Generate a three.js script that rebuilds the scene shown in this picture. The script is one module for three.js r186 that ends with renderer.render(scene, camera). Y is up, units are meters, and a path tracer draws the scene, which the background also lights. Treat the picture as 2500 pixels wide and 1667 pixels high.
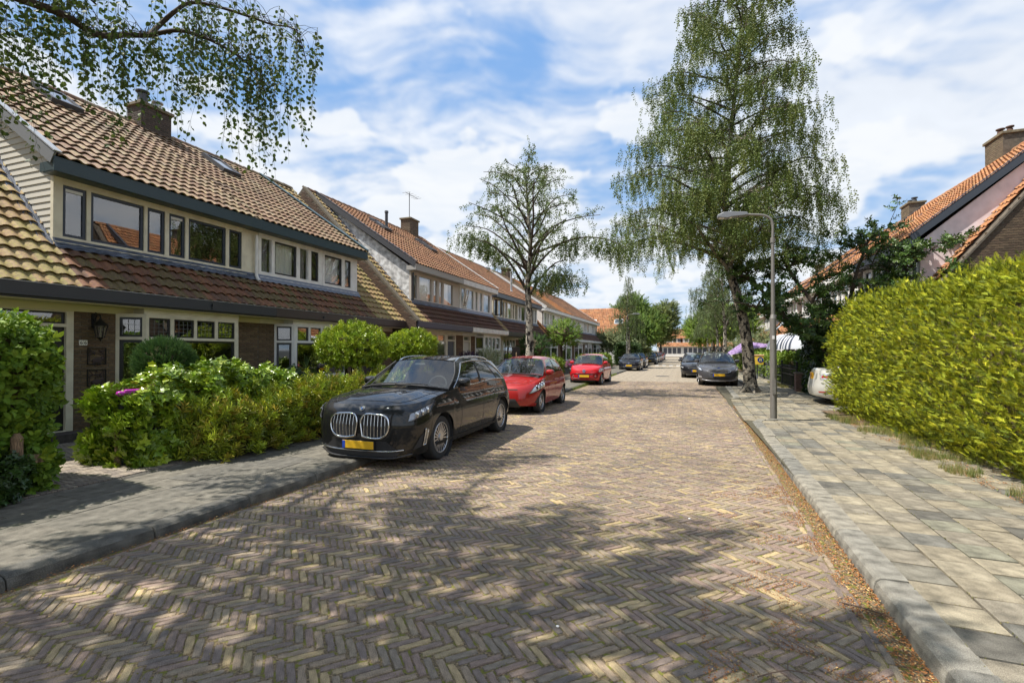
import * as THREE from 'three';
import { mergeGeometries, mergeVertices, toCreasedNormals } from 'three/addons/utils/BufferGeometryUtils.js';
import { RoundedBoxGeometry } from 'three/addons/geometries/RoundedBoxGeometry.js';

// ---------------------------------------------------------------- camera, sky, sun, exposure
// x = metres to the right of the camera across the street, y up, the street runs along -z
const scene = new THREE.Scene();
const camera = new THREE.PerspectiveCamera(70.43, 2500 / 1667, 0.1, 2500);
camera.position.set(0, 1.67, 0);
camera.rotation.order = 'YXZ';
camera.rotation.y = THREE.MathUtils.degToRad(19.54);
camera.rotation.x = THREE.MathUtils.degToRad(0.55);
camera.setViewOffset(2500, 1667, 0, -11, 2500, 1667);
const SUN = new THREE.Vector3(-0.455, 0.866, 0.225).normalize();
const renderer = new THREE.WebGLRenderer({ antialias: true });
renderer.toneMapping = THREE.LinearToneMapping;
renderer.toneMappingExposure = 1.66;
renderer.shadowMap.enabled = true;

// seeded random numbers and gradient noise
let seed_ = 12345;
const rnd = () => { seed_ = (seed_ + 0x6d2b79f5) | 0; let t = Math.imul(seed_ ^ (seed_ >>> 15), 1 | seed_); t = (t + Math.imul(t ^ (t >>> 7), 61 | t)) ^ t; return ((t ^ (t >>> 14)) >>> 0) / 4294967296; };
const reseed = (n) => { seed_ = n * 7919 + 17; };
const rr = (a, b) => a + (b - a) * rnd();
const pick = (a) => a[Math.floor(rnd() * a.length)];
const lerp = (a, b, t) => a + (b - a) * t, clamp = (x, a = 0, b = 1) => Math.min(b, Math.max(a, x));
const smooth = (a, b, x) => { const t = clamp((x - a) / (b - a)); return t * t * (3 - 2 * t); };
const PERM = new Uint8Array(512); { reseed(3); const p = [...Array(256).keys()]; for (let i = 255; i > 0; i--) { const j = Math.floor(rnd() * (i + 1)); [p[i], p[j]] = [p[j], p[i]]; } for (let i = 0; i < 512; i++) PERM[i] = p[i & 255]; }
const GX = [1, -1, 1, -1, 1.4, -1.4, 0, 0], GY = [1, 1, -1, -1, 0, 0, 1.4, -1.4];
function noise(x, y, per = 256) {            // about -0.7 .. 0.7, repeats every `per`
  const xf = Math.floor(x), yf = Math.floor(y), fx = x - xf, fy = y - yf;
  const m = (a) => ((a % per) + per) % per & 255, x0 = m(xf), x1 = m(xf + 1), y0 = m(yf), y1 = m(yf + 1);
  const g = (a, b, dx, dy) => { const h = PERM[PERM[a] + b] & 7; return GX[h] * dx + GY[h] * dy; };
  const u = fx * fx * fx * (fx * (fx * 6 - 15) + 10), v = fy * fy * fy * (fy * (fy * 6 - 15) + 10);
  return lerp(lerp(g(x0, y0, fx, fy), g(x1, y0, fx - 1, fy), u), lerp(g(x0, y1, fx, fy - 1), g(x1, y1, fx - 1, fy - 1), u), v);
}
function fbm(x, y, oct = 4, per = 256) { let s = 0, a = 0.5; for (let i = 0; i < oct; i++) { s += a * noise(x, y, per); x *= 2; y *= 2; per = Math.min(256, per * 2); a *= 0.5; } return s; }

{ // the sky: blue air with thin, rippled high cloud and a few low heaps; air and cloud only
  const W = 2048, H = 1024, data = new Float32Array(W * H * 4);
  for (let j = 0; j < H; j++) {
    const el = ((j + 0.5) / H - 0.5) * Math.PI, y = Math.sin(el), ce = Math.cos(el);
    for (let i = 0; i < W; i++) {
      const az = ((i + 0.5) / W - 0.5) * 2 * Math.PI, x = Math.cos(az) * ce, z = Math.sin(az) * ce, o = (j * W + i) * 4;
      const h = clamp(y), k = Math.pow(1 - h, 3.2);
      let r = lerp(0.17, 0.50, k), g = lerp(0.42, 0.74, k), b = lerp(0.88, 0.98, k);
      if (y > -0.02) {
        const d = 1 / (Math.max(y, 0) + 0.16), px = x * d, pz = z * d, a1 = 0.35, qx = px * Math.cos(a1) - pz * Math.sin(a1), qz = px * Math.sin(a1) + pz * Math.cos(a1);
        const wx = qx + 0.22 * fbm(qx * 1.6 + 3, qz * 1.6, 3), wz = qz + 0.22 * fbm(qx * 1.6, qz * 1.6 + 9, 3);
        const big = fbm(wx * 0.9 + 11.3, wz * 1.3 + 4.1, 5), fine = fbm(wx * 2.6 + 1.5, wz * 4.2, 6), rip = fbm(wx * 9 + 8, wz * 16, 4);
        let c = smooth(-0.40, 0.36, 0.8 * big + 0.55 * fine + 0.35 * rip + 0.04);
        c = clamp(0.10 + c * 0.84 + 0.12 * smooth(0.5, 0.0, y));
        const heap = fbm(az * 5.2 + 2.2, el * 9 + 7, 5) - Math.abs(el - 0.26) * 1.5 + 0.13;
        const cu = smooth(0.0, 0.13, heap);
        const wht = 1.02 + 0.16 * (fine * 0.6 + rip * 0.4);
        r = lerp(r, wht, c * 0.90); g = lerp(g, wht * 1.01, c * 0.90); b = lerp(b, wht * 1.03, c * 0.90);
        r = lerp(r, 1.05, cu * 0.8); g = lerp(g, 1.06, cu * 0.8); b = lerp(b, 1.07, cu * 0.8);
      } else { const t = smooth(-0.02, -0.2, y); r = lerp(r, 0.22, t); g = lerp(g, 0.22, t); b = lerp(b, 0.2, t); }
      data[o] = r * 0.55; data[o + 1] = g * 0.56; data[o + 2] = b * 0.57; data[o + 3] = 1;
    }
  }
  const t = new THREE.DataTexture(data, W, H, THREE.RGBAFormat, THREE.FloatType);
  t.mapping = THREE.EquirectangularReflectionMapping; t.magFilter = THREE.LinearFilter; t.needsUpdate = true;
  scene.background = t; scene.environment = t;
}
const sun = new THREE.DirectionalLight(new THREE.Color(1, 0.95, 0.87), 5);
sun.name = 'sun_light'; sun.position.copy(SUN).multiplyScalar(90); sun.castShadow = true; sun.shadow.radius = 1;
Object.assign(sun.shadow.camera, { left: -80, right: 80, top: 80, bottom: -80, near: 1, far: 260 });
sun.shadow.mapSize.set(4096, 4096);
scene.add(sun); sun.target.position.set(0, 0, -25); sun.position.add(sun.target.position); scene.add(sun.target); sun.target.name = 'sun_target';

// ---------------------------------------------------------------- helpers
const V3 = (x, y, z) => new THREE.Vector3(x, y, z);
const C = (r, g, b) => new THREE.Color().setRGB(r, g, b);
const used = new Map();
const numbered = (n) => { const k = used.get(n) ?? 0; used.set(n, k + 1); return k ? `${n}_${String(k).padStart(3, '0')}` : n; };
function plain(g) { // position, normal, uv only; no index
  if (g.index) g = g.toNonIndexed();
  if (!g.attributes.normal) g.computeVertexNormals();
  if (!g.attributes.uv) muv(g);
  for (const k of Object.keys(g.attributes)) if (!['position', 'normal', 'uv'].includes(k)) g.deleteAttribute(k);
  g.morphAttributes = {}; g.groups = [];
  return g;
}
function muv(g) { // uv in metres, by the way each face points
  const p = g.attributes.position, n = g.attributes.normal, uv = new Float32Array(p.count * 2);
  for (let i = 0; i < p.count; i++) {
    const ax = Math.abs(n.getX(i)), ay = Math.abs(n.getY(i)), az = Math.abs(n.getZ(i));
    if (ay >= ax && ay >= az) { uv[2 * i] = p.getX(i); uv[2 * i + 1] = p.getZ(i); } else if (ax >= az) { uv[2 * i] = p.getZ(i); uv[2 * i + 1] = p.getY(i); } else { uv[2 * i] = p.getX(i); uv[2 * i + 1] = p.getY(i); }
  }
  g.setAttribute('uv', new THREE.BufferAttribute(uv, 2)); return g;
}
const merge = (gs) => { gs = [].concat(gs).filter(Boolean); return gs.length === 1 ? plain(gs[0]) : mergeGeometries(gs.map(plain)); };
function mesh(name, gs, mat, parent, kind) {
  const m = new THREE.Mesh(gs.isBufferGeometry ? gs : merge(gs), mat); m.name = parent ? name : numbered(name);
  m.castShadow = m.receiveShadow = true; if (kind) m.userData.kind = kind; (parent ?? scene).add(m); return m;
}
function tag(o, label, category, group, kind) { o.userData.label = label; if (category) o.userData.category = category; if (group) o.userData.group = group; if (kind) o.userData.kind = kind; return o; }
function thing(name, label, category, group, x = 0, y = 0, z = 0, ry = 0) { const o = new THREE.Group(); o.name = numbered(name); o.position.set(x, y, z); o.rotation.y = ry; scene.add(o); return tag(o, label, category, group); }
const box = (w, h, d, x = 0, y = 0, z = 0) => muv(new THREE.BoxGeometry(w, h, d).translate(x, y, z));
const span = (x0, x1, y0, y1, z0, z1) => box(Math.abs(x1 - x0), Math.abs(y1 - y0), Math.abs(z1 - z0), (x0 + x1) / 2, (y0 + y1) / 2, (z0 + z1) / 2);
const rbox = (w, h, d, r, x = 0, y = 0, z = 0, s = 2) => muv(new RoundedBoxGeometry(w, h, d, s, r).translate(x, y, z));
const cyl = (r0, r1, h, x, y, z, n = 12) => new THREE.CylinderGeometry(r1, r0, h, n).translate(x, y + h / 2, z);
const tube = (pts, r, n = 6, seg) => new THREE.TubeGeometry(new THREE.CatmullRomCurve3(pts, false, 'centripetal'), seg ?? Math.max(2, pts.length * 2), r, n);
function taper(pts, r0, r1, n = 6, per = 3, pow = 1) { // a tapering limb through pts, open at the ends
  const cv = new THREE.CatmullRomCurve3(pts, false, 'centripetal'), seg = Math.max(2, (pts.length - 1) * per), P = [], N = [], U = [], I = [];
  const L = cv.getLength(); let up = V3(0.31, 0.2, 0.93);
  for (let i = 0; i <= seg; i++) {
    const t = i / seg, c = cv.getPoint(t), d = cv.getTangent(t), a = V3().crossVectors(d, up).normalize(), b = V3().crossVectors(a, d), r = lerp(r0, r1, Math.pow(t, pow));
    for (let j = 0; j <= n; j++) { const w = (j / n) * 2 * Math.PI, q = a.clone().multiplyScalar(Math.cos(w)).addScaledVector(b, Math.sin(w)); P.push(c.x + q.x * r, c.y + q.y * r, c.z + q.z * r); N.push(q.x, q.y, q.z); U.push((j / n) * 2 * Math.PI * r0, t * L); }
  }
  for (let i = 0; i < seg; i++) for (let j = 0; j < n; j++) { const a = i * (n + 1) + j, b = a + n + 1; I.push(a, b, a + 1, b, b + 1, a + 1); }
  const g = new THREE.BufferGeometry(); g.setAttribute('position', new THREE.Float32BufferAttribute(P, 3)); g.setAttribute('normal', new THREE.Float32BufferAttribute(N, 3)); g.setAttribute('uv', new THREE.Float32BufferAttribute(U, 2)); g.setIndex(I); return g;
}
function grid(f, nu, nv) { // smooth surface from f(u, v) -> [x, y, z]
  const P = [], U = [], I = [];
  for (let j = 0; j <= nv; j++) for (let i = 0; i <= nu; i++) { const p = f(i / nu, j / nv); P.push(p[0], p[1], p[2]); U.push(i / nu, j / nv); }
  for (let j = 0; j < nv; j++) for (let i = 0; i < nu; i++) { const a = j * (nu + 1) + i, b = a + nu + 1; I.push(a, a + 1, b + 1, a, b + 1, b); }
  const g = new THREE.BufferGeometry(); g.setAttribute('position', new THREE.Float32BufferAttribute(P, 3)); g.setAttribute('uv', new THREE.Float32BufferAttribute(U, 2)); g.setIndex(I); g.computeVertexNormals(); return g;
}
const poly = (pts, depth, bevel = 0) => { const s = new THREE.Shape(pts.map(([x, y]) => new THREE.Vector2(x, y))); return new THREE.ExtrudeGeometry(s, { depth, bevelEnabled: bevel > 0, bevelSize: bevel, bevelThickness: bevel, bevelSegments: 1 }); };
const M4 = (x, y, z, rx = 0, ry = 0, rz = 0, s = 1, sy, sz) => new THREE.Matrix4().compose(V3(x, y, z), new THREE.Quaternion().setFromEuler(new THREE.Euler(rx, ry, rz, 'YXZ')), V3(s, sy ?? s, sz ?? s));
function inst(name, geo, mat, ms, cols, parent, kind = 'stuff') {
  const m = new THREE.InstancedMesh(geo, mat, ms.length); m.name = parent ? name : numbered(name);
  ms.forEach((x, i) => m.setMatrixAt(i, x)); if (cols) cols.forEach((c, i) => m.setColorAt(i, c));
  m.castShadow = m.receiveShadow = true; m.userData.kind = kind; (parent ?? scene).add(m); return m;
}
function tex(w, h, f, repeat = 1, srgb = true) { // f(i, j) -> [r, g, b] 0..1 display values
  const d = new Uint8Array(w * h * 4); let o = 0;
  for (let j = 0; j < h; j++) for (let i = 0; i < w; i++) { const c = f(i, j); d[o++] = clamp(c[0]) * 255; d[o++] = clamp(c[1]) * 255; d[o++] = clamp(c[2]) * 255; d[o++] = 255; }
  const t = new THREE.DataTexture(d, w, h); t.wrapS = t.wrapT = THREE.RepeatWrapping; t.magFilter = THREE.LinearFilter; if (srgb) t.colorSpace = THREE.SRGBColorSpace; t.repeat.set(repeat, repeat); t.needsUpdate = true; return t;
}
const again = (t, rx, ry = rx) => { const c = t.clone(); c.repeat.set(rx, ry); c.needsUpdate = true; return c; };
const grain = (lo, hi, cells, oct, warm = 0) => tex(256, 256, (i, j) => { const n = fbm(i / 256 * cells, j / 256 * cells, oct, cells) * 1.1 + 0.5, v = lerp(lo, hi, clamp(n)); return [v, v * (1 - warm * 0.5), v * (1 - warm)]; });
const speck = tex(512, 512, (i, j) => { const a = fbm(i / 512 * 6, j / 512 * 6, 4, 6), f = fbm(i / 512 * 90, j / 512 * 90, 2, 90); const v = 0.84 + 0.26 * a + 0.42 * f + (rnd() - 0.5) * 0.12; return [v, v * 0.99, v * 0.97]; });
const speckB = tex(256, 256, (i, j) => { const f = fbm(i / 256 * 60, j / 256 * 60, 2, 60) + rnd() * 0.25; const v = 0.5 + f * 0.8; return [v, v, v]; }, 1, false);
const soft = grain(0.93, 1.03, 8, 5, 0.02);
const mat = (c, rough = 0.8, o = {}) => new THREE.MeshStandardMaterial({ color: c, roughness: rough, ...o });
const phys = (c, rough, o = {}) => new THREE.MeshPhysicalMaterial({ color: c, roughness: rough, ...o });
// ---------------------------------------------------------------- ground, street, pavements
const KX = (d) => 1.13 + 0.025 * d;          // road side of the right kerb, by distance d along the street
const KL = -4.42;                            // road side of the left kerb
const uneven = (x, z) => 0.014 * noise(x * 0.55 + 40, z * 0.45 + 7) + 0.006 * noise(x * 1.9, z * 1.7 + 31);
const flat = (x0, x1, y, d0, d1, nx = 1, nd = 1, f) => grid((u, v) => { const x = lerp(x0, x1, u), d = lerp(d0, d1, v); return [x, y + (f ? f(x, -d) : 0), -d]; }, nx, nd);
{
  const earth = tex(512, 512, (i, j) => { const n = fbm(i / 512 * 8, j / 512 * 8, 5, 8), f = fbm(i / 512 * 64, j / 512 * 64, 2, 64), v = 0.5 + n * 0.5 + f * 0.4; return [0.36 * v + 0.12, 0.32 * v + 0.11, 0.24 * v + 0.07]; }, 0.5);
  const g = flat(-600, 600, -0.03, -60, 1400); muv(g);
  tag(mesh('ground', [g], mat(0xffffff, 1, { map: earth })), 'bare brown ground under the street and gardens', 'ground', undefined, 'structure');
}
let tuftG;
const road = thing('road', 'herringbone brick street of brown, purple and ochre clinkers', 'road'); road.userData.kind = 'structure';
{
  // bed of sand and moss in the joints, then the bricks one by one
  const bedT = tex(512, 512, (i, j) => { const n = fbm(i / 512 * 22, j / 512 * 22, 4, 22), f = fbm(i / 512 * 100, j / 512 * 100, 2, 100); const m = smooth(0.02, 0.3, n); const v = 0.40 + f * 0.4; return [lerp(v * 1.08, 0.42, m), lerp(v * 0.93, 0.42, m), lerp(v * 0.70, 0.16, m)]; }, 0.9);
  const bed = flat(-5.4, 3.3, -0.005, -6, 27, 70, 240, uneven); muv(bed); mesh('joint_bed', [bed], mat(0xffffff, 1, { map: bedT }), road);
  // far along the street the bricks are too small to tell apart
  const farT = tex(512, 512, (i, j) => {
    const b = PERM[(PERM[(i >> 2) & 255] + (j >> 3)) & 511] / 255, n = fbm(i / 512 * 10, j / 512 * 10, 4, 10), v = 0.515 + (b - 0.5) * 0.17 + n * 0.14;
    return [v * 1.04, v * 0.955, v * 0.82];
  }, 0.42);
  const fr = flat(-5.6, 4.2, -0.004, 27, 260); muv(fr); mesh('distant_paving', [fr], mat(0xffffff, 0.86, { map: farT, bumpMap: again(speckB, 3), bumpScale: 0.006 }), road);
  const variants = [];
  reseed(11);
  for (let k = 0; k < 8; k++) { // a worn clinker: chipped outline, rounded arris, slightly hollow top
    const L = 0.0955, Wd = 0.0215, out = [], n = 7;
    for (let i = 0; i < n; i++) out.push([lerp(-L, L, i / (n - 1)), -Wd]);
    for (let i = 0; i < n; i++) out.push([lerp(L, -L, i / (n - 1)), Wd]);
    for (let i = 0; i < out.length; i++) { const end = i % n === 0 || i % n === n - 1; out[i][0] += (end ? -Math.sign(out[i][0]) * rr(0, 0.007) : rr(-0.004, 0.004)); out[i][1] += rr(-0.0022, 0.0015) * Math.sign(out[i][1]) - (end ? rr(0, 0.004) * Math.sign(out[i][1]) : 0); if (rnd() < 0.06) out[i][1] *= 0.72; }
    const P = [], I = [], m = out.length, ring = (s, y, e) => { for (const [a, b] of out) P.push(a - Math.sign(a) * s, y + rr(-e, e), b - Math.sign(b) * s); };
    ring(-0.0015, -0.03, 0); ring(0, -0.0045, 0.0008); ring(0.0032, 0, 0.0007);
    P.push(-L * 0.5, 0.0008, 0, 0, 0.0002, 0, L * 0.5, 0.0008, 0);
    for (let r = 0; r < 2; r++) for (let i = 0; i < m; i++) { const a = r * m + i, b = r * m + (i + 1) % m; I.push(a, a + m, b, b, a + m, b + m); }
    const c0 = 3 * m, top = 2 * m, near = (i) => { const x = out[i][0]; return x < -L * 0.34 ? c0 : x > L * 0.34 ? c0 + 2 : c0 + 1; };
    for (let i = 0; i < m; i++) { const j = (i + 1) % m; I.push(top + i, near(i), top + j); if (near(i) !== near(j)) I.push(near(i), near(j), top + j); }
    let g = new THREE.BufferGeometry(); g.setAttribute('position', new THREE.Float32BufferAttribute(P, 3)); g.setIndex(I); g = g.toNonIndexed(); g.computeVertexNormals();
    // soften the top only
    g = toCreasedNormals(g, 0.35); muv(g); variants.push(g);
  }
  const bt = again(speck, 2.2); const brickMat = mat(0xffffff, 0.72, { map: bt, bumpMap: again(speckB, 5), bumpScale: 0.0016 });
  const tones = [[0.235, 0.185, 0.165], [0.20, 0.165, 0.155], [0.265, 0.225, 0.175], [0.33, 0.275, 0.175], [0.225, 0.195, 0.165], [0.185, 0.15, 0.14], [0.29, 0.235, 0.18], [0.25, 0.19, 0.17], [0.40, 0.32, 0.19], [0.165, 0.145, 0.14]];
  const toneW = [0, 0, 1, 1, 2, 2, 4, 4, 5, 6, 6, 7, 7, 0, 1, 3, 4, 6, 2, 0, 8, 3, 9, 7];
  const W = 0.0516, n = 4, S = Math.SQRT1_2, list = [];
  const put = (a, b, turn) => { // brick grid (a, b) is the street turned by 45 degrees
    const x = (a - b) * S * W - 1.5, d = (a + b) * S * W;
    if (d < 1.1 || d > 27.3) return;
    const right = d > 23.6 ? 3.1 : KX(d) - 0.25, edge = x < KL + 0.16 || x > right;
    if (x < KL + 0.1 || x > right + 0.03) return;
    const u = x * Math.cos(0.341) + d * Math.sin(0.341), zc = -x * Math.sin(0.341) + d * Math.cos(0.341);
    if (zc < 0.6 || Math.abs(u) > zc * 1.2 + 0.5) return;
    list.push([x, d, turn + (edge ? 0.04 : 0), zc]);
  };
  for (let a = -120; a < 520; a++) for (let b = -120; b < 520; b++) {
    const k = (((a + b) % (2 * n)) + 2 * n) % (2 * n);
    if (k === 0) put(a + n / 2, b + 0.5, 0); else if (k === n) put(a + 0.5, b + n / 2, 1);
  }
  // two courses laid lengthwise along the right kerb, one along the left
  for (const off of [0.215, 0.16]) for (let d = 1.5; d < 23.5; d += 0.203) list.push([KX(d) - off, d + (off === 0.16 ? 0.1 : 0), 2, d]);
  for (let d = 0.6; d < 20; d += 0.203) list.push([KL + 0.075, d, 2, d]);
  list.sort((p, q) => p[3] - q[3]);
  reseed(21);
  const shared = tones.map((t) => { const m = brickMat.clone(); m.color.setRGB(t[0] * 1.29, t[1] * 1.22, t[2] * 1.09); return m; });
  const mats = variants.map(() => []), cols = variants.map(() => []);
  let singles = 0;
  for (const [x, d, turn, zc] of list) {
    // the bricks' long side runs along +45 or -45 degrees to the street
    const ang = turn >= 2 ? Math.PI / 2 - 0.025 : (turn < 0.5 ? Math.PI / 4 : -Math.PI / 4), v = Math.floor(rnd() * variants.length), j = pick(toneW), y = uneven(x, -d) + rr(-0.0035, 0.0035);
    const m = M4(x + rr(-0.003, 0.003), y, -d + rr(-0.003, 0.003), rr(-0.018, 0.018), ang + rr(-0.028, 0.028) + (rnd() < 0.5 ? Math.PI : 0), rr(-0.014, 0.014));
    const st = 1 + 0.5 * fbm(x * 0.7 + 2, d * 0.45 + 5, 4), lum = rr(0.87, 1.13) * st;
    const inView = Math.abs(x * Math.cos(0.341) + d * Math.sin(0.341)) < zc * 1.02 && zc > 2.3 && x < 1.3;
    if (inView && singles < 300) { const o = new THREE.Mesh(variants[v], shared[j]); o.name = 'brick'; o.applyMatrix4(m); o.castShadow = o.receiveShadow = true; road.add(o); singles++; } else { mats[v].push(m); cols[v].push(C(tones[j][0] * lum * 1.29, tones[j][1] * lum * 1.22, tones[j][2] * lum * 1.09)); }
  }
  variants.forEach((g, i) => inst('brick_paving', g, brickMat, mats[i], cols[i], road));
  // moss and tiny weeds growing in the joints of the nearer bricks
  const blade = []; reseed(31);
  for (let k = 0; k < 9; k++) { const a = rr(0, 6.28), l = rr(0.008, 0.02), t = rr(0.3, 1.1); const g = new THREE.BufferGeometry(), dx = Math.cos(a), dz = Math.sin(a), w = 0.0022; g.setAttribute('position', new THREE.Float32BufferAttribute([-dz * w, 0, dx * w, dz * w, 0, -dx * w, dx * l * Math.sin(t), l * Math.cos(t), dz * l * Math.sin(t)], 3)); g.computeVertexNormals(); blade.push(muv(g)); }
  const tuft = tuftG = merge(blade), mm = [], mc = [];
  for (let k = 0; k < 5200; k++) {
    const d = 1.6 + Math.pow(rnd(), 1.5) * 12, x = rr(KL, KX(d)), patch = fbm(x * 1.3 + 5, d * 1.3, 3); if (patch < -0.05 + rnd() * 0.25 - 0.12) continue;
    for (let q = 0; q < 3; q++) { const px = x + rr(-0.05, 0.05), pd = d + rr(-0.05, 0.05); mm.push(M4(px, uneven(px, -pd) - 0.009, -pd, 0, rr(0, 6.28), 0, rr(0.5, 1.15))); const t = rnd(); mc.push(C(lerp(0.22, 0.36, t), lerp(0.23, 0.30, t), lerp(0.05, 0.10, t))); }
  }
  inst('moss', tuft, mat(0xffffff, 0.95, { side: THREE.DoubleSide }), mm, mc, road);
  // white give-way blocks on the raised crossing far down the street
  for (let k = 0; k < 6; k++) mesh('white_marking', [flat(-3.0 + k * 0.75, -2.62 + k * 0.75, 0.003, 56, 57.2)], mat(C(0.72, 0.72, 0.7), 0.7), road);
  mesh('manhole_cover', [new THREE.CylinderGeometry(0.42, 0.42, 0.02, 24).translate(-1.3, 0, -33)], mat(C(0.09, 0.085, 0.08), 0.6, { metalness: 0.6 }), road);
}
// kerbs and pavements
const concT = tex(512, 512, (i, j) => { const a = fbm(i / 512 * 5, j / 512 * 5, 5, 5), f = fbm(i / 512 * 128, j / 512 * 128, 1, 128), p = rnd(); let v = 0.82 + 0.36 * a + 0.5 * f; if (p < 0.09) v *= 0.55; if (p > 0.94) v *= 1.3; return [v * 1.0, v * 0.985, v * 0.945]; });
const conc = (c, k = 1.3) => mat(c, 0.88, { map: again(concT, k), bumpMap: again(speckB, 6), bumpScale: 0.0015 });
const kerbMats = [conc(C(0.29, 0.28, 0.25), 1.8), conc(C(0.24, 0.235, 0.215), 1.8), conc(C(0.33, 0.31, 0.265), 1.8)];
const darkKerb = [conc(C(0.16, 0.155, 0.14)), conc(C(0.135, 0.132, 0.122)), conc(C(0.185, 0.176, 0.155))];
function kerbGeo(len, w = 0.2, side = 1) { // profile across x: sloping face with a rounded arris; side 1 = road on the left
  const pr = [[0.0, -0.1], [0.012, 0.045], [0.022, 0.078], [0.045, 0.096], [0.075, 0.1], [w, 0.1], [w, -0.1]], s = new THREE.Shape(pr.map(([x, y]) => new THREE.Vector2(x * side, y)));
  const g = new THREE.ExtrudeGeometry(s, { depth: len - 0.02, bevelEnabled: true, bevelSize: 0.006, bevelThickness: 0.006, bevelSegments: 2 }).translate(0, 0, -len + 0.01);
  return muv(plain(g));
}
const pavR = thing('right_pavement', 'pavement of mixed grey and beige concrete tiles beside the tall yellow hedge', 'pavement'); pavR.userData.kind = 'structure';
const pavL = thing('left_pavement', 'grey concrete tile pavement in front of the clipped hedges', 'pavement'); pavL.userData.kind = 'structure';
{
  reseed(41);
  const kg = kerbGeo(1.0), kgl = kerbGeo(1.0, 0.2, -1);
  for (let d = 1.0; d < 11.9; d += 1.0) { const o = mesh('kerb_stone', kg, pick(kerbMats), pavR); o.position.set(KX(d) + rr(-0.012, 0.012), rr(-0.012, 0.008), -d); o.rotation.y = -0.025 + rr(-0.012, 0.012); }
  // the kerb rounds off at the driveway by the lamp post, starts again beyond it and turns in front of the parked grey car
  const turn = (x, d, a, l, y = 0) => { const o = mesh('kerb_stone', kerbGeo(l), pick(kerbMats), pavR); o.position.set(x, y, -d); o.rotation.y = a; };
  turn(KX(12), 12.0, -0.35, 0.42); turn(KX(12) + 0.15, 12.4, -1.0, 0.4, -0.012); turn(KX(12) + 0.5, 12.62, -1.45, 0.5, -0.04);
  turn(KX(17.6) + 0.1, 17.6, 1.1, 0.3, -0.03);
  for (let d = 17.9; d < 23; d += 1.0) turn(KX(d), d, -0.025, Math.min(1, 23.3 - d));
  for (let x = 1.8; x < 3; x += 0.8) { const o = mesh('kerb_stone', kerbGeo(0.8), pick(kerbMats), pavR); o.position.set(x, 0, -23.35); o.rotation.y = -Math.PI / 2; }
  for (let d = 24; d < 60; d += 1) { const o = mesh('kerb_stone', kg, pick(kerbMats), pavR); o.position.set(2.75, 0, -d); }
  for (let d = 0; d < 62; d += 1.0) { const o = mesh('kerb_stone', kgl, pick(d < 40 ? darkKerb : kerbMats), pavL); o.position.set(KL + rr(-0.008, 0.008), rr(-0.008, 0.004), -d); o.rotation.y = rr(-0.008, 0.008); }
  // beds under the tiles
  const drop = (d) => -0.07 * smooth(11.9, 13.0, d) * (1 - smooth(16.6, 17.8, d));
  const sand = mat(C(0.10, 0.09, 0.055), 1, { map: again(speck, 1.5) });
  const bR = flat(1.32, 4.4, 0.075, 0, 23.4, 4, 80, (x, z) => drop(-z)), bR2 = flat(2.95, 6.6, 0.075, 23.4, 140), bL = flat(-4.62, -6.45, 0.085, 0, 62);
  for (const g of [bR, bR2, bL]) muv(g);
  mesh('sand_bed', [bR, bR2], sand, pavR); mesh('sand_bed', [bL], sand, pavL);
  // 30 cm tiles in half bond along the right pavement; they sink to street level at the driveway
  const tileMats = [[0.335, 0.295, 0.22], [0.365, 0.325, 0.245], [0.30, 0.27, 0.215], [0.255, 0.24, 0.20], [0.20, 0.195, 0.175], [0.40, 0.355, 0.265], [0.155, 0.148, 0.13], [0.275, 0.27, 0.21]].map((c) => conc(C(...c), 1.7));
  const wgt = [0, 0, 0, 1, 1, 2, 2, 2, 3, 3, 4, 5, 5, 0, 1, 6, 3, 7];
  const tg = [0, 1, 2].map((k) => { const g = rbox(0.289, 0.05, 0.289, 0.006, 0, -0.025, 0, 1); const uv = g.attributes.uv; for (let i = 0; i < uv.count; i++) uv.setXY(i, uv.getX(i) + k * 0.37, uv.getY(i) + k * 0.21); return g; });
  const all = [];
  for (let c = 0; c < 9; c++) for (let d = 1.2; d < 40; d += 0.3) {
    const dd = d + (c % 2) * 0.15, x = KX(dd) + 0.2 + 0.152 + c * 0.3; if (x > 4.1 && dd < 16) continue; if (dd > 23.2 && x < 3.05) continue;
    const rx = x * Math.cos(0.341) + dd * Math.sin(0.341), zc = -x * Math.sin(0.341) + dd * Math.cos(0.341); if (zc < 0.5 || rx > zc * 1.15 + 0.3) continue;
    all.push([x, dd, zc]);
  }
  for (let c = -1; c < 1; c++) for (let d = 12.75; d < 17.5; d += 0.3) all.push([KX(d) + 0.2 + 0.152 + c * 0.3 - (c < 0 ? 0 : 0), d, d]);
  all.sort((a, b) => a[2] - b[2]);
  const rest = tileMats.map(() => []);
  let near = 0;
  for (const [x, d, zc] of all) {
    const k = pick(wgt), root = Math.hypot(x - 2.34, d - 20.1) < 1.2 ? 2.5 : 1, m = M4(x + rr(-0.002, 0.002), 0.1 + drop(d) + rr(-0.003, 0.003) * root + (root > 1 ? 0.015 : 0), -d, rr(-0.006, 0.006) * root * 3, -0.025 + rr(-0.006, 0.006) * root, rr(-0.006, 0.006) * root * 3);
    if (zc > 2.4 && near < 300) { const o = new THREE.Mesh(pick(tg), tileMats[k]); o.name = 'paving_tile'; o.applyMatrix4(m); o.receiveShadow = o.castShadow = true; pavR.add(o); near++; } else rest[k].push(m);
  }
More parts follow.
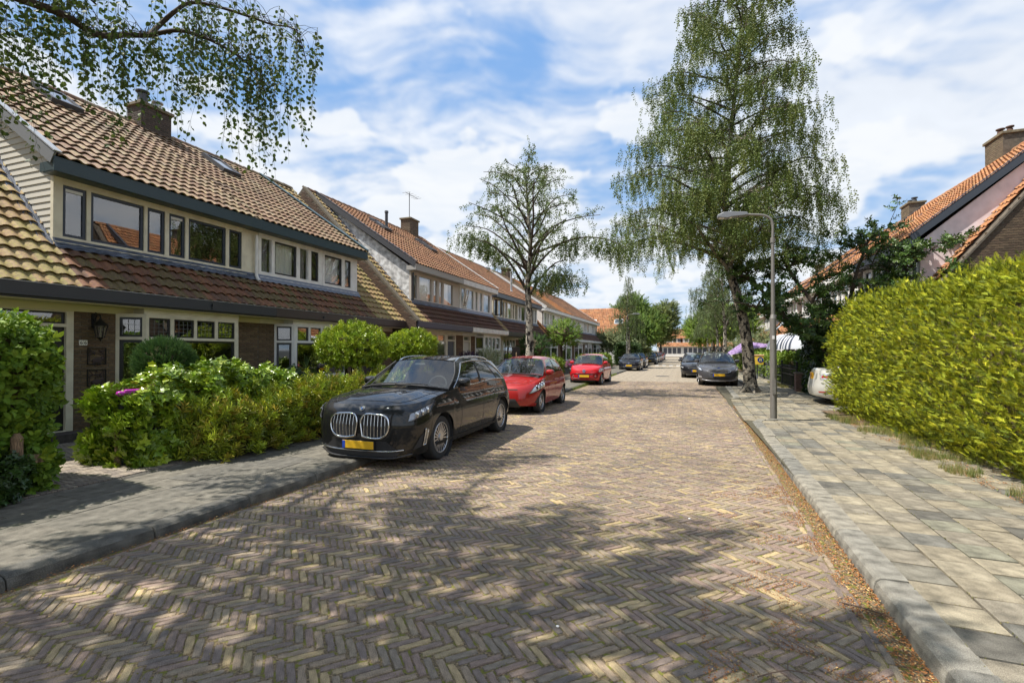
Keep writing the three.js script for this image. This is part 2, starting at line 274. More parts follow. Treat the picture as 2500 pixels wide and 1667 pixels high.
  { // moss and weeds in the joints between the tiles
    const mm = [], mc = [];
    for (const [x, d] of all) { if (fbm(x * 1.1 + 4, d * 0.9, 3) < rnd() * 0.3 - 0.14) continue; for (let q = 0; q < 7; q++) { const along = rnd() < 0.6, px = x + (along ? -0.15 : rr(-0.15, 0.15)), pd = d + (along ? rr(-0.15, 0.15) : -0.15); mm.push(M4(px, 0.096 + drop(pd), -pd, 0, rr(0, 6.28), 0, rr(0.4, 1.0))); const t = rnd(); mc.push(C(lerp(0.15, 0.32, t), lerp(0.16, 0.27, t), lerp(0.04, 0.09, t))); } }
    inst('moss', tuftG, mat(0xffffff, 0.95, { side: THREE.DoubleSide }), mm, mc, pavR);
  }
  rest.forEach((ms, k) => ms.length && inst('paving_tiles', tg[k % 3], tileMats[k], ms, null, pavR));
  // larger dark tiles on the left pavement
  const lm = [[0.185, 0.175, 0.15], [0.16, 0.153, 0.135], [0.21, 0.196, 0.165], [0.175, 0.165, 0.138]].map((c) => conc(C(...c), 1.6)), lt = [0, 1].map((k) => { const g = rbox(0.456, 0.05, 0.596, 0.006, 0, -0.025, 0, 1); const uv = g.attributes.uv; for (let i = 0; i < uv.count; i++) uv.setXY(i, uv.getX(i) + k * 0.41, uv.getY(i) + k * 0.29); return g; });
  const lrest = lm.map(() => []); let ln = 0;
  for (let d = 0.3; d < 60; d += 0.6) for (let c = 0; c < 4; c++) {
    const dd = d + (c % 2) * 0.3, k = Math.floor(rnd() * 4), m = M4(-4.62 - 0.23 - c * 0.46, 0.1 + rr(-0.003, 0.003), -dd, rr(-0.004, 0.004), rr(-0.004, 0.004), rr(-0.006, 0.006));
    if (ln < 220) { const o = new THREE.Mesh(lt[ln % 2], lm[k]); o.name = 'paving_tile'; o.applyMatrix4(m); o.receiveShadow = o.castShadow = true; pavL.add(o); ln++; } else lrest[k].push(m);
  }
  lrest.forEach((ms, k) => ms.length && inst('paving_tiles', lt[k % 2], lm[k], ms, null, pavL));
  // dark edging stones behind the left pavement, and the clinker path to the door of number 66
  const edge = kerbGeo(1, 0.06, -1);
  for (let d = 0; d < 24; d += 1) { const o = mesh('edging_stone', edge, pick(darkKerb), pavL); o.position.set(-6.46, 0.012, -d); }
  const path = thing('garden_path', 'path of dark clinkers leading to the black front door', 'path'); path.userData.kind = 'structure';
  const pm = [[0.33, 0.28, 0.22], [0.28, 0.235, 0.19], [0.37, 0.32, 0.26], [0.24, 0.205, 0.175]].map((c) => mat(C(...c), 0.8, { map: again(speck, 2) })), pg = rbox(0.196, 0.05, 0.0465, 0.006, 0, -0.025, 0, 1);
  mesh('sand_bed', [muv(flat(-6.5, -10.1, 0.1, 1.8, 5.35))], sand, path); let pc = 0; const pr2 = pm.map(() => []);
  const plist = []; for (let x = -6.64, r = 0; x > -10; x -= 0.2, r++) for (let d = 2.0; d < 5.3; d += 0.05) plist.push([x, d + (r % 2) * 0.025]);
  plist.sort((a, b) => b[0] * 0.4 - b[1] - (a[0] * 0.4 - a[1]));
  plist.sort((a, b) => (b[0] - a[0])); 
  for (const [x, d] of plist) { const m = M4(x, 0.125 + rr(-0.003, 0.003), -d, rr(-0.02, 0.02), rr(-0.015, 0.015), rr(-0.01, 0.01)), k = Math.floor(rnd() * 4); if (pc < 300 && d > 3.0) { const o = new THREE.Mesh(pg, pm[k]); o.name = 'brick'; o.applyMatrix4(m); o.receiveShadow = true; path.add(o); pc++; } else pr2[k].push(m); }
  pr2.forEach((ms, k) => inst('brick_paving', pg, pm[k], ms, null, path));
  // garden soil
  const soil = mat(C(0.085, 0.062, 0.042), 1, { map: again(speck, 1.2) });
  tag(mesh('garden_soil', [muv(flat(-6.5, -10.2, 0.098, 5.35, 62, 2, 20)), muv(flat(-6.5, -10.2, 0.097, -4, 1.8))], soil), 'dark soil of the front gardens on the left', 'soil', undefined, 'structure');
  tag(mesh('verge_soil', [muv(flat(3.45, 7.8, 0.078, 2, 15)), muv(flat(4.15, 7.8, 0.078, 18.6, 90))], mat(C(0.19, 0.13, 0.08), 1, { map: again(speck, 1.2) })), 'dry soil under the tall yellow hedge', 'soil', undefined, 'structure');
  tag(mesh('driveway', [muv(flat(4.0, 12, 0.045, 15, 18.25, 2, 2))], conc(C(0.29, 0.28, 0.25))), 'short concrete driveway where the silver car stands', 'driveway', undefined, 'structure');
}
// leaf litter in the right gutter and along the left kerb, dry twigs on the bricks
{
  reseed(51);
  const leaf = new THREE.BufferGeometry(); leaf.setAttribute('position', new THREE.Float32BufferAttribute([-0.011, 0, 0, 0, 0.003, 0.005, 0.011, 0.002, 0, -0.011, 0, 0, 0.011, 0.002, 0, 0.001, 0.004, -0.005], 3)); leaf.computeVertexNormals(); muv(leaf);
  const ms = [], cs = [], cl = (k) => { const t = rnd(); const q = rnd(); return t < 0.84 ? C(lerp(0.16, 0.36, q), lerp(0.065, 0.15, q), lerp(0.02, 0.045, q)) : t < 0.985 ? C(0.5, 0.34, 0.15) : C(0.2, 0.28, 0.06); };
  const drop = (x, d, y, s) => { ms.push(M4(x, y + uneven(x, -d), -d, rr(-0.5, 0.5), rr(0, 6.28), rr(-0.5, 0.5), s)); cs.push(cl()); };
  for (let k = 0; k < 15000; k++) { const d = 1.6 + Math.pow(rnd(), 1.3) * 20, w = Math.pow(rnd(), 1.5); drop(KX(d) - 0.005 - w * (0.15 + 0.05 * noise(d * 2, 3)), d, 0.004 + (1 - w) * rnd() * 0.02, rr(0.4, 1.1)); }
  for (let k = 0; k < 26000; k++) { const d = 1.8 + Math.pow(rnd(), 1.2) * 5, x = KX(d) - 0.16 - Math.pow(rnd(), 1.6) * 0.95; if (fbm(x * 2.6 + 9, d * 2.2, 3) < 0.03 + (KX(d) - x) * 0.12) continue; drop(x, d, 0.006, rr(0.3, 0.75)); }
  for (let k = 0; k < 4500; k++) { const d = 1 + rnd() * 15, w = Math.pow(rnd(), 1.6); drop(KL + 0.01 + w * 0.09, d, 0.004 + (1 - w) * rnd() * 0.018, rr(0.3, 0.9)); }
  for (let k = 0; k < 3800; k++) { const d = rr(5.2, 13.5), x = 3.32 + rr(-0.1, 0.7) * Math.pow(rnd(), 0.7); if (fbm(x * 3, d * 1.5, 3) < -0.06) continue; ms.push(M4(x, 0.112, -d, rr(-0.4, 0.4), rr(0, 6.28), rr(-0.4, 0.4), rr(0.5, 1.4))); cs.push(cl()); }
  tag(inst('leaf_litter', leaf, mat(0xffffff, 0.95, { side: THREE.DoubleSide }), ms, cs), 'rust brown leaf litter lying along the kerbs and hedge', 'litter', undefined, 'stuff');
  const bark = mat(C(0.13, 0.085, 0.06), 0.9);
  const tw = (pts, r, label) => tag(mesh('fallen_twig', [].concat(pts.map((p) => taper(p.map(([x, d, y = 0.012]) => V3(x, y, -d)), r, r * 0.4, 5, 2))), bark), label, 'twig', 'fallen twigs on the bricks');
  tw([[[0.35, 2.75], [0.5, 2.83, 0.03], [0.66, 2.86]], [[0.5, 2.83, 0.03], [0.52, 2.95]], [[0.42, 2.8, 0.02], [0.4, 2.66]]], 0.004, 'dark forked twig lying on the bricks near the bottom right');
  tw([[[0.98, 3.75], [1.12, 3.7], [1.25, 3.62]]], 0.006, 'pale dry stick lying across the leafy right gutter');
  tw([[[0.2, 3.5], [0.3, 3.62, 0.03], [0.34, 3.75]], [[0.3, 3.62, 0.03], [0.4, 3.64]]], 0.003, 'thin dark twig on the bricks above the forked one');
}
// ---------------------------------------------------------------- houses
const cream = mat(C(0.70, 0.655, 0.51), 0.55, { map: again(soft, 0.6) }), white = mat(C(0.76, 0.755, 0.73), 0.5, { map: again(soft, 0.5) }), taupe = mat(C(0.50, 0.45, 0.39), 0.6), pinkish = mat(C(0.78, 0.68, 0.69), 0.75, { map: again(soft, 0.5) });
const navy = mat(C(0.022, 0.032, 0.05), 0.35), teal = mat(C(0.03, 0.055, 0.065), 0.45), blackish = mat(C(0.014, 0.014, 0.016), 0.32), slate = mat(C(0.075, 0.08, 0.10), 0.5), gutterGrey = mat(C(0.035, 0.038, 0.045), 0.45), anthracite = mat(C(0.05, 0.05, 0.055), 0.5);
const zinc = mat(C(0.42, 0.44, 0.46), 0.45, { metalness: 0.5, map: again(soft, 1.2) });
const leadT = tex(256, 256, (i, j) => { const a = fbm(i / 256 * 10, j / 256 * 10, 4, 10), v = 0.68 + a * 0.7; return [v * 0.93, v * 0.97, v * 1.06]; }, 1.4);
const lead = mat(C(0.30, 0.32, 0.35), 0.62, { map: leadT, bumpMap: again(leadT, 2.4), bumpScale: 0.02, metalness: 0.25 });
const render_ = mat(C(0.74, 0.75, 0.75), 0.85, { map: grain(0.66, 1.08, 5, 5, 0.02) });
const mortar = mat(C(0.17, 0.145, 0.115), 1, { map: again(speck, 1.4) });
const room = mat(C(0.16, 0.145, 0.125), 0.95), floorWood = mat(C(0.12, 0.08, 0.05), 0.6);
const glass = phys(C(1, 1, 1), 0.0, { transmission: 1, thickness: 0, ior: 2.0 });
const curtain = mat(C(0.62, 0.63, 0.58), 0.95), blind = mat(C(0.74, 0.75, 0.75), 0.9), darkCurtain = mat(C(0.20, 0.19, 0.20), 0.95);
const leadBar = mat(C(0.20, 0.205, 0.21), 0.6, { metalness: 0.4 });
const brickTones = (base) => [0.8, 0.92, 1, 1.1, 1.24].map((k, i) => C(base[0] * k, base[1] * k * (i % 2 ? 0.97 : 1.02), base[2] * k));

// bricks laid in running bond in the plane through A (plan x, d) to B; clip(s, y) keeps only those that lie in the wall
function brickWall(parent, A, B, y0, y1, { base = [0.20, 0.135, 0.075], singles = 0, clip, proud = 0.006 } = {}) {
  const len = Math.hypot(B[0] - A[0], B[1] - A[1]), ux = (B[0] - A[0]) / len, ud = (B[1] - A[1]) / len, ang = Math.atan2(ud, ux);
  const tones = brickTones(base), full = rbox(0.208, 0.05, 0.03, 0.004, 0, 0, 0, 1), half = rbox(0.1, 0.05, 0.03, 0.004, 0, 0, 0, 1);
  const mt = mat(0xffffff, 0.85, { map: again(speck, 3), bumpMap: again(speckB, 8), bumpScale: 0.002 }), single = tones.map((c) => { const m = mt.clone(); m.color.copy(c); return m; });
  const ms = [[], []], cs = [[], []]; let n = 0;
  for (let r = 0, y = y0 + 0.031; y < y1 - 0.02; y += 0.0625, r++) for (let s = r % 2 ? 0.0 : 0.11; s < len + 0.1; s += 0.22) {
    let a = s - 0.104, b = s + 0.104; a = Math.max(a, 0.004); b = Math.min(b, len - 0.004); if (b - a < 0.03) continue;
    const mid = (a + b) / 2, w = b - a; if (clip && !clip(mid, y)) continue;
    const small = w < 0.15, m = M4(A[0] + ux * mid, y, -(A[1] + ud * mid), 0, ang, 0, 1).multiply(new THREE.Matrix4().makeScale(w / (small ? 0.1 : 0.208), 1, 1)).multiply(new THREE.Matrix4().makeTranslation(0, 0, proud - 0.015 + rr(-0.002, 0.002)));
    const k = Math.floor(rnd() * tones.length);
    if (n < singles) { const o = new THREE.Mesh(small ? half : full, single[k]); o.name = 'brick'; o.applyMatrix4(m); o.castShadow = o.receiveShadow = true; parent.add(o); n++; } else { ms[small ? 1 : 0].push(m); cs[small ? 1 : 0].push(tones[k]); }
  }
  if (ms[0].length) inst('brickwork', full, mt, ms[0], cs[0], parent); if (ms[1].length) inst('brickwork', half, mt, ms[1], cs[1], parent);
}
// a window in the vertical plane from A to B (plan x, d): frame with holes, sashes and panes
function windowAt(parent, A, B, y0, y1, cells, { frame = white, depth = 0.07, name = 'window', pane = glass } = {}) {
  const len = Math.hypot(B[0] - A[0], B[1] - A[1]), g = new THREE.Group(); g.name = name;
  g.position.set(A[0], 0, -A[1]); g.rotation.y = Math.atan2(B[1] - A[1], B[0] - A[0]); parent.add(g);
  const sh = new THREE.Shape([[0, y0], [len, y0], [len, y1], [0, y1]].map((p) => new THREE.Vector2(...p)));
  for (const c of cells) { const [a, b] = c.s, [p, q] = c.y; sh.holes.push(new THREE.Path([[a, p], [a, q], [b, q], [b, p]].map((v) => new THREE.Vector2(...v)))); }
  // the frame stands from -depth to 0; +z of the group points out of the house
  mesh('frame', [muv(plain(new THREE.ExtrudeGeometry(sh, { depth: depth, bevelEnabled: true, bevelSize: 0.004, bevelThickness: 0.004, bevelSegments: 1 }).translate(0, 0, -depth)))], frame, g);
  for (const c of cells) {
    const [a, b] = c.s, [p, q] = c.y, w = c.sw ?? 0.04, e = 0.0015;
    if (c.sash) {
      const s = new THREE.Shape([[a + e, p + e], [b - e, p + e], [b - e, q - e], [a + e, q - e]].map((v) => new THREE.Vector2(...v))); s.holes.push(new THREE.Path([[a + w, p + w], [a + w, q - w], [b - w, q - w], [b - w, p + w]].map((v) => new THREE.Vector2(...v))));
      mesh('sash', [muv(plain(new THREE.ExtrudeGeometry(s, { depth: 0.04, bevelEnabled: true, bevelSize: 0.003, bevelThickness: 0.003, bevelSegments: 1 }).translate(0, 0, -depth + 0.012)))], c.sash, g);
    }
    const i = c.sash ? w - 0.006 : -0.004;
    mesh('pane', [box(b - a - 2 * i, q - p - 2 * i, 0.006, (a + b) / 2, (p + q) / 2, -depth + 0.03)], c.pane ?? pane, g);
    if (c.lead) { const [nx, ny] = c.lead, bars = [], x0 = a + w, x1 = b - w, h0 = p + w, h1 = q - w, z = -depth + 0.036; for (let k = 1; k < nx; k++) bars.push(box(0.006, h1 - h0, 0.006, lerp(x0, x1, k / nx), (h0 + h1) / 2, z)); for (let k = 1; k < ny; k++) bars.push(box(x1 - x0, 0.006, 0.006, (x0 + x1) / 2, lerp(h0, h1, k / ny), z)); mesh('leaded_bars', bars, leadBar, g); }
    if (c.vent) mesh('ventilation_strip', [box(b - a - 2 * w, 0.05, 0.02, (a + b) / 2, q - w - 0.03, -depth + 0.045)], mat(C(0.7, 0.7, 0.7), 0.4), g);
    if (c.hang) { // curtain or blind inside
      const cov = c.cover ?? 1, x1 = lerp(a, b, cov), fold = c.hang === blind ? 0.002 : 0.03;
      mesh(c.hang === blind ? 'blind' : 'curtain', [grid((u, v) => [lerp(a, x1, u), lerp(p, q, v), -depth - 0.09 + fold * Math.sin(u * (x1 - a) * 62) * (0.6 + 0.4 * Math.sin(u * 23))], Math.max(2, Math.ceil((x1 - a) * 60)), 1)], c.hang, g);
    }
  }
  return g;
}
// one pantile: x across, z up the slope, y away from the roof
const pantile = (() => {
  const n = 10, w = 0.214, L = 0.40, P = [], I = [], prof = (t) => 0.044 * Math.pow(0.5 + 0.5 * Math.cos((t - 0.28) * 2 * Math.PI), 0.8) + 0.006 * t;
  for (let i = 0; i <= n; i++) { const t = i / n, x = (t - 0.5) * w, h = prof(t); P.push(x, h + 0.041, -L * 0.43 - 0.012 * Math.sin(t * 3.14), x, h + 0.016, L * 0.05, x, h - 0.006, L * 0.57, x, h + 0.041, -L * 0.43 - 0.012 * Math.sin(t * 3.14), x, h + 0.016, -L * 0.42); }
  for (let i = 0; i < n; i++) { const a = i * 5, b = a + 5; I.push(a, b, a + 1, b, b + 1, a + 1, a + 1, b + 1, a + 2, b + 1, b + 2, a + 2, a + 3, a + 4, b + 3, b + 3, a + 4, b + 4); }
  const g = new THREE.BufferGeometry(); g.setAttribute('position', new THREE.Float32BufferAttribute(P, 3)); g.setIndex(I); g.computeVertexNormals(); return muv(plain(g));
})();
const tileMap = tex(512, 512, (i, j) => { const a = fbm(i / 512 * 10, j / 512 * 10, 4, 10), b = fbm(i / 512 * 26 + 5, j / 512 * 26, 3, 26), f = fbm(i / 512 * 110, j / 512 * 110, 2, 110); const v = 0.86 + a * 0.4 + f * 0.35, l = smooth(0.1, 0.3, b), m = smooth(0.05, 0.35, a + b * 0.4); let r = v, g = v, bl = v; r = lerp(r, r * 0.84, m); g = lerp(g, g * 0.93, m); bl = lerp(bl, bl * 0.62, m); return [lerp(r, 0.98, l * 0.25), lerp(g, 0.98, l * 0.25), lerp(bl, 0.9, l * 0.25)]; }, 2.3);
const tileMaps = [tileMap, (() => { const t = tileMap.clone(); t.offset.set(0.37, 0.61); t.needsUpdate = true; return t; })()];
const tileMat = tileMaps.map((m) => mat(0xffffff, 0.82, { map: m, side: THREE.DoubleSide }));
// rows of pantiles on the slope from (x0, y0) up to (x1, y1), between d0 and d1; keep(d, s) cuts the field
function tiles(parent, x0, y0, x1, y1, d0, d1, tones, { pitch = 0.31, wide = 0.205, singles = 0, keep, first = 0 } = {}) {
  const len = Math.hypot(x1 - x0, y1 - y0), a = Math.atan2(y1 - y0, x0 - x1), ms = [[], []], cs = [[], []], all = [];
  const rows = Math.max(1, Math.round(len / pitch)), p = len / rows, cols = Math.max(1, Math.round((d1 - d0) / wide)), q = (d1 - d0) / cols;
  for (let r = first; r < rows; r++) for (let c = 0; c < cols; c++) { const s = (r + 0.43) * p, d = d0 + (c + 0.5) * q; if (!keep || keep(d, s)) all.push([s, d, r]); }
  let n = 0; const sm = [];
  for (const [s, d, r] of all) {
    const x = lerp(x0, x1, s / len), y = lerp(y0, y1, s / len), k = rnd() < 0.5 ? 0 : 1;
    // the tile's up-slope axis (+z) turns to (-cos a, sin a, 0)
    const m = new THREE.Matrix4().makeBasis(V3(0, 0, -1), V3(Math.sin(a), Math.cos(a), 0), V3(-Math.cos(a), Math.sin(a), 0)).setPosition(x, y, -d);
    m.multiply(M4(rr(-0.003, 0.003), rr(-0.002, 0.003), rr(-0.006, 0.006), rr(-0.012, 0.012), rr(-0.012, 0.012), rr(-0.014, 0.014), 1).multiply(new THREE.Matrix4().makeScale(q / 0.205, 1, p / 0.34)));
    const mossy = fbm(d * 0.9 + x0 * 3, s * 0.9 + 7, 4) > 0.12 + rnd() * 0.12, t = pick(tones), l = rr(0.78, 1.18) * (mossy ? 0.8 : 1), col = C(t[0] * l, t[1] * l, t[2] * l);
    if (n < singles) { const j = Math.floor(rnd() * 5), key = tones.indexOf(t) * 2 + k; sm[key] ??= (() => { const q2 = tileMat[k].clone(); q2.color.setRGB(...t); return q2; })(); const o = new THREE.Mesh(pantile, sm[key]); o.name = 'roof_tile'; o.applyMatrix4(m); o.castShadow = o.receiveShadow = true; parent.add(o); n++; } else { ms[k].push(m); cs[k].push(col); }
  }
  for (const k of [0, 1]) if (ms[k].length) inst('roof_tiles', pantile, tileMat[k], ms[k], cs[k], parent);
}
const ridgeTile = (() => { const g = new THREE.CylinderGeometry(0.12, 0.135, 0.42, 10, 1, true, -Math.PI / 2, Math.PI).rotateX(-Math.PI / 2); return muv(plain(g)); })();
// The house in its own frame: the gutter edge is x = 0, outward is +x, d runs along the street (z = -d).
const RX = -5.15, RY = 8.12, GY0 = 2.74, DF = -0.7, DT = 4.95, DX = -0.42;   // ridge, gutter, dormer front, dormer roof edge
function house(root, o) {
  const { d0, d1, dm, up, low, steep, fascia = navy, gutter = gutterGrey, trim = cream, sideWall = white, singles = 0 } = o;
  const slopeX = (y) => lerp(0, RX, (y - GY0) / (RY - GY0));
  const rake = o.rake ?? fascia;
  // ---- shell: floors, inner walls, back
  mesh('inner_wall', [span(-3.4, -3.5, 0, 2.55, -d0 - 0.02, -d1 + 0.02), span(-3.4, -3.5, 2.7, 6.2, -d0 - 0.02, -d1 + 0.02), span(-3.4, -0.55, 2.5, 2.62, -d0 - 0.02, -d1 + 0.02), span(-3.4, -0.75, 0, 2.5, -d0 - 0.04, -d0 - 0.1), span(-3.4, -0.75, 0, 2.5, -d1 + 0.04, -d1 + 0.1)], room, root);
  mesh('floor_slab', [span(-10.2, -0.52, -0.02, 0.16, -d0 - 0.01, -d1 + 0.01)], floorWood, root);
  mesh('back_wall', [span(-10.0, -10.2, 0, 2.8, -d0, -d1)], mortar, root);
  const t = 0.05, back = new THREE.Shape([[RX, RY], [-10.3, GY0], [-10.3, GY0 - t], [RX, RY - t]].map((p) => new THREE.Vector2(...p)));
  const ext = (pts, a, b) => muv(plain(new THREE.ExtrudeGeometry(new THREE.Shape(pts.map((p) => new THREE.Vector2(...p))), { depth: b - a, bevelEnabled: false }).translate(0, 0, -b)));
  const board = mat(C(0.10, 0.075, 0.055), 0.95);
  mesh('roof_back', [ext([[RX, RY], [RX, RY - t], [-10.3, GY0 - t], [-10.3, GY0]], d0, d1)], mat(C(up[0][0], up[0][1], up[0][2]), 0.9, { map: tileMap }), root);
  // underlay of the steep roof (beside the dormer all the way up, below the dormer to its foot) and of the upper roof
  const foot = 3.5, fx = slopeX(foot), und = [];
  und.push(ext([[0, GY0 - 0.02], [fx, foot - 0.02], [fx, foot - 0.06], [-0.03, GY0 - 0.06]], d0, d1));
  const full = [[fx, foot - 0.02], [RX, RY - 0.02], [RX, RY - 0.07], [fx, foot - 0.06]];
  if (dm[0] > d0 + 0.02) und.push(ext(full, d0, dm[0] + 0.01)); if (dm[1] < d1 - 0.02) und.push(ext(full, dm[1] - 0.01, d1));
  const u0 = o.upFrom ?? dm[0] - 0.18, u1 = o.upTo ?? dm[1] + 0.18;
  und.push(ext([[DX - 0.03, DT - 0.02], [RX, RY - 0.01], [RX, RY - 0.06], [DX - 0.03, DT - 0.08]], u0 + 0.03, u1 - 0.03));
  mesh('roof_boarding', und, board, root);
  // ---- tiles
  const rowsLow = Math.hypot(fx, foot - GY0);
  tiles(root, 0.03, GY0 - 0.01, fx, foot, Math.max(d0, dm[0] - 0.02), Math.min(d1, dm[1] + 0.02), low, { pitch: 0.27, singles: Math.floor(singles * 0.3), wide: o.wide });
  if (dm[0] > d0 + 0.1) tiles(root, 0.03, GY0 - 0.01, RX, RY, d0, dm[0] - 0.02, steep, { pitch: 0.27, singles: Math.floor(singles * 0.3), wide: o.wide });
  if (dm[1] < d1 - 0.1) tiles(root, 0.03, GY0 - 0.01, RX, RY, dm[1] + 0.02, d1, steep, { pitch: 0.27, singles: Math.floor(singles * 0.2), wide: o.wide });
  tiles(root, DX, DT, RX + 0.1, RY - 0.06, u0 + 0.05, u1 - 0.05, up, { pitch: 0.33, singles: Math.ceil(singles * (o.singlesUp ?? 0.4)), wide: o.wide });
  const rm = [], rc = []; for (let d = d0 + 0.2; d < d1; d += 0.36) { rm.push(M4(RX, RY - 0.03 + rr(-0.004, 0.004), -d, rr(-0.02, 0.02), 0, 0)); const q = pick(up), l = rr(0.75, 1.0); rc.push(C(q[0] * l, q[1] * l, q[2] * l)); }
  inst('ridge_tiles', ridgeTile, tileMat[0], rm, rc, root);
  // ---- dormer: cheeks, front, fascia, edge boards, lead
  const cheekPts = [[DF, foot - 0.1], [DF, DT - 0.2], [DX - 0.1, DT - 0.12], [RX, RY - 0.14], [fx, foot - 0.02]];
  const cheek = (d) => {
    const sh = new THREE.Shape([[DF, foot - 0.06], [DF, DT - 0.1], [RX, RY - 0.12]].map((p) => new THREE.Vector2(...p)));
    return muv(plain(new THREE.ExtrudeGeometry(sh, { depth: 0.06, bevelEnabled: false }).translate(0, 0, -d)));
  };
  if (o.cheekL !== false && dm[0] > d0 + 0.1) {
    mesh('dormer_cheek', [cheek(dm[0] + 0.06)], sideWall, root);
    if (o.siding) for (let y = foot - 0.02; y < 7.2; y += 0.115) { const a = Math.max(RX, slopeX(y)), b = y < DT - 0.14 ? DF : lerp(DF, RX, (y - DT + 0.1) / (RY - DT)); if (b - a > 0.06) { const g = box(b - a, 0.118, 0.014, (a + b) / 2, 0.055, 0); g.rotateX(-0.13); g.translate(0, y, -dm[0] + 0.014); const pl = mesh('siding_board', [g], sideWall, root); pl.position.z = 0; } }
    mesh('lead_flashing', [grid((u, v) => { const y = lerp(foot - 0.05, RY - 0.1, u), w = lerp(0, 0.2, v), b = 0.02 * fbm(u * 30, v * 2 + 3, 2); return [slopeX(y) + 0.03 + b, y + 0.055 + b, -dm[0] + 0.01 + w + 0.02 * noise(u * 26, 1) * v]; }, 60, 3)], lead, root);
  }
  if (o.cheekR !== false && dm[1] < d1 - 0.1) mesh('dormer_cheek', [cheek(dm[1])], sideWall, root);
  mesh('lead_apron', [grid((u, v) => { const d = lerp(dm[0] - 0.05, dm[1] + 0.05, u), s = lerp(0, 1, v), b = 0.012 * fbm(u * (dm[1] - dm[0]) * 7, v * 3, 3) + 0.012 * Math.sin(d / 0.205 * 6.283) * s; return [lerp(DF + 0.005, fx + 0.14, s) , lerp(foot + 0.12, foot - 0.06, s) + b + 0.02, -d]; }, Math.ceil((dm[1] - dm[0]) * 20), 5)], o.apron ?? lead, root);
  const fy0 = DT - 0.23;
  mesh('dormer_fascia', [muv(rbox(0.05, 0.25, u1 - u0, 0.008, DX + 0.005, DT - 0.115, -(u0 + u1) / 2, 1)), span(DX - 0.02, DF - 0.02, fy0 - 0.012, fy0 + 0.01, -u0 - 0.01, -u1 + 0.01), span(DX - 0.02, DF - 0.1, fy0 + 0.01, DT - 0.06, -u0 - 0.005, -u0 - 0.03), span(DX - 0.02, DF - 0.1, fy0 + 0.01, DT - 0.06, -u1 + 0.005, -u1 + 0.03)], fascia, root);
  const sl = Math.atan2(RY - DT, DX - RX), rl = Math.hypot(RY - DT, DX - RX);
  for (const [d, on, m] of [[u0, o.rakeL !== false, rake], [u1, o.rakeR !== false, o.rakeRight ?? rake]]) if (on) { const g = box(rl, 0.2, 0.035, 0, 0, 0); g.rotateZ(-sl); g.translate((DX + RX) / 2, (DT + RY) / 2 - 0.02, -d); mesh('verge_board', [g], m, root); const z = box(rl, 0.02, 0.12, 0, 0.115, 0); z.rotateZ(-sl); z.translate((DX + RX) / 2, (DT + RY) / 2 - 0.01, -d + (d === u0 ? -0.03 : 0.03)); mesh('verge_capping', [z], o.capping ?? m, root); }
  // dormer front with its windows
  for (const w of o.dormer) {
    const cells = w.cells.map((c) => ({ s: [c[0] - w.d[0], c[1] - w.d[0]], y: c[4] ?? w.y ?? [3.68, 4.6], sash: c[2] === undefined ? w.sash : c[2], sw: w.sw ?? 0.045, hang: c[3]?.hang, cover: c[3]?.cover, vent: c[3]?.vent, pane: c[3]?.pane }));
    windowAt(root, [DF, w.d[0]], [DF, w.d[1]], 3.58, fy0 - 0.01, cells, { frame: w.frame ?? trim, depth: 0.08 });
    mesh('window_sill', [span(DF + 0.05, DF - 0.08, 3.53, 3.575, -w.d[0], -w.d[1])], w.frame ?? trim, root);
  }
  for (const [a, b, m] of o.panels ?? []) mesh('dormer_panel', [span(DF - 0.02, DF - 0.08, 3.5, fy0 - 0.01, -a, -b)], m, root);
  // ---- gutter
  for (const [a, b, m] of o.gutters ?? [[d0, d1, gutter]]) {
    mesh('gutter', [rbox(0.06, 0.21, b - a - 0.004, 0.008, 0.05, 2.625, -(a + b) / 2, 1), span(0.03, -0.5, 2.49, 2.52, -a - 0.002, -b + 0.002)], m, root);
    mesh('gutter_edge', [span(0.085, -0.02, 2.732, 2.745, -a - 0.002, -b + 0.002)], zinc, root);
  }
  mesh('soffit_board', [span(-0.47, -0.53, 2.36, 2.49, -d0 - 0.002, -d1 + 0.002), span(0.0, -0.47, 2.475, 2.488, -d0 - 0.002, -d1 + 0.002)], o.soffit ?? trim, root);
  // ---- ground floor, segment by segment
  for (const g of o.ground) {
    const [a, b] = g.d;
    if (g.type === 'wall') {
      mesh('wall', [span(-0.5, -0.72, 0, 2.36, -a, -b)], mortar, root);
      brickWall(root, [-0.5, a], [-0.5, b], 0.05, 2.37, { base: g.base ?? [0.20, 0.135, 0.075], singles: g.singles ?? 0 });
    } else if (g.type === 'door') {
      const f = g.frame ?? trim, y = 0.27;
      windowAt(root, [-0.5, a], [-0.5, b], y, 2.37, [{ s: [0.1, b - a - 0.1], y: [y + 0.01, 2.08], pane: blackish }, { s: [0.1, b - a - 0.1], y: [2.13, 2.34], sash: g.sash ?? blackish, sw: 0.03, lead: g.lead }], { frame: f, depth: 0.1, name: 'door_frame' });
      const door = mesh('door', [span(-0.56, -0.6, y + 0.01, 2.075, -a - 0.105, -b + 0.105)], g.door ?? blackish, root);
      const pm = g.door ?? blackish, mid = (a + b) / 2, w = b - a - 0.2;
      mesh('door_panel', [rbox(0.02, 0.7, w * 0.62, 0.008, -0.555, 1.55, -mid, 1)], pm, door); mesh('door_panel', [rbox(0.02, 0.62, w * 0.62, 0.008, -0.555, 0.75, -mid, 1)], pm, door);
      mesh('door_knob', [new THREE.SphereGeometry(0.035, 12, 8).translate(-0.515, 1.18, -b + 0.17)], mat(C(0.65, 0.63, 0.6), 0.25, { metalness: 1 }), door);
      mesh('door_knob', [new THREE.SphereGeometry(0.026, 12, 8).translate(-0.525, 1.36, -b + 0.19)], mat(C(0.65, 0.63, 0.6), 0.25, { metalness: 1 }), door);
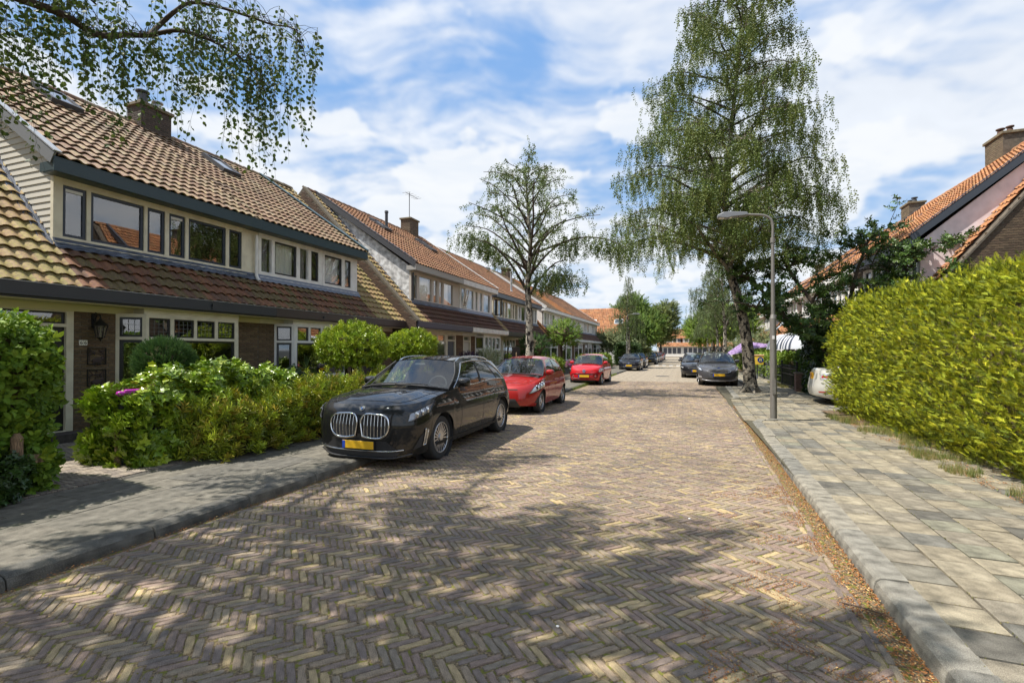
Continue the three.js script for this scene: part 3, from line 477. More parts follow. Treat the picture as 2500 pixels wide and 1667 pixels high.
      mesh('door_step', [span(-0.15, -0.6, 0, 0.265, -a + 0.1, -b - 0.1)], mat(C(0.10, 0.085, 0.08), 0.8, { map: again(speck, 2) }), root);
    } else if (g.type === 'bay' || g.type === 'window') {
      const f = g.frame ?? trim, s = g.sash, bar = g.bar ?? [1.88, 1.93], y0 = g.sill ?? 0.82, yTop = 2.37, bx = g.type === 'bay' ? -0.15 : -0.48, an = g.type === 'bay' ? 0.32 : 0;
      const colsT = g.top, cells = [];
      for (const [p, q, sm, ex] of colsT) cells.push({ s: [p - a - an, q - a - an], y: [bar[1], yTop - 0.06], sash: sm === undefined ? s : sm, sw: 0.032, lead: g.lead, hang: ex?.hang });
      for (const [p, q, sm, ex] of g.low) cells.push({ s: [p - a - an, q - a - an], y: [y0 + 0.07, bar[0]], sash: sm === undefined ? s : sm, sw: 0.045, hang: ex?.hang, cover: ex?.cover });
      windowAt(root, [bx, a + an], [bx, b - an], y0, yTop, cells, { frame: f, name: 'bay_window' });
      if (an) for (const [P, Q] of [[[-0.5, a], [bx, a + an]], [[bx, b - an], [-0.5, b]]]) {
        const L = Math.hypot(Q[0] - P[0], Q[1] - P[1]);
        windowAt(root, P, Q, y0, yTop, [{ s: [0.05, L - 0.06], y: [bar[1], yTop - 0.06], sash: s ?? blackish, sw: 0.04, lead: g.lead && [3, 3] }, { s: [0.05, L - 0.06], y: [y0 + 0.07, bar[0]], sash: s ?? blackish, sw: 0.055 }], { frame: f, name: 'bay_side_window' });
      }
      mesh('window_sill', [span(bx + 0.05, -0.62, y0 - 0.06, y0 - 0.003, -a - an, -b + an)], f, root);
      mesh('bay_head', [span(bx - 0.01, -0.5, yTop + 0.002, 2.474, -a - an + 0.03, -b + an - 0.03)], f, root);
      mesh('bay_wall', [ext([[0, 0], [0.01, 0]], 0, 0.01), span(bx - 0.02, -0.7, 0, y0 - 0.062, -a - an, -b + an)].slice(1), mortar, root);
      if (y0 > 0.4) brickWall(root, [bx - 0.018, a + an], [bx - 0.018, b - an], 0.1, y0 - 0.06, {});
    }
  }
}
const redTone = [[0.25, 0.105, 0.055], [0.21, 0.095, 0.052], [0.275, 0.12, 0.062], [0.18, 0.12, 0.052], [0.19, 0.13, 0.055], [0.17, 0.085, 0.052]];
const tanTone = [[0.37, 0.225, 0.145], [0.33, 0.20, 0.13], [0.43, 0.28, 0.185], [0.27, 0.165, 0.105], [0.36, 0.245, 0.14], [0.30, 0.165, 0.105], [0.37, 0.27, 0.18]].map((c) => c.map((v) => v * 0.92));
const mossTone = [[0.40, 0.29, 0.12], [0.42, 0.27, 0.13], [0.35, 0.27, 0.10], [0.45, 0.31, 0.16], [0.38, 0.24, 0.12]];
const orangeBrown = [[0.38, 0.175, 0.09], [0.34, 0.16, 0.085], [0.42, 0.20, 0.105], [0.30, 0.14, 0.08], [0.36, 0.19, 0.10]];
const orange = [[0.50, 0.20, 0.065], [0.46, 0.18, 0.06], [0.54, 0.225, 0.075]], brownTone = [[0.30, 0.15, 0.085], [0.27, 0.135, 0.08], [0.33, 0.165, 0.09]], umber = [[0.22, 0.14, 0.08], [0.20, 0.125, 0.07], [0.25, 0.15, 0.085]];
const darkRed = [[0.15, 0.062, 0.038], [0.17, 0.07, 0.042], [0.13, 0.06, 0.04], [0.15, 0.075, 0.042]];
const rightTone = [[0.47, 0.19, 0.085], [0.44, 0.175, 0.08], [0.50, 0.215, 0.10], [0.41, 0.17, 0.085], [0.46, 0.22, 0.115]];
// chimney stack standing on the ridge
function chimney(root, x, y, d, w, l, h, pots, base = [0.15, 0.10, 0.065]) {
  const c = mesh('chimney', [span(x - w / 2, x + w / 2, y - 0.9, y + h, -d - l / 2, -d + l / 2)], mortar, root), sub = new THREE.Group(); 
  brickWall(c, [x + w / 2, d - l / 2], [x + w / 2, d + l / 2], y - 0.7, y + h, { base }); brickWall(c, [x - w / 2, d - l / 2], [x + w / 2, d - l / 2], y - 0.7, y + h, { base });
  mesh('chimney_cap', [rbox(w + 0.12, 0.09, l + 0.12, 0.015, x, y + h + 0.04, -d, 1)], mat(C(0.24, 0.20, 0.13), 0.95, { map: again(speck, 2) }), c);
  mesh('lead_flashing', [span(x - w / 2 - 0.02, x + w / 2 + 0.03, y - 0.62, y - 0.42, -d - l / 2 - 0.02, -d + l / 2 + 0.02)], lead, c);
  for (const [dx, dd, r, hh, m] of pots) mesh('chimney_pot', [cyl(r, r * 0.86, hh, x + dx, y + h + 0.08, -d - dd, 14), cyl(r * 1.25, r * 1.25, 0.03, x + dx, y + h + 0.08 + hh + 0.05, -d - dd, 14), ...[0, 1, 2].map((k) => box(0.012, 0.1, 0.012, x + dx + r * 0.8 * Math.cos(k * 2.1), y + h + 0.1 + hh, -d - dd + r * 0.8 * Math.sin(k * 2.1)))], m ?? anthracite, c);
  return c;
}
// roof window or vent lying on the upper slope at distance s from the dormer edge
const slopeUp = (s) => { const L = Math.hypot(RX - DX, RY - DT); return [lerp(DX, RX, s / L), lerp(DT, RY, s / L), Math.atan2(RY - DT, DX - RX)]; };
function skylight(root, d, s, w, h, lift = 0.17) {
  const [x, y, a] = slopeUp(s), g = new THREE.Group(); g.name = 'skylight'; g.position.set(x, y, -d); g.rotation.z = -a; root.add(g); // local x runs down the slope
  const f = new THREE.Shape([[-h / 2, -w / 2], [h / 2, -w / 2], [h / 2, w / 2], [-h / 2, w / 2]].map((p) => new THREE.Vector2(...p))); f.holes.push(new THREE.Path([[-h / 2 + 0.08, -w / 2 + 0.07], [-h / 2 + 0.08, w / 2 - 0.07], [h / 2 - 0.08, w / 2 - 0.07], [h / 2 - 0.08, -w / 2 + 0.07]].map((p) => new THREE.Vector2(...p))));
  mesh('frame', [muv(plain(new THREE.ExtrudeGeometry(f, { depth: lift, bevelEnabled: false }).rotateX(-Math.PI / 2)))], anthracite, g);
  mesh('pane', [box(h - 0.14, 0.01, w - 0.12, 0, lift - 0.03, 0)], phys(C(0.03, 0.035, 0.04), 0.03, { clearcoat: 1, clearcoatRoughness: 0.02 }), g);
}
function ventPipe(root, d, s, h, r, m = anthracite) { const [x, y] = slopeUp(s); mesh('vent_pipe', [cyl(r, r, h, x, y, -d, 12), cyl(r * 1.35, r * 1.2, 0.09, x, y + h, -d, 12), cyl(r * 1.8, r * 1.1, 0.12, x, y - 0.02, -d, 12)], m, root); }
const LX = -9.6;
const gLeft = 'brick terraced houses along the left side of the street';
{ // ---- number 66 and its neighbour
  reseed(61);
  const h1 = thing('terraced_house', 'brick house with black front door marked 66 and cream framed bay window', 'house', gLeft, LX, 0, 0);
  house(h1, {
    d0: 1.2, d1: 9.35, dm: [5.25, 9.35], upTo: 9.35, rakeR: false, up: tanTone, low: redTone, steep: mossTone, trim: cream, fascia: teal, rake: mat(C(0.16, 0.165, 0.17), 0.6), capping: zinc, sideWall: mat(C(0.50, 0.47, 0.40), 0.7), siding: true, singles: 300, soffit: mat(C(0.66, 0.59, 0.33), 0.6),
    dormer: [{ d: [5.22, 9.12], sash: navy, sw: 0.055, cells: [[5.35, 5.72, undefined, { vent: 1 }], [5.78, 6.72, undefined, { hang: curtain, cover: 0.1 }], [6.78, 7.14], [7.22, 7.58, undefined, { vent: 1 }], [7.65, 8.58, undefined, { hang: curtain, cover: 0.12 }], [8.66, 9.02]] }], panels: [[9.12, 9.35, cream]],
    ground: [{ type: 'wall', d: [1.2, 4.3] }, { type: 'door', d: [4.3, 5.42], frame: cream, sash: blackish }, { type: 'wall', d: [5.42, 6.09], singles: 150 },
      { type: 'bay', d: [6.09, 8.76], frame: cream, sash: blackish, lead: [4, 4], top: [[6.46, 6.88], [6.95, 7.38], [7.44, 7.86], [7.93, 8.36]], low: [[6.46, 8.36, undefined, { hang: curtain, cover: 0.08 }]] }, { type: 'wall', d: [8.76, 9.35], singles: 75 }],
  });
  chimney(h1, RX, RY, 9.75, 0.6, 0.85, 0.55, [[0, -0.2, 0.14, 0.34, anthracite], [0, 0.22, 0.12, 0.22, zinc]], [0.085, 0.06, 0.045]);
  skylight(h1, 7.0, 4.5, 0.62, 0.95); skylight(h1, 4.95 + 0.6, 4.9, 0.5, 0.8);
  // house number, wall lantern, two iron plaques, sticker
  const num = (() => { const c = document.createElement('canvas'); c.width = 128; c.height = 96; const x = c.getContext('2d'); x.fillStyle = '#e9e7da'; x.fillRect(0, 0, 62, 96); x.fillRect(66, 0, 62, 96); x.fillStyle = '#20211f'; x.font = 'bold 84px sans-serif'; x.textAlign = 'center'; x.fillText('6', 31, 78); x.fillText('6', 97, 78); const t = new THREE.CanvasTexture(c); t.colorSpace = THREE.SRGBColorSpace; return t; })();
  const np = new THREE.Mesh(new THREE.PlaneGeometry(0.12, 0.09).rotateY(Math.PI / 2).translate(-0.478, 1.81, -5.56), mat(0xffffff, 0.3, { map: num })); np.name = 'house_number'; h1.add(np);
  mesh('number_plate', [span(-0.48, -0.495, 1.764, 1.856, -5.499, -5.621)], white, h1);
  const iron = mat(C(0.02, 0.02, 0.018), 0.5, { metalness: 0.4 }), ly = 2.0, ld = 5.72, lx = -0.3;
  const lan = thing('wall_lantern', 'black iron wall lantern beside the front door of number 66', 'lantern', undefined, LX, 0, 0);
  mesh('bracket', [span(-0.475, -0.492, ly + 0.08, ly + 0.34, -ld + 0.035, -ld - 0.035), tube([V3(-0.48, ly + 0.14, -ld), V3(-0.4, ly + 0.3, -ld), V3(lx, ly + 0.3, -ld), V3(lx, ly + 0.22, -ld)], 0.012, 8), tube([V3(-0.48, ly + 0.3, -ld), V3(-0.43, ly + 0.36, -ld), V3(-0.38, ly + 0.31, -ld)], 0.008, 6)], iron, lan);
  mesh('cap', [new THREE.CylinderGeometry(0.03, 0.135, 0.1, 6).translate(lx, ly + 0.17, -ld), new THREE.SphereGeometry(0.022, 8, 6).translate(lx, ly + 0.235, -ld)], iron, lan);
  mesh('lantern_cage', [...[0, 1, 2, 3, 4, 5].map((k) => tube([V3(lx + 0.105 * Math.cos(k * 1.047), ly + 0.12, -ld + 0.105 * Math.sin(k * 1.047)), V3(lx + 0.055 * Math.cos(k * 1.047), ly - 0.1, -ld + 0.055 * Math.sin(k * 1.047))], 0.008, 5, 1)), new THREE.CylinderGeometry(0.06, 0.03, 0.03, 6).translate(lx, ly - 0.11, -ld), new THREE.ConeGeometry(0.02, 0.06, 6).rotateX(Math.PI).translate(lx, ly - 0.15, -ld)], iron, lan);
  mesh('pane', [new THREE.CylinderGeometry(0.1, 0.052, 0.21, 6, 1, true).translate(lx, ly + 0.01, -ld)], phys(C(0.55, 0.5, 0.42), 0.15, { transmission: 0.8, thickness: 0 }), lan);
  for (const [y, lab] of [[1.42, 'upper'], [1.03, 'lower']]) {
    const p = thing('iron_plaque', lab === 'upper' ? 'square iron plaque with animal and branches under the house number, upper one' : 'square iron plaque with branches, just above the ivy hedge, lower one', 'wall plaque', 'iron plaques on the wall', LX, 0, 0), a = 5.62, b = 5.92, R = (s, t) => V3(-0.475, y + t * 0.3, -lerp(a, b, s));
    mesh('frame', [span(-0.482, -0.468, y, y + 0.014, -a, -b), span(-0.482, -0.468, y + 0.286, y + 0.3, -a, -b), span(-0.482, -0.468, y, y + 0.3, -a, -a - 0.014), span(-0.482, -0.468, y, y + 0.3, -b, -b + 0.014)], iron, p);
    const rust = mat(C(0.06, 0.04, 0.035), 0.8), bits = [tube([R(0.1, 0.95), R(0.3, 0.7), R(0.55, 0.66), R(0.9, 0.9)], 0.006, 5), tube([R(0.12, 0.2), R(0.15, 0.6), R(0.3, 0.7)], 0.006, 5), tube([R(0.9, 0.1), R(0.86, 0.5), R(0.9, 0.9)], 0.005, 5)];
    reseed(70 + y * 10); for (let k = 0; k < 16; k++) { const c = R(rr(0.1, 0.92), rr(0.5, 0.92)); bits.push(new THREE.SphereGeometry(1, 5, 3).scale(0.005, 0.012, 0.02).rotateX(rr(0, 3)).translate(c.x, c.y, c.z)); }
    mesh('branches', bits, rust, p);
    const cb = R(0.52, 0.24); mesh('animal', [new THREE.SphereGeometry(1, 12, 8).scale(0.01, 0.048, 0.085).translate(cb.x, cb.y, cb.z), new THREE.SphereGeometry(1, 10, 7).scale(0.01, 0.032, 0.036).translate(cb.x, cb.y + 0.035, cb.z - 0.085), ...[-0.05, -0.02, 0.04, 0.06].map((z) => box(0.01, 0.06, 0.014, cb.x, cb.y - 0.055, cb.z + z))], rust, p);
  }
  mesh('alarm_sticker', [span(-0.555, -0.558, 2.2, 2.3, -4.46, -4.52)], mat(C(0.03, 0.5, 0.6), 0.5), h1);
  mesh('gutter_bracket', [box(0.05, 0.06, 0.02, 0.1, 2.64, -7.6), box(0.02, 0.1, 0.02, 0.1, 2.6, -7.6)], anthracite, h1);
  const h2 = thing('terraced_house', 'brick house with white upper frames, right of number 66, behind the round shrubs', 'house', gLeft, LX, 0, 0);
  house(h2, {
    d0: 9.35, d1: 15.25, dm: [9.35, 13.5], upFrom: 9.35, rakeL: false, upTo: 13.66, up: tanTone, low: redTone, steep: mossTone, trim: cream, fascia: teal, rake: mat(C(0.07, 0.12, 0.14), 0.5), singles: 300, gutter: mat(C(0.05, 0.04, 0.038), 0.35), soffit: cream, apron: mat(C(0.16, 0.18, 0.225), 0.6),
    dormer: [{ d: [9.52, 11.86], frame: white, sash: null, cells: [[9.6, 9.94, undefined, { hang: darkCurtain }], [10.04, 10.82, blackish, { hang: curtain }], [10.94, 11.27, undefined, { hang: darkCurtain }], [11.38, 11.69, blackish]], y: [3.72, 4.6] }, { d: [11.88, 13.45], frame: white, sash: blackish, cells: [[11.95, 12.74, undefined, { hang: blind }], [12.88, 13.18, undefined, { hang: blind }]], y: [3.72, 4.6] }], panels: [[9.35, 9.52, cream]],
    ground: [{ type: 'wall', d: [9.35, 9.84], singles: 60 }, { type: 'bay', d: [9.84, 12.6], frame: white, sash: anthracite, sill: 0.93, top: [[10.28, 10.69], [10.76, 11.17], [11.26, 11.67], [11.75, 12.17]], low: [[10.26, 12.18]] }, { type: 'wall', d: [12.6, 13.2], singles: 40 }, { type: 'door', d: [13.2, 14.4], frame: cream }, { type: 'wall', d: [14.4, 15.25] }],
  });
  skylight(h2, 11.1, 4.3, 0.62, 1.1);
  mesh('downpipe', [cyl(0.04, 0.04, 1.05, DF + 0.08, 3.55, -9.38, 12), tube([V3(DF + 0.08, 3.6, -9.38), V3(DF + 0.12, 3.5, -9.38), V3(DF + 0.2, 3.43, -9.38)], 0.04, 10)], white, h2);
  mesh('gutter_bracket', [box(0.05, 0.06, 0.02, 0.1, 2.6, -11.0)], anthracite, h2);
}
// ---- further along the left row
function gable(root, d, base, o = {}) { // brick end wall under both roof slopes, at distance d, facing the camera
  const sh = [[-0.35, 0], [-0.35, GY0 - 0.28], [-0.02, GY0 - 0.2], [-0.02, GY0 + 0.02], [RX, RY + 0.06], [-10.3, GY0], [-10.1, 0]];
  mesh('gable_wall', [muv(plain(new THREE.ExtrudeGeometry(new THREE.Shape(sh.map((p) => new THREE.Vector2(...p))), { depth: 0.22, bevelEnabled: false }).translate(0, 0, -d - 0.0)))], mortar, root);
  brickWall(root, [-10.1, d - 0.221], [-0.02, d - 0.221], 0.05, RY, { base, clip: (s, y) => { const x = -10.1 + s; const lim = x > RX ? lerp(GY0, RY, x / RX) : lerp(RY, GY0, (RX - x) / (10.3 + RX)); return y < lim - 0.06 && y > (o.from ?? 0) && (y > 2.5 || x < -0.45); } });
  const L = Math.hypot(RX, RY - GY0), g = box(L + 0.1, 0.07, 0.26, 0, 0, 0); g.rotateZ(-Math.atan2(RY - GY0, -RX)); g.translate(RX / 2, (RY + GY0) / 2 + 0.05, -d + 0.11);
  mesh('gable_coping', [g], mat(C(0.20, 0.17, 0.125), 0.95, { map: again(speck, 2) }), root);
}
{
  reseed(81);
  const BX = -9.08;
  const h3 = thing('terraced_house', 'brick house with exposed brick gable and white dormer cheek behind the second round shrub', 'house', gLeft, BX, 0, 0);
  gable(h3, 15.5, [0.14, 0.085, 0.055]);
  house(h3, {
    d0: 15.5, d1: 20.1, dm: [16.05, 20.1], upTo: 20.1, rakeR: false, up: orangeBrown, low: darkRed, steep: mossTone, trim: taupe, fascia: mat(C(0.36, 0.34, 0.31), 0.6), rake: anthracite, sideWall: render_, singles: 300, singlesUp: 0.6, gutters: [[15.3, 20.1, mat(C(0.055, 0.05, 0.075), 0.45)]], soffit: cream,
    dormer: [{ d: [16.05, 20.08], frame: taupe, sash: null, cells: [[16.18, 16.5], [16.66, 17.66, undefined, { hang: blind }], [17.82, 18.14, undefined, { hang: blind }], [18.32, 18.62, undefined, { hang: blind }], [18.74, 19.6, undefined, { hang: blind, cover: 0.78 }]] }],
    ground: [{ type: 'wall', d: [15.5, 15.9] }, { type: 'window', d: [15.9, 16.6], frame: cream, sash: null, top: [[16.0, 16.5]], low: [[16.0, 16.5]] }, { type: 'window', d: [16.6, 18.6], frame: cream, sash: null, bar: [2.06, 2.09], top: [[16.7, 17.2], [17.25, 17.75], [17.8, 18.4]], low: [[16.7, 18.5]] }, { type: 'door', d: [18.6, 19.5], frame: cream, door: slate, sash: taupe, lead: [4, 3] }, { type: 'wall', d: [19.5, 20.1], base: [0.22, 0.12, 0.06] }],
  });
  skylight(h3, 18.6, 4.2, 0.6, 1.0); ventPipe(h3, 19.4, 4.4, 0.75, 0.07);
  mesh('downpipe', [tube([V3(-0.02, 2.5, -15.7), V3(-0.05, 2.35, -15.7), V3(-0.4, 1.95, -15.6), V3(-0.44, 1.8, -15.6), V3(-0.44, 0.2, -15.6)], 0.04, 10)], blackish, h3);
  mesh('downpipe', [cyl(0.035, 0.035, 1.05, DF + 0.06, 3.6, -16.1, 10)], blackish, h3);
  const h4 = thing('terraced_house', 'brick house with open white tilt window in dormer and white gutter board', 'house', gLeft, BX, 0, 0);
  house(h4, {
    d0: 20.1, d1: 24.9, dm: [20.1, 24.3], upFrom: 20.1, rakeL: false, upTo: 24.45, rake: white, up: orangeBrown, low: darkRed, steep: mossTone, trim: white, fascia: white, sideWall: white, singles: 120, gutters: [[20.1, 24.85, white]], apron: mat(C(0.17, 0.19, 0.25), 0.6),
    dormer: [{ d: [20.3, 24.25], frame: white, sash: null, cells: [[20.5, 20.95], [21.05, 21.85, null], [22.1, 22.35], [22.65, 22.95], [23.15, 24.0]] }], panels: [[20.1, 20.3, taupe]],
    ground: [{ type: 'wall', d: [20.1, 20.25], base: [0.22, 0.12, 0.06] }, { type: 'door', d: [20.25, 21.1], frame: cream, door: mat(C(0.55, 0.52, 0.46), 0.5), sash: taupe, lead: [4, 3] }, { type: 'wall', d: [21.1, 21.6], base: [0.22, 0.12, 0.06] },
      { type: 'bay', d: [21.6, 24.5], frame: white, sash: null, bar: [1.62, 1.78], top: [[22.05, 22.45], [22.55, 22.95], [23.05, 23.45], [23.55, 24.05]], lead: [3, 4], low: [[22.05, 24.05, null, { hang: curtain }]] }, { type: 'wall', d: [24.5, 24.9] }],
  });
  skylight(h4, 22.0, 3.7, 0.6, 1.2); chimney(h4, RX, RY, 23.2, 0.6, 0.85, 0.7, [], [0.16, 0.11, 0.07]);
  // the open tilt window
  const tw = new THREE.Group(); tw.name = 'tilted_window'; tw.position.set(DF + 0.01, 3.7, -20.72); tw.rotation.z = -0.22; h4.add(tw);
  mesh('sash', [span(-0.02, 0.02, 0, 0.06, -0.24, 0.24), span(-0.02, 0.02, 0.84, 0.9, -0.24, 0.24), span(-0.02, 0.02, 0.06, 0.84, -0.24, -0.18), span(-0.02, 0.02, 0.06, 0.84, 0.18, 0.24)], white, tw); mesh('pane', [box(0.008, 0.8, 0.38, 0, 0.45, 0)], glass, tw);
  const ant = mesh('antenna', [cyl(0.02, 0.02, 2.0, RX + 0.1, RY + 0.2, -23.0, 8), tube([V3(RX + 0.1, RY + 2.1, -22.6), V3(RX + 0.1, RY + 2.12, -23.9)], 0.012, 5), ...[-22.7, -23, -23.3, -23.6, -23.85].map((z) => tube([V3(RX - 0.15, RY + 2.12, z), V3(RX + 0.35, RY + 2.12, z)], 0.008, 4))], anthracite, h4);
  const CXX = -9.5;
  const cellsOf = (a, spec) => spec.map(([p, q, m, e]) => [a + p, a + q, m, e]);
  const h5 = thing('terraced_house', 'brick house with dark blue dormer fascia and a black sash standing open', 'house', gLeft, CXX, 0, 0);
  house(h5, {
    d0: 24.9, d1: 29.9, dm: [25.5, 29.9], upTo: 29.9, rakeR: false, rake: white, capping: white, up: orangeBrown, low: darkRed, steep: orangeBrown, trim: cream, fascia: navy, sideWall: white, gutter: mat(C(0.06, 0.045, 0.045), 0.4),
    dormer: [{ d: [25.5, 29.85], frame: cream, sash: null, cells: cellsOf(25.5, [[0.2, 0.7, blackish], [0.85, 1.35], [1.5, 1.8], [1.95, 2.3], [2.45, 3.2, null, { hang: blind }], [3.35, 3.65], [3.85, 4.25]]) }],
    ground: [{ type: 'wall', d: [24.9, 25.1], base: [0.2, 0.11, 0.06] }, { type: 'window', d: [25.1, 26.5], frame: cream, sash: null, top: [[25.3, 26.3]], low: [[25.3, 26.3]], sill: 1.2 }, { type: 'window', d: [26.5, 28.8], frame: cream, sash: null, top: [[26.65, 27.1], [27.2, 27.65], [27.75, 28.2], [28.3, 28.7]], low: [[26.65, 28.7]] }, { type: 'wall', d: [28.8, 29.9], base: [0.2, 0.11, 0.06] }],
  });
  mesh('open_sash', [span(DF + 0.02, DF + 0.46, 3.7, 3.75, -25.75, -25.79), span(DF + 0.02, DF + 0.46, 4.55, 4.6, -25.75, -25.79), span(DF + 0.02, DF + 0.07, 3.75, 4.55, -25.75, -25.79), span(DF + 0.41, DF + 0.46, 3.75, 4.55, -25.75, -25.79)], blackish, h5);
  const h6 = thing('terraced_house', 'brick house half hidden by the slim birch trunk, tall white ground floor windows', 'house', gLeft, CXX, 0, 0);
  house(h6, {
    d0: 29.9, d1: 35, dm: [29.9, 34.3], upFrom: 29.9, rakeL: false, upTo: 34.5, rake: slate, capping: zinc, up: orangeBrown, low: darkRed, steep: orange, trim: white, fascia: slate, sideWall: white, gutter: mat(C(0.20, 0.185, 0.165), 0.6),
    dormer: [{ d: [29.95, 34.3], frame: white, sash: null, cells: cellsOf(29.95, [[0.15, 0.5], [0.65, 1.55], [1.7, 2.1], [2.3, 2.6], [2.8, 3.5], [3.7, 4.1]]) }],
    ground: [{ type: 'wall', d: [29.9, 30.5], base: [0.2, 0.11, 0.06] }, { type: 'window', d: [30.5, 33], frame: white, sash: null, sill: 0.5, bar: [1.7, 1.78], top: [[30.6, 31.3, null, { hang: curtain }], [31.5, 32.9]], low: [[30.6, 31.3, null, { hang: curtain }], [31.5, 32.9]] }, { type: 'door', d: [33, 34], frame: cream, door: blackish }, { type: 'wall', d: [34, 35] }],
  });
  ventPipe(h6, 30.6, 1.2, 1.3, 0.07, zinc);
  const cols = [umber, orange, brownTone, orangeBrown, brownTone], labs = ['far terraced house with dark brown upper roof beside the small round tree', 'far terraced house with bright orange upper roof', 'far terraced house with brown roof just past the bright orange one', 'far terraced house with a chimney, last but one of the left row', 'last terraced house of the left row, with a white verge at its far end'];
  for (let k = 0; k < 5; k++) {
    const a = 35 + k * 5.15, b = a + 5.15, h = thing('terraced_house', labs[k], 'house', gLeft, -9.4, 0, 0);
    house(h, {
      d0: a, d1: b, dm: [k ? a : a + 0.6, k < 4 ? b : b - 0.7], upFrom: k ? a : a + 0.4, upTo: k < 4 ? b : b - 0.5, rakeL: k === 0, rakeR: k === 4, rake: white, up: cols[k], low: darkRed, steep: orange, trim: white, fascia: white, gutter: white, sideWall: white, wide: 0.25,
      dormer: [{ d: [k ? a + 0.3 : a + 0.8, b - 0.75], frame: white, sash: null, cells: cellsOf(a, [[1.0, 1.6], [1.8, 2.3, null, { hang: blind }], [2.7, 3.1], [3.3, 4.1, null, { hang: curtain }]]) }], panels: [[k ? a : a + 0.6, k ? a + 0.3 : a + 0.8, white], [b - 0.75, k < 4 ? b : b - 0.7, white]],
      ground: [{ type: 'wall', d: [a, a + 0.5], base: [0.22, 0.13, 0.07] }, { type: 'bay', d: [a + 0.5, a + 3.3], frame: white, sash: null, top: [[a + 0.95, a + 1.35], [a + 1.45, a + 1.85], [a + 1.95, a + 2.35], [a + 2.45, a + 2.85]], low: [[a + 0.95, a + 2.85]] }, { type: 'door', d: [a + 3.3, a + 4.3], frame: white, door: pick([blackish, slate, white]) }, { type: 'wall', d: [a + 4.3, b], base: [0.22, 0.13, 0.07] }],
    });
    if (k === 0) chimney(h, RX, RY, 39.5, 0.6, 0.8, 0.6, [[0, 0, 0.14, 0.3, zinc]]); if (k === 2) { ventPipe(h, 46.5, 5, 0.5, 0.09); ventPipe(h, 48.8, 5, 0.7, 0.09); } if (k === 3) chimney(h, RX, RY, 53.5, 0.6, 0.85, 0.65, [[0, -0.2, 0.1, 0.2], [0, 0.2, 0.1, 0.2]]);
    if (k === 1) ventPipe(h, 42.6, 5, 0.5, 0.09);
  }
  // end walls that close the row
  const first = thing('end_wall', 'plain brick end wall at the near end of the left row, outside the picture', 'wall'); first.position.set(LX, 0, 0);
  mesh('gable_wall', [muv(plain(new THREE.ExtrudeGeometry(new THREE.Shape([[-0.5, 0], [-0.5, GY0 - 0.3], [-0.02, GY0], [RX, RY], [-10.3, GY0], [-10.1, 0]].map((p) => new THREE.Vector2(...p))), { depth: 0.2, bevelEnabled: false }).translate(0, 0, -1.2)))], mortar, first);
  const last = thing('end_wall', 'brick end wall closing the far end of the left row', 'wall'); last.position.set(-9.4, 0, 0);
  mesh('gable_wall', [muv(plain(new THREE.ExtrudeGeometry(new THREE.Shape([[-0.5, 0], [-0.5, GY0 - 0.3], [-0.02, GY0], [RX, RY], [-10.3, GY0], [-10.1, 0]].map((p) => new THREE.Vector2(...p))), { depth: 0.2, bevelEnabled: false }).translate(0, 0, -60.96)))], mortar, last);
}
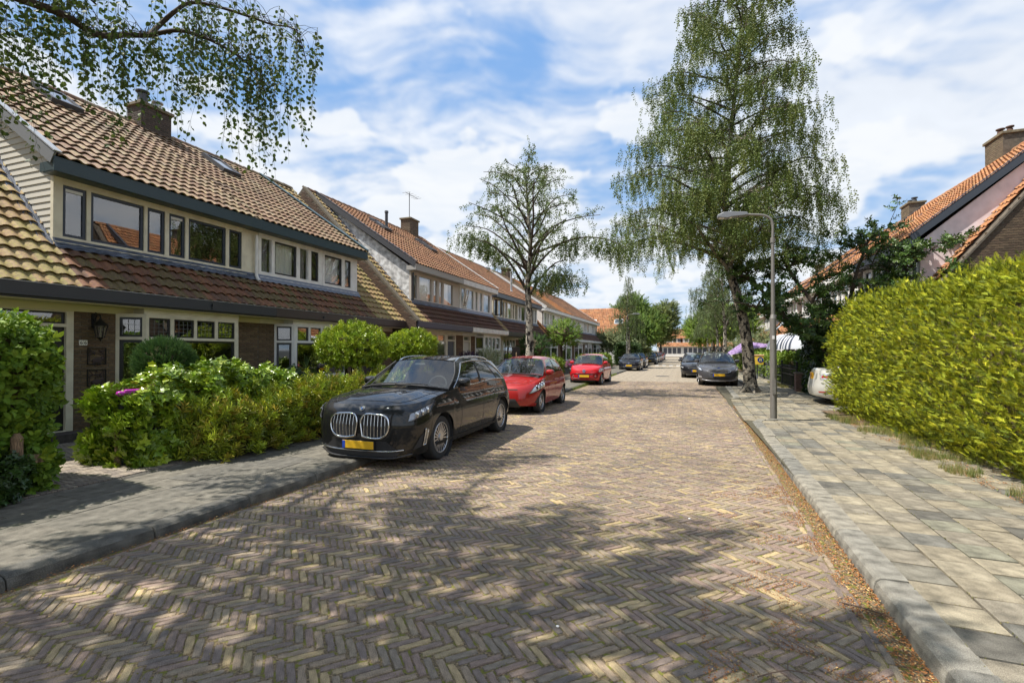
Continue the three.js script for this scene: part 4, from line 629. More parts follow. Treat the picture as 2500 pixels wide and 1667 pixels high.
// ---- houses on the right: the same plan turned round, so local d runs the other way (local d = ref - d)
const gRight = 'orange roofed houses along the right side of the street';
function rightHouse(name, label, x, ref, o) { const g = thing(name, label, 'house', gRight, x, o.lift ?? 0, -ref, Math.PI); house(g, o); return g; }
{
  reseed(91);
  const RXX = 6.5, pk = pinkish;
  // near house: its gable faces the camera at d = 18.3; local d from -12 (far) to 0 (near)
  const g1 = rightHouse('terraced_house', 'right hand house with orange tiled roof, pink dormer cheek and brick gable', RXX, 18.5, {
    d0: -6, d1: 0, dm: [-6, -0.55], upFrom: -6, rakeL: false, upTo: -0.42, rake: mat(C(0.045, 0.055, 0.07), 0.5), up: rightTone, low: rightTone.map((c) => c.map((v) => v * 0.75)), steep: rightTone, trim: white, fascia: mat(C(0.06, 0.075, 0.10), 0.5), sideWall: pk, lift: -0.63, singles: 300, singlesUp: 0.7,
    dormer: [{ d: [-5.8, -0.62], frame: white, sash: slate, cells: [[-5.5, -4.9], [-4.7, -3.9], [-3.6, -3.0], [-2.8, -2.1, undefined, { hang: curtain }], [-1.9, -1.3], [-1.15, -0.75, undefined, { hang: blind }]] }],
    ground: [{ type: 'wall', d: [-6, 0] }],
  });
  g1.scale.y = 1.2;
  mesh('downpipe', [cyl(0.04, 0.04, 1.0, DF + 0.1, 3.6, 0.66, 12), tube([V3(DF + 0.1, 4.55, 0.66), V3(DF + 0.16, 4.66, 0.66), V3(DX - 0.06, 4.72, 0.66)], 0.04, 10)], slate, g1);
  // brick gable towards the camera (local +d end)
  mesh('gable_wall', [muv(plain(new THREE.ExtrudeGeometry(new THREE.Shape([[-0.5, -0.5], [-0.5, GY0 - 0.28], [-0.02, GY0 - 0.2], [-0.02, GY0 - 0.03], [RX, RY - 0.03], [-10.3, GY0 - 0.03], [-10.1, -0.5]].map((p) => new THREE.Vector2(...p))), { depth: 0.2, bevelEnabled: false }).translate(0, 0, -0.2)))], mortar, g1);
  const gb = new THREE.Group(); gb.name = 'gable_bricks'; g1.add(gb); gb.rotation.y = 0;
  brickWall(gb, [-0.02, 0.202], [-10.1, 0.202], 0.05, RY, { base: [0.155, 0.105, 0.065], clip: (s, y) => { const x = -0.02 - s, lim = x > RX ? lerp(GY0, RY, x / RX) : lerp(RY, GY0, (RX - x) / (10.3 + RX)); return y < lim - 0.1 && (y > 2.5 || x < -0.5); } });
  const L = Math.hypot(RX, RY - GY0), cop = box(L, 0.05, 0.1, 0, 0, 0); cop.rotateZ(-Math.atan2(RY - GY0, -RX)); cop.translate(RX / 2, (RY + GY0) / 2 - 0.09, -0.2); mesh('gable_coping', [cop], mortar, g1);
  chimney(g1, RX, RY, -5.2, 0.7, 1.15, 0.55, [[0, -0.3, 0.11, 0.26, mat(C(0.10, 0.05, 0.035), 0.8)], [0, 0.28, 0.1, 0.14, mat(C(0.10, 0.05, 0.035), 0.8)]], [0.20, 0.15, 0.09]);
  // the row goes on into the distance, stepping in and out a little
  const names = ['right hand house with orange roof half hidden behind the dark tree', 'right hand house with striped awnings under its gutter', 'right hand house with white dormer seen just right of the birch trunk', 'far right hand house with orange roof beyond the lilac parasol', 'farthest house of the right row'];
  for (let k = 0; k < 5; k++) {
    const ref = 24.5 + 6 * (k + 1) + (k > 2 ? 6 : 0), off = 6.5 + [0, 0.1, 0, 0.5, 0.5][k];
    const g = rightHouse('terraced_house', names[k], off, ref, {
      d0: 0, d1: 6, dm: [0.5, 5.5], upFrom: 0, upTo: 6, rakeL: true, rakeR: true, rake: k < 3 ? slate : white, up: rightTone, low: rightTone, steep: rightTone, trim: white, fascia: white, sideWall: white, lift: -0.5, gutter: white, wide: 0.25,
      dormer: [{ d: [0.5, 5.5], frame: white, sash: null, cells: [[0.8, 1.4], [1.6, 2.4], [2.6, 3.2], [3.4, 4.2, null, { hang: blind }], [4.4, 5.1]] }],
      ground: [{ type: 'wall', d: [0, 0.6] }, { type: 'bay', d: [0.6, 3.4], frame: white, sash: null, top: [[1.05, 1.45], [1.55, 1.95], [2.05, 2.45], [2.55, 2.95]], low: [[1.05, 2.95]] }, { type: 'wall', d: [3.4, 4.4] }, { type: 'door', d: [4.4, 5.4], frame: white }, { type: 'wall', d: [5.4, 6] }],
    });
    g.scale.y = 1.17;
    if (k === 1) chimney(g, RX, RY, 4.6, 0.7, 1.0, 0.45, [[0, -0.25, 0.12, 0.14], [0, 0.2, 0.12, 0.16]], [0.20, 0.15, 0.09]); if (k === 3) chimney(g, RX, RY, 2, 0.6, 0.8, 0.5, []);
  }
  // opposite number 66, outside the picture but mirrored in its windows
  for (let k = 0; k < 2; k++) rightHouse('terraced_house', k ? 'house opposite number 66, nearer one, outside the picture' : 'house opposite number 66, farther one, outside the picture', 7.3, 12.5 - 6 * k, {
    d0: 0, d1: 6, dm: [0.4, 5.6], upFrom: 0, upTo: 6, rake: white, up: rightTone, low: rightTone, steep: rightTone, trim: white, fascia: white, sideWall: white, gutter: white,
    dormer: [{ d: [0.4, 5.6], frame: white, sash: null, cells: [[0.8, 1.4], [1.6, 2.4], [2.6, 3.2], [3.4, 4.2], [4.4, 5.1]] }],
    ground: [{ type: 'wall', d: [0, 0.6] }, { type: 'bay', d: [0.6, 3.4], frame: white, sash: null, top: [[1.05, 1.45], [1.55, 1.95], [2.05, 2.45], [2.55, 2.95]], low: [[1.05, 2.95]] }, { type: 'wall', d: [3.4, 4.4] }, { type: 'door', d: [4.4, 5.4], frame: white }, { type: 'wall', d: [5.4, 6] }],
  });
  // house across the side street whose roof faces us, and the row that closes the street
  const eh = thing('gabled_house', 'house with orange tiled roof facing the camera at the end of the left row', 'house', undefined, -10.3, 0, -66, -Math.PI / 2);
  eh.position.set(-10.3, 0, -66);
  {
    const w = 3.0; // local: outward +x is towards the camera, d runs across
    mesh('wall', [span(-0.3, -7.5, 0, 4.1, w + 3.4, -w - 0.2)], render_, eh);
    tiles(eh, 0, 4.0, -4, 7.7, -6.4, 3.2, rightTone, { pitch: 0.33, wide: 0.25 });
    mesh('roof_back', [muv(plain(new THREE.ExtrudeGeometry(new THREE.Shape([[0, 3.95], [-4, 7.68], [-8, 3.95]].map((p) => new THREE.Vector2(...p))), { depth: 9.6, bevelEnabled: false }).translate(0, 0, -3.2)))], mat(C(0.4, 0.2, 0.1), 0.9), eh);
    for (const d of [1.9, -1.8]) { const g = new THREE.Group(); g.name = 'roof_window'; g.position.set(-1.7, 5.62, -d); g.rotation.z = -Math.atan2(3.7, 4); eh.add(g); mesh('frame', [box(1.0, 0.12, 1.2, 0, 0.05, 0)], white, g); mesh('pane', [box(0.8, 0.02, 1.0, 0, 0.12, 0)], phys(C(0.05, 0.07, 0.1), 0.03, { clearcoat: 1 }), g); }
  }
  for (let k = 0; k < 3; k++) {
    const eh2 = thing('terraced_house', ['white fronted house closing the far end of the street, left one', 'white fronted house closing the far end of the street, middle one', 'white fronted house closing the far end of the street, right one'][k], 'house', 'houses closing the far end of the street', -4 + k * 7, 0, -150, -Math.PI / 2);
    mesh('wall', [span(-0.4, -8, 0, 3.0, 3.5, -3.5)], white, eh2); tiles(eh2, 0.1, 2.9, -1.2, 4.1, -3.5, 3.5, rightTone, { wide: 0.35, pitch: 0.4 }); mesh('dormer', [span(-1.1, -3, 4.05, 5.3, 3.2, -3.2)], white, eh2);
    tiles(eh2, -0.9, 5.35, -4.6, 8.2, -3.5, 3.5, rightTone, { wide: 0.35, pitch: 0.4 });
    for (let q = 0; q < 5; q++) { mesh('window', [span(-1.05, -1.12, 4.3, 5.1, 2.6 - q * 1.25, 1.8 - q * 1.25)], slate, eh2); mesh('window', [span(-0.35, -0.42, 0.8, 2.5, 2.9 - q * 1.3, 1.9 - q * 1.3)], slate, eh2); }
    mesh('roof_boarding', [muv(plain(new THREE.ExtrudeGeometry(new THREE.Shape([[-0.9, 5.3], [-4.6, 8.15], [-8, 5.3], [-8, 3]].map((p) => new THREE.Vector2(...p))), { depth: 7, bevelEnabled: false }).translate(0, 0, -3.5)))], mat(C(0.4, 0.2, 0.1), 0.9), eh2);
  }
}
// ---------------------------------------------------------------- cars
// Car frame: z = 0 in the middle, the nose towards +z, y up, ground at 0. Every body is one smooth skin: at each height its outline
// is a rounded plan; lamps, grilles, plates and trim lie on that skin.
const rubber = mat(C(0.03, 0.03, 0.03), 0.85), wellMat = mat(C(0.035, 0.035, 0.036), 0.9), chrome = mat(C(0.75, 0.76, 0.78), 0.12, { metalness: 1 }), alloy = mat(C(0.55, 0.56, 0.58), 0.3, { metalness: 0.9 }), darkPlastic = mat(C(0.016, 0.016, 0.017), 0.6), carGlass = phys(C(0.82, 0.9, 0.88), 0.0, { transmission: 1, thickness: 0, ior: 1.85 }), tinted = phys(C(0.16, 0.18, 0.19), 0.0, { transmission: 1, thickness: 0, ior: 1.7 });
const lampGlass = phys(C(0.95, 0.97, 1), 0.02, { transmission: 1, thickness: 0, ior: 1.5 }), reflector = mat(C(0.7, 0.72, 0.75), 0.18, { metalness: 1 }), tailRed = phys(C(0.35, 0.01, 0.012), 0.15, { clearcoat: 1 }), plateYellow = mat(C(0.72, 0.42, 0.012), 0.5), plateBlue = mat(C(0.012, 0.06, 0.42), 0.5), seatMat = mat(C(0.03, 0.03, 0.032), 0.85), amber = mat(C(0.6, 0.2, 0.02), 0.3);
const paint = (c, metal = 0.25, r = 0.32) => phys(c, 0.5, { clearcoat: 1, clearcoatRoughness: 0.015, metalness: metal * 0.4, specularIntensity: 0.3 });
function curve(pts) { // smooth function through [z, value] points
  pts = [...pts].sort((a, b) => a[0] - b[0]);
  return (z) => {
    if (z <= pts[0][0]) return pts[0][1]; const n = pts.length; if (z >= pts[n - 1][0]) return pts[n - 1][1];
    let i = 0; while (z > pts[i + 1][0]) i++;
    const m = (k) => k <= 0 ? (pts[1][1] - pts[0][1]) / (pts[1][0] - pts[0][0]) : k >= n - 1 ? (pts[n - 1][1] - pts[n - 2][1]) / (pts[n - 1][0] - pts[n - 2][0]) : (() => { const a = (pts[k][1] - pts[k - 1][1]) / (pts[k][0] - pts[k - 1][0]), b = (pts[k + 1][1] - pts[k][1]) / (pts[k + 1][0] - pts[k][0]); return a * b <= 0 ? 0 : 2 * a * b / (a + b); })();
    const h = pts[i + 1][0] - pts[i][0], t = (z - pts[i][0]) / h, t2 = t * t, t3 = t2 * t;
    return (2 * t3 - 3 * t2 + 1) * pts[i][1] + (t3 - 2 * t2 + t) * h * m(i) + (-2 * t3 + 3 * t2) * pts[i + 1][1] + (t3 - t2) * h * m(i + 1);
  };
}
function wheelAt(car, x, y, z, R, W, rimR, style, face) { // face = +1 when the outside is +x
  const prof = [[R * 0.62, -W / 2], [R * 0.93, -W / 2], [R * 0.985, -W * 0.42], [R, -W * 0.3], [R, W * 0.3], [R * 0.985, W * 0.42], [R * 0.93, W / 2], [rimR + 0.006, W / 2], [rimR, W * 0.42]];
  const g = new THREE.LatheGeometry(prof.map((p) => new THREE.Vector2(p[0], p[1])), 36).rotateZ(-Math.PI / 2); if (face < 0) g.rotateY(Math.PI);
  const wg = new THREE.Group(); wg.name = 'wheel'; wg.position.set(x, y, z); car.add(wg);
  mesh('tyre', [plain(g)], rubber, wg);
  const f = face, o = W * 0.34, parts = [], dark = [];
  parts.push(new THREE.TorusGeometry(rimR - 0.008, 0.011, 8, 40).rotateY(Math.PI / 2).translate(f * (o + 0.028), 0, 0));
  dark.push(new THREE.CylinderGeometry(rimR - 0.01, rimR - 0.01, 0.02, 32).rotateZ(Math.PI / 2).translate(f * (o - 0.06), 0, 0));
  parts.push(new THREE.CylinderGeometry(rimR, rimR, 0.1, 36, 1, true).rotateZ(Math.PI / 2).translate(f * (o - 0.03), 0, 0));
  if (style === 'multi') for (let k = 0; k < 10; k++) for (const s of [-0.085, 0.085]) { const a = k / 10 * 6.283; const b = box(0.018, rimR - 0.05, 0.022, 0, (rimR - 0.05) / 2 + 0.035, 0); b.rotateX(s * (k % 2 ? 1 : 0.6)); b.rotateX(a + s); b.translate(f * (o + 0.012), 0, 0); parts.push(b); }
  else if (style === 'cover') { parts.push(new THREE.CylinderGeometry(rimR - 0.012, rimR - 0.012, 0.012, 36).rotateZ(Math.PI / 2).translate(f * o, 0, 0)); for (let k = 0; k < 8; k++) { const a = k / 8 * 6.283, b = box(0.012, 0.075, 0.04, 0, rimR * 0.68, 0); b.rotateX(a); b.translate(f * (o + 0.003), 0, 0); dark.push(b); } }
  else for (let k = 0; k < 5; k++) { const a = k / 5 * 6.283, b = box(0.02, rimR - 0.03, 0.055, 0, (rimR - 0.03) / 2 + 0.02, 0); b.rotateX(a); b.translate(f * (o + 0.008), 0, 0); parts.push(b); }
  const hub = new THREE.CylinderGeometry(0.05, 0.055, 0.03, 16).rotateZ(Math.PI / 2).translate(f * (o + 0.02), 0, 0); parts.push(hub);
  mesh('rim', parts, alloy, wg); mesh('brake_disc', dark, wellMat, wg);
}
function makeCar(root, P) {
  const L2 = P.L / 2, W2 = P.W / 2, nf = P.nf ?? 3.2, nr = P.nr ?? 3.6, af = P.af ?? 0.95, ar = P.ar ?? 0.8, col = P.paint;
  const zF = curve(P.front), zR = curve(P.rear), wY = curve(P.side), top = curve(P.top), sill = curve(P.sill ?? [[-L2, 0.3], [-L2 + 0.5, 0.22], [L2 - 0.6, 0.21], [L2, 0.24]]);
  // point of the skin: s in 0..1 front centre to front corner, 1..2 along the flank, 2..3 rear corner to rear centre; sg = side
  const pt = (s, y, sg = 1, d = 0) => {
    const w = W2 - wY(y) + d, zf = L2 - zF(y) + d, zr = -L2 + zR(y) - d, f0 = zf - af, r0 = zr + ar;
    if (s <= 1) { const a = s * Math.PI / 2; return [sg * w * Math.pow(Math.sin(a), 2 / nf), y, f0 + af * Math.pow(Math.max(0, Math.cos(a)), 2 / nf)]; }
    if (s <= 2) return [sg * w, y, lerp(f0, r0, s - 1)];
    const a = (s - 2) * Math.PI / 2; return [sg * w * Math.pow(Math.max(0, Math.cos(a)), 2 / nr), y, r0 - ar * Math.pow(Math.sin(a), 2 / nr)];
  };
  const sOfZ = (z, y) => { const zf = L2 - zF(y), zr = -L2 + zR(y), f0 = zf - af, r0 = zr + ar; if (z > f0) return Math.acos(Math.pow(clamp((z - f0) / af), nf / 2)) / (Math.PI / 2); if (z >= r0) return 1 + (f0 - z) / (f0 - r0); return 2 + Math.asin(Math.pow(clamp((r0 - z) / ar), nr / 2)) / (Math.PI / 2); };
  const side = (z, y, sg, d = 0) => pt(sOfZ(z, y), y, sg, d);
  const sOfX = (x, y) => { const w = W2 - wY(y); return Math.asin(Math.pow(clamp(Math.abs(x) / w), nf / 2)) / (Math.PI / 2); };
  const frontPt = (x, y, d = 0) => pt(sOfX(x, y), y, x < 0 ? -1 : 1, d);
  const sOfXr = (x, y) => { const w = W2 - wY(y); return 2 + Math.acos(Math.pow(clamp(Math.abs(x) / w), nr / 2)) / (Math.PI / 2); };
  const rearPt = (x, y, d = 0) => pt(sOfXr(x, y), y, x < 0 ? -1 : 1, d);
  const wr = P.wheelR, wy = wr, arch = P.arch ?? wr + 0.045, zw = [P.zf, P.zf - P.wb];
  const bottom = (z) => { let b = sill(z); for (const c of zw) { const q = Math.abs(z - c); if (q < arch) b = Math.max(b, wy + Math.sqrt(arch * arch - q * q)); } return b; };
  // columns
  const zs = []; const S = [];
  for (let i = 0; i < 22; i++) S.push(i / 22);
  const yRef = 0.5, z0 = L2 - zF(yRef) - af, z1 = -L2 + zR(yRef) + ar;
  const extra = []; for (const c of zw) { const hw = Math.sqrt(Math.max(0.01, arch * arch - (wy - sill(c)) ** 2)); for (let k = 0; k <= 20; k++) { extra.push(c + hw * Math.cos(Math.PI * k / 20)); } extra.push(c + hw + 0.002, c - hw - 0.002); }
  for (let k = 0; k <= 24; k++) extra.push(lerp(z0, z1, k / 24));
  for (const z of extra) S.push(sOfZ(z, yRef));
  for (let i = 0; i <= 22; i++) S.push(2 + i / 22);
  const cols = [...new Set(S.map((s) => +s.toFixed(4)))].sort((a, b) => a - b), NV = 22;
  const colZ = cols.map((s) => pt(s, yRef)[2]);
  const bodyG = (sg) => grid((u, v) => { const i = Math.round(u * (cols.length - 1)), s = cols[i], z = colZ[i], b = bottom(z), t = top(z); return pt(s, lerp(b, t, v), sg); }, cols.length - 1, NV);
  const rowAt = (i) => { const s = cols[i]; return pt(s, top(colZ[i])); };
  // bonnet and rear deck: rows across between equal columns of both sides
  const iA = cols.findIndex((s, i) => colZ[i] <= P.cowl), iD = cols.findIndex((s, i) => colZ[i] <= P.deck);
  const crown = P.crown ?? 0.05;
  const over = (i0, i1, k) => grid((u, v) => { const i = Math.round(lerp(i0, i1, v)), p = rowAt(i), x = lerp(-1, 1, u), q = smooth(0, 1, Math.abs(i - (k > 0 ? i0 : i1)) / Math.abs(i1 - i0) * 2.2); let y = p[1] + crown * (1 - x * x) * q; if (P.crease && k > 0) y += 0.012 * q * Math.exp(-Math.pow((Math.abs(x) - 0.55) / 0.07, 2)); return [p[0] * x, y, p[2]]; }, 24, Math.abs(i1 - i0));
  const body = [bodyG(1), bodyG(-1), over(0, iA, 1), over(iD, cols.length - 1, -1)];
  // ---- greenhouse: base line on the belt, roof line above
  const zA = colZ[iA], zD = colZ[iD], wA = rowAt(iA)[0], wD = rowAt(iD)[0];
  const bx = (z) => { let i = 0; while (i < cols.length - 1 && colZ[i] > z) i++; return rowAt(i); };
  const rf = P.roof; // { zf, zr, yf, ym, yr, wf, wr }
  const roofY = curve([[rf.zf, rf.yf], [lerp(rf.zf, rf.zr, 0.38), rf.ym], [rf.zr, rf.yr]]), roofW = (z) => lerp(rf.wf, rf.wr, clamp((rf.zf - z) / (rf.zf - rf.zr))) * (1 - 0.0);
  const edgeZ = (f) => lerp(rf.zf, rf.zr, f), baseZ = (f) => lerp(zA, zD, f);
  const sideS = (f, t, sg, d = 0) => { // f along the side from A to rear pillar, t from belt to roof edge
    const zb = baseZ(f), b = side(zb, top(zb), 1, 0), zt = edgeZ(f), x = lerp(b[0] - 0.012, roofW(zt), t) + 0.035 * Math.sin(Math.PI * t) + d, y = lerp(top(zb), roofY(zt) - 0.045, t);
    return [sg * x, y, lerp(zb, zt, t + 0.06 * Math.sin(Math.PI * t) * (f < 0.08 ? 1 - f / 0.08 : 0))];
  };
  const screen = (u, t, d = 0) => { // windscreen, u -1..1
    const a = sideS(0, t, 1), x = u * a[0], k = 1 - u * u, bow = lerp(P.cowlBow ?? 0.16, 0.10, t); return [x * (1 + d * 0.3), a[1] + lerp(crown, 0.045, t) * k + d * 0.6, a[2] + bow * k + d];
  };
  const back = (u, t, d = 0) => { const a = sideS(1, t, 1), k = 1 - u * u, bow = lerp(0.05, 0.06, t); return [u * a[0], a[1] + lerp(crown * 0.3, 0.045, t) * k + d * 0.5, a[2] - bow * k - d]; };
  const roofG = grid((u, v) => { const x = lerp(-1, 1, u), f = v, zt = edgeZ(f), k = 1 - x * x, w = sideS(f, 1, 1)[0]; const bow = v < 0.5 ? 0.10 * k * (1 - v * 2) : -0.06 * k * (v * 2 - 1); return [x * w, roofY(zt) - 0.045 + 0.05 * Math.pow(k, 0.6), zt + bow]; }, 24, 20);
  body.push(roofG);
  // side frames: strips between the glass, the rail above and the pillars
  const tT = P.glassTop ?? 0.9, strip = (fa, fb, t0, t1, sg, d = 0, nu = 3, nv = 8) => grid((u, v) => { const t = lerp(t0, t1, v); return sideS(lerp(fa(t), fb(t), u), t, sg, d); }, nu, nv);
  const K = (b, t) => (x) => lerp(b, t, x), frames = [], blackTrim = [];
  const glassG = [], win = P.windows; // [[f0 base, f0 top, f1 base, f1 top, name], ...]
  for (const sg of [1, -1]) {
    frames.push(strip(K(0, 0), K(1, 1), tT, 1, sg, 0, 40, 2));
    let prev = K(0, 0); win.forEach((w, k) => { const a = K(w[0], w[1]), b = K(w[2], w[3]); (k === 0 || w[4] === 'paint' ? frames : blackTrim).push(strip(prev, a, 0, tT, sg)); prev = b; }); frames.push(strip(prev, K(1, 1), 0, tT, sg));
  }
  mesh('body', [...body, ...frames].map(plain), col, root);
  if (blackTrim.length) mesh('window_pillar', blackTrim, darkPlastic, root);
  const wsc = mesh('windscreen', [grid((u, v) => screen(lerp(-0.985, 0.985, u), lerp(0.02, 0.985, v)), 20, 10)], carGlass, root);
  mesh('windscreen_surround', [tube([-1, -0.6, 0, 0.6, 1].map((u) => V3(...screen(u, 0.0))), 0.018, 6, 24), tube([0, 0.3, 0.6, 1].map((t) => V3(...screen(-0.99, t))), 0.014, 6, 16), tube([0, 0.3, 0.6, 1].map((t) => V3(...screen(0.99, t))), 0.014, 6, 16)], darkPlastic, root);
  const rg = mesh('rear_window', [grid((u, v) => back(lerp(-0.9, 0.9, u), lerp(0.08, 0.9, v)), 14, 8)], P.tint ?? carGlass, root);
  mesh('rear_pillar', [grid((u, v) => back(lerp(-1, -0.9, u), v), 2, 8), grid((u, v) => back(lerp(0.9, 1, u), v), 2, 8), grid((u, v) => back(lerp(-0.9, 0.9, u), lerp(0.9, 1, v)), 12, 2), grid((u, v) => back(lerp(-0.9, 0.9, u), lerp(0, 0.08, v)), 12, 2)], col, root);
  for (const sg of [1, -1]) for (const [k, w] of win.entries()) {
    mesh('side_window', [strip(K(w[0], w[1]), K(w[2], w[3]), 0.02, tT, sg, -0.004, 8, 8)], k > 0 && P.tint ? P.tint : carGlass, root);
  }
  if (P.windowTrim) for (const sg of [1, -1]) { // bright line round the side glass
    const a = win[0], z = win[win.length - 1], q = []; for (let k = 0; k <= 16; k++) q.push(sideS(lerp(a[0], z[2], k / 16), 0.015, sg, 0.005)); for (let k = 1; k <= 6; k++) q.push(sideS(lerp(z[2], z[3], k / 6 * tT), k / 6 * tT, sg, 0.005)); for (let k = 1; k <= 16; k++) q.push(sideS(lerp(z[3], a[1], k / 16), tT, sg, 0.006)); for (let k = 1; k <= 6; k++) q.push(sideS(lerp(a[1], a[0], k / 6), lerp(tT, 0.015, k / 6), sg, 0.006));
    mesh('window_trim', [tube(q.map((p) => V3(...p)), 0.009, 6, 120)], P.windowTrim, root);
  }
  if (P.rails) for (const sg of [1, -1]) mesh('roof_rail', [tube([0.02, 0.12, 0.3, 0.55, 0.8, 0.93].map((f, k) => { const zt = edgeZ(f), w = sideS(f, 1, 1)[0]; return V3(sg * (w - 0.02), roofY(zt) + (k === 0 || k === 5 ? -0.06 : -0.012), zt); }), 0.016, 8, 40)], P.rails, root);
  // underside, wheel wells, cabin
  mesh('underbody', [box(P.W - 0.34, 0.05, P.L - 1.7, 0, 0.24, 0), box(P.W - 0.8, 0.04, P.L - 0.5, 0, 0.25, 0), box(P.W - 0.28, 0.35, P.wb - 2 * arch - 0.04, 0, 0.42, (zw[0] + zw[1]) / 2), box(P.W - 0.8, 0.26, L2 - P.zf, 0, 0.4, (L2 + P.zf) / 2 - 0.22), box(P.W - 0.6, 0.3, 0.3, 0, 0.42, zw[1] - arch)], wellMat, root);
  for (const c of zw) for (const sg of [1, -1]) { const g = new THREE.CylinderGeometry(arch + 0.004, arch + 0.004, 0.3, 28, 1, true, 0, Math.PI).rotateZ(Math.PI / 2).rotateX(-Math.PI / 2); g.translate(sg * (W2 - 0.19), wy, c); const disc = new THREE.CircleGeometry(arch + 0.004, 28).rotateY(sg * Math.PI / 2).translate(sg * (W2 - 0.33), wy, c); mesh('wheel_well', [g, disc], wellMat, root); }
  const wx = W2 - wY(wy) - P.tyreW / 2 - 0.012;
  for (const c of zw) for (const sg of [1, -1]) wheelAt(root, sg * wx, wy, c, wr, P.tyreW, P.rimR, P.wheel, sg);
  if (P.interior !== false) {
    const by = top((zA + zD) / 2), zSeat = lerp(zA, zD, 0.36);
    mesh('dashboard', [rbox(P.W - 0.3, 0.2, 0.6, 0.06, 0, by - 0.14, zA - 0.18), box(P.W - 0.24, 0.02, zA - zD, 0, 0.4, (zA + zD) / 2)], seatMat, root);
    for (const sg of [1, -1]) { mesh('seat', [rbox(0.46, 0.62, 0.14, 0.06, sg * 0.36, by - 0.12, zSeat), rbox(0.25, 0.17, 0.1, 0.045, sg * 0.36, by + 0.28, zSeat - 0.03), rbox(0.48, 0.14, 0.5, 0.05, sg * 0.36, by - 0.42, zSeat + 0.25)], seatMat, root); }
    mesh('rear_seat', [rbox(P.W - 0.45, 0.62, 0.16, 0.06, 0, by - 0.14, zSeat - 0.9), rbox(0.24, 0.15, 0.09, 0.04, 0.36, by + 0.22, zSeat - 0.92), rbox(0.24, 0.15, 0.09, 0.04, -0.36, by + 0.22, zSeat - 0.92)], seatMat, root);
    mesh('steering_wheel', [new THREE.TorusGeometry(0.17, 0.015, 8, 24).rotateX(-0.35).translate(0.36, by - 0.02, zA - 0.5), box(0.3, 0.05, 0.03, 0.36, by - 0.02, zA - 0.5)], seatMat, root);
    mesh('rear_view_mirror', [rbox(0.22, 0.06, 0.04, 0.02, ...screen(0, 0.82).map((v, i) => v - [0, 0.03, 0.07][i]))], darkPlastic, root);
  }
  // ---- outside details
  const line = (pts, r = 0.0035, m = wellMat, name = 'panel_gap', seg) => mesh(name, [tube(pts.map((p) => V3(...p)), r, 5, seg)], m, root);
  for (const sg of [1, -1]) {
    for (const z of P.doorZ) { const q = []; const y1 = top(z) - 0.01, y0 = bottom(z) + 0.1; for (let k = 0; k <= 8; k++) q.push(side(z + (P.doorLean ?? 0.0) * Math.sin(k / 8 * 3.14), lerp(y0, y1, k / 8), sg, -0.001)); line(q, 0.004); }
    { const q = []; for (let k = 0; k <= 16; k++) { const z = lerp(P.doorZ[0], P.doorZ[P.doorZ.length - 1], k / 16); q.push(side(z, bottom(z) + 0.1, sg, -0.001)); } line(q, 0.004); }
    for (const z of P.handleZ) { const y = P.handleY; mesh('door_handle', [tube([side(z + 0.1, y, sg, 0.004), side(z + 0.07, y, sg, 0.028), side(z - 0.07, y + 0.004, sg, 0.028), side(z - 0.1, y + 0.004, sg, 0.004)].map((p) => V3(...p)), 0.013, 8, 16)], P.handleMat ?? col, root); }
    // mirror
    const m = sideS(0.1, 0.14, sg), mx = m[0] + sg * 0.12, my = m[1] + 0.03, mz = m[2] - 0.0, mg = new THREE.SphereGeometry(1, 18, 12); { const p = mg.attributes.position; for (let i = 0; i < p.count; i++) { let x = p.getX(i), y = p.getY(i), z = p.getZ(i); if (z < -0.25) z = -0.25; const s = Math.sign(x) * Math.pow(Math.abs(x), 0.7), t = Math.sign(y) * Math.pow(Math.abs(y), 0.7); p.setXYZ(i, s * 0.115 , t * 0.075, z * 0.1); } mg.computeVertexNormals(); }
    const mm = mesh('wing_mirror', [mg.translate(mx, my, mz), tube([V3(m[0] - sg * 0.01, m[1] - 0.05, m[2] + 0.02), V3(mx - sg * 0.03, my - 0.05, mz + 0.02)], 0.022, 8, 4)], P.mirrorMat ?? col, root);
    mesh('mirror_glass', [box(0.18, 0.1, 0.006, mx, my, mz - 0.03)], chrome, mm);
  }
  // bonnet shut lines
  for (const sg of [1, -1]) { const q = []; for (let k = 0; k <= 10; k++) { const i = Math.round(lerp(9, iA, k / 10)), p = rowAt(i), w = lerp(0.8, 0.93, k / 10), ramp = smooth(0, 1, i / iA * 2.2); q.push([sg * p[0] * w, p[1] + crown * (1 - w * w) * ramp + 0.001, p[2]]); } line(q, 0.0045, wellMat, 'bonnet_gap', 30); }
  { const i = 9, p = rowAt(i), q = []; for (let k = 0; k <= 12; k++) { const x = lerp(-0.8, 0.8, k / 12); q.push([p[0] * x, p[1] + crown * (1 - x * x) * smooth(0, 1, i / iA * 2.2) + 0.001, p[2]]); } line(q, 0.0045, wellMat, 'bonnet_gap', 24); }
  const flatPatch = (f, a, d, nu = 8, nv = 6) => grid((u, v) => { const [p, q, r, s] = a, x = lerp(lerp(p[0], q[0], u), lerp(s[0], r[0], u), v), y = lerp(lerp(p[1], q[1], u), lerp(s[1], r[1], u), v); return f(x, y, d); }, nu, nv);
  // mirrored patch on the skin in (s, y)
  const onSkin = (pts, d, sg, nu = 10, nv = 5) => grid((u, v) => { const [p, q, r, s] = pts, a = lerp(lerp(p[0], q[0], u), lerp(s[0], r[0], u), v), y = lerp(lerp(p[1], q[1], u), lerp(s[1], r[1], u), v); return pt(a, y, sg, d); }, nu, nv);
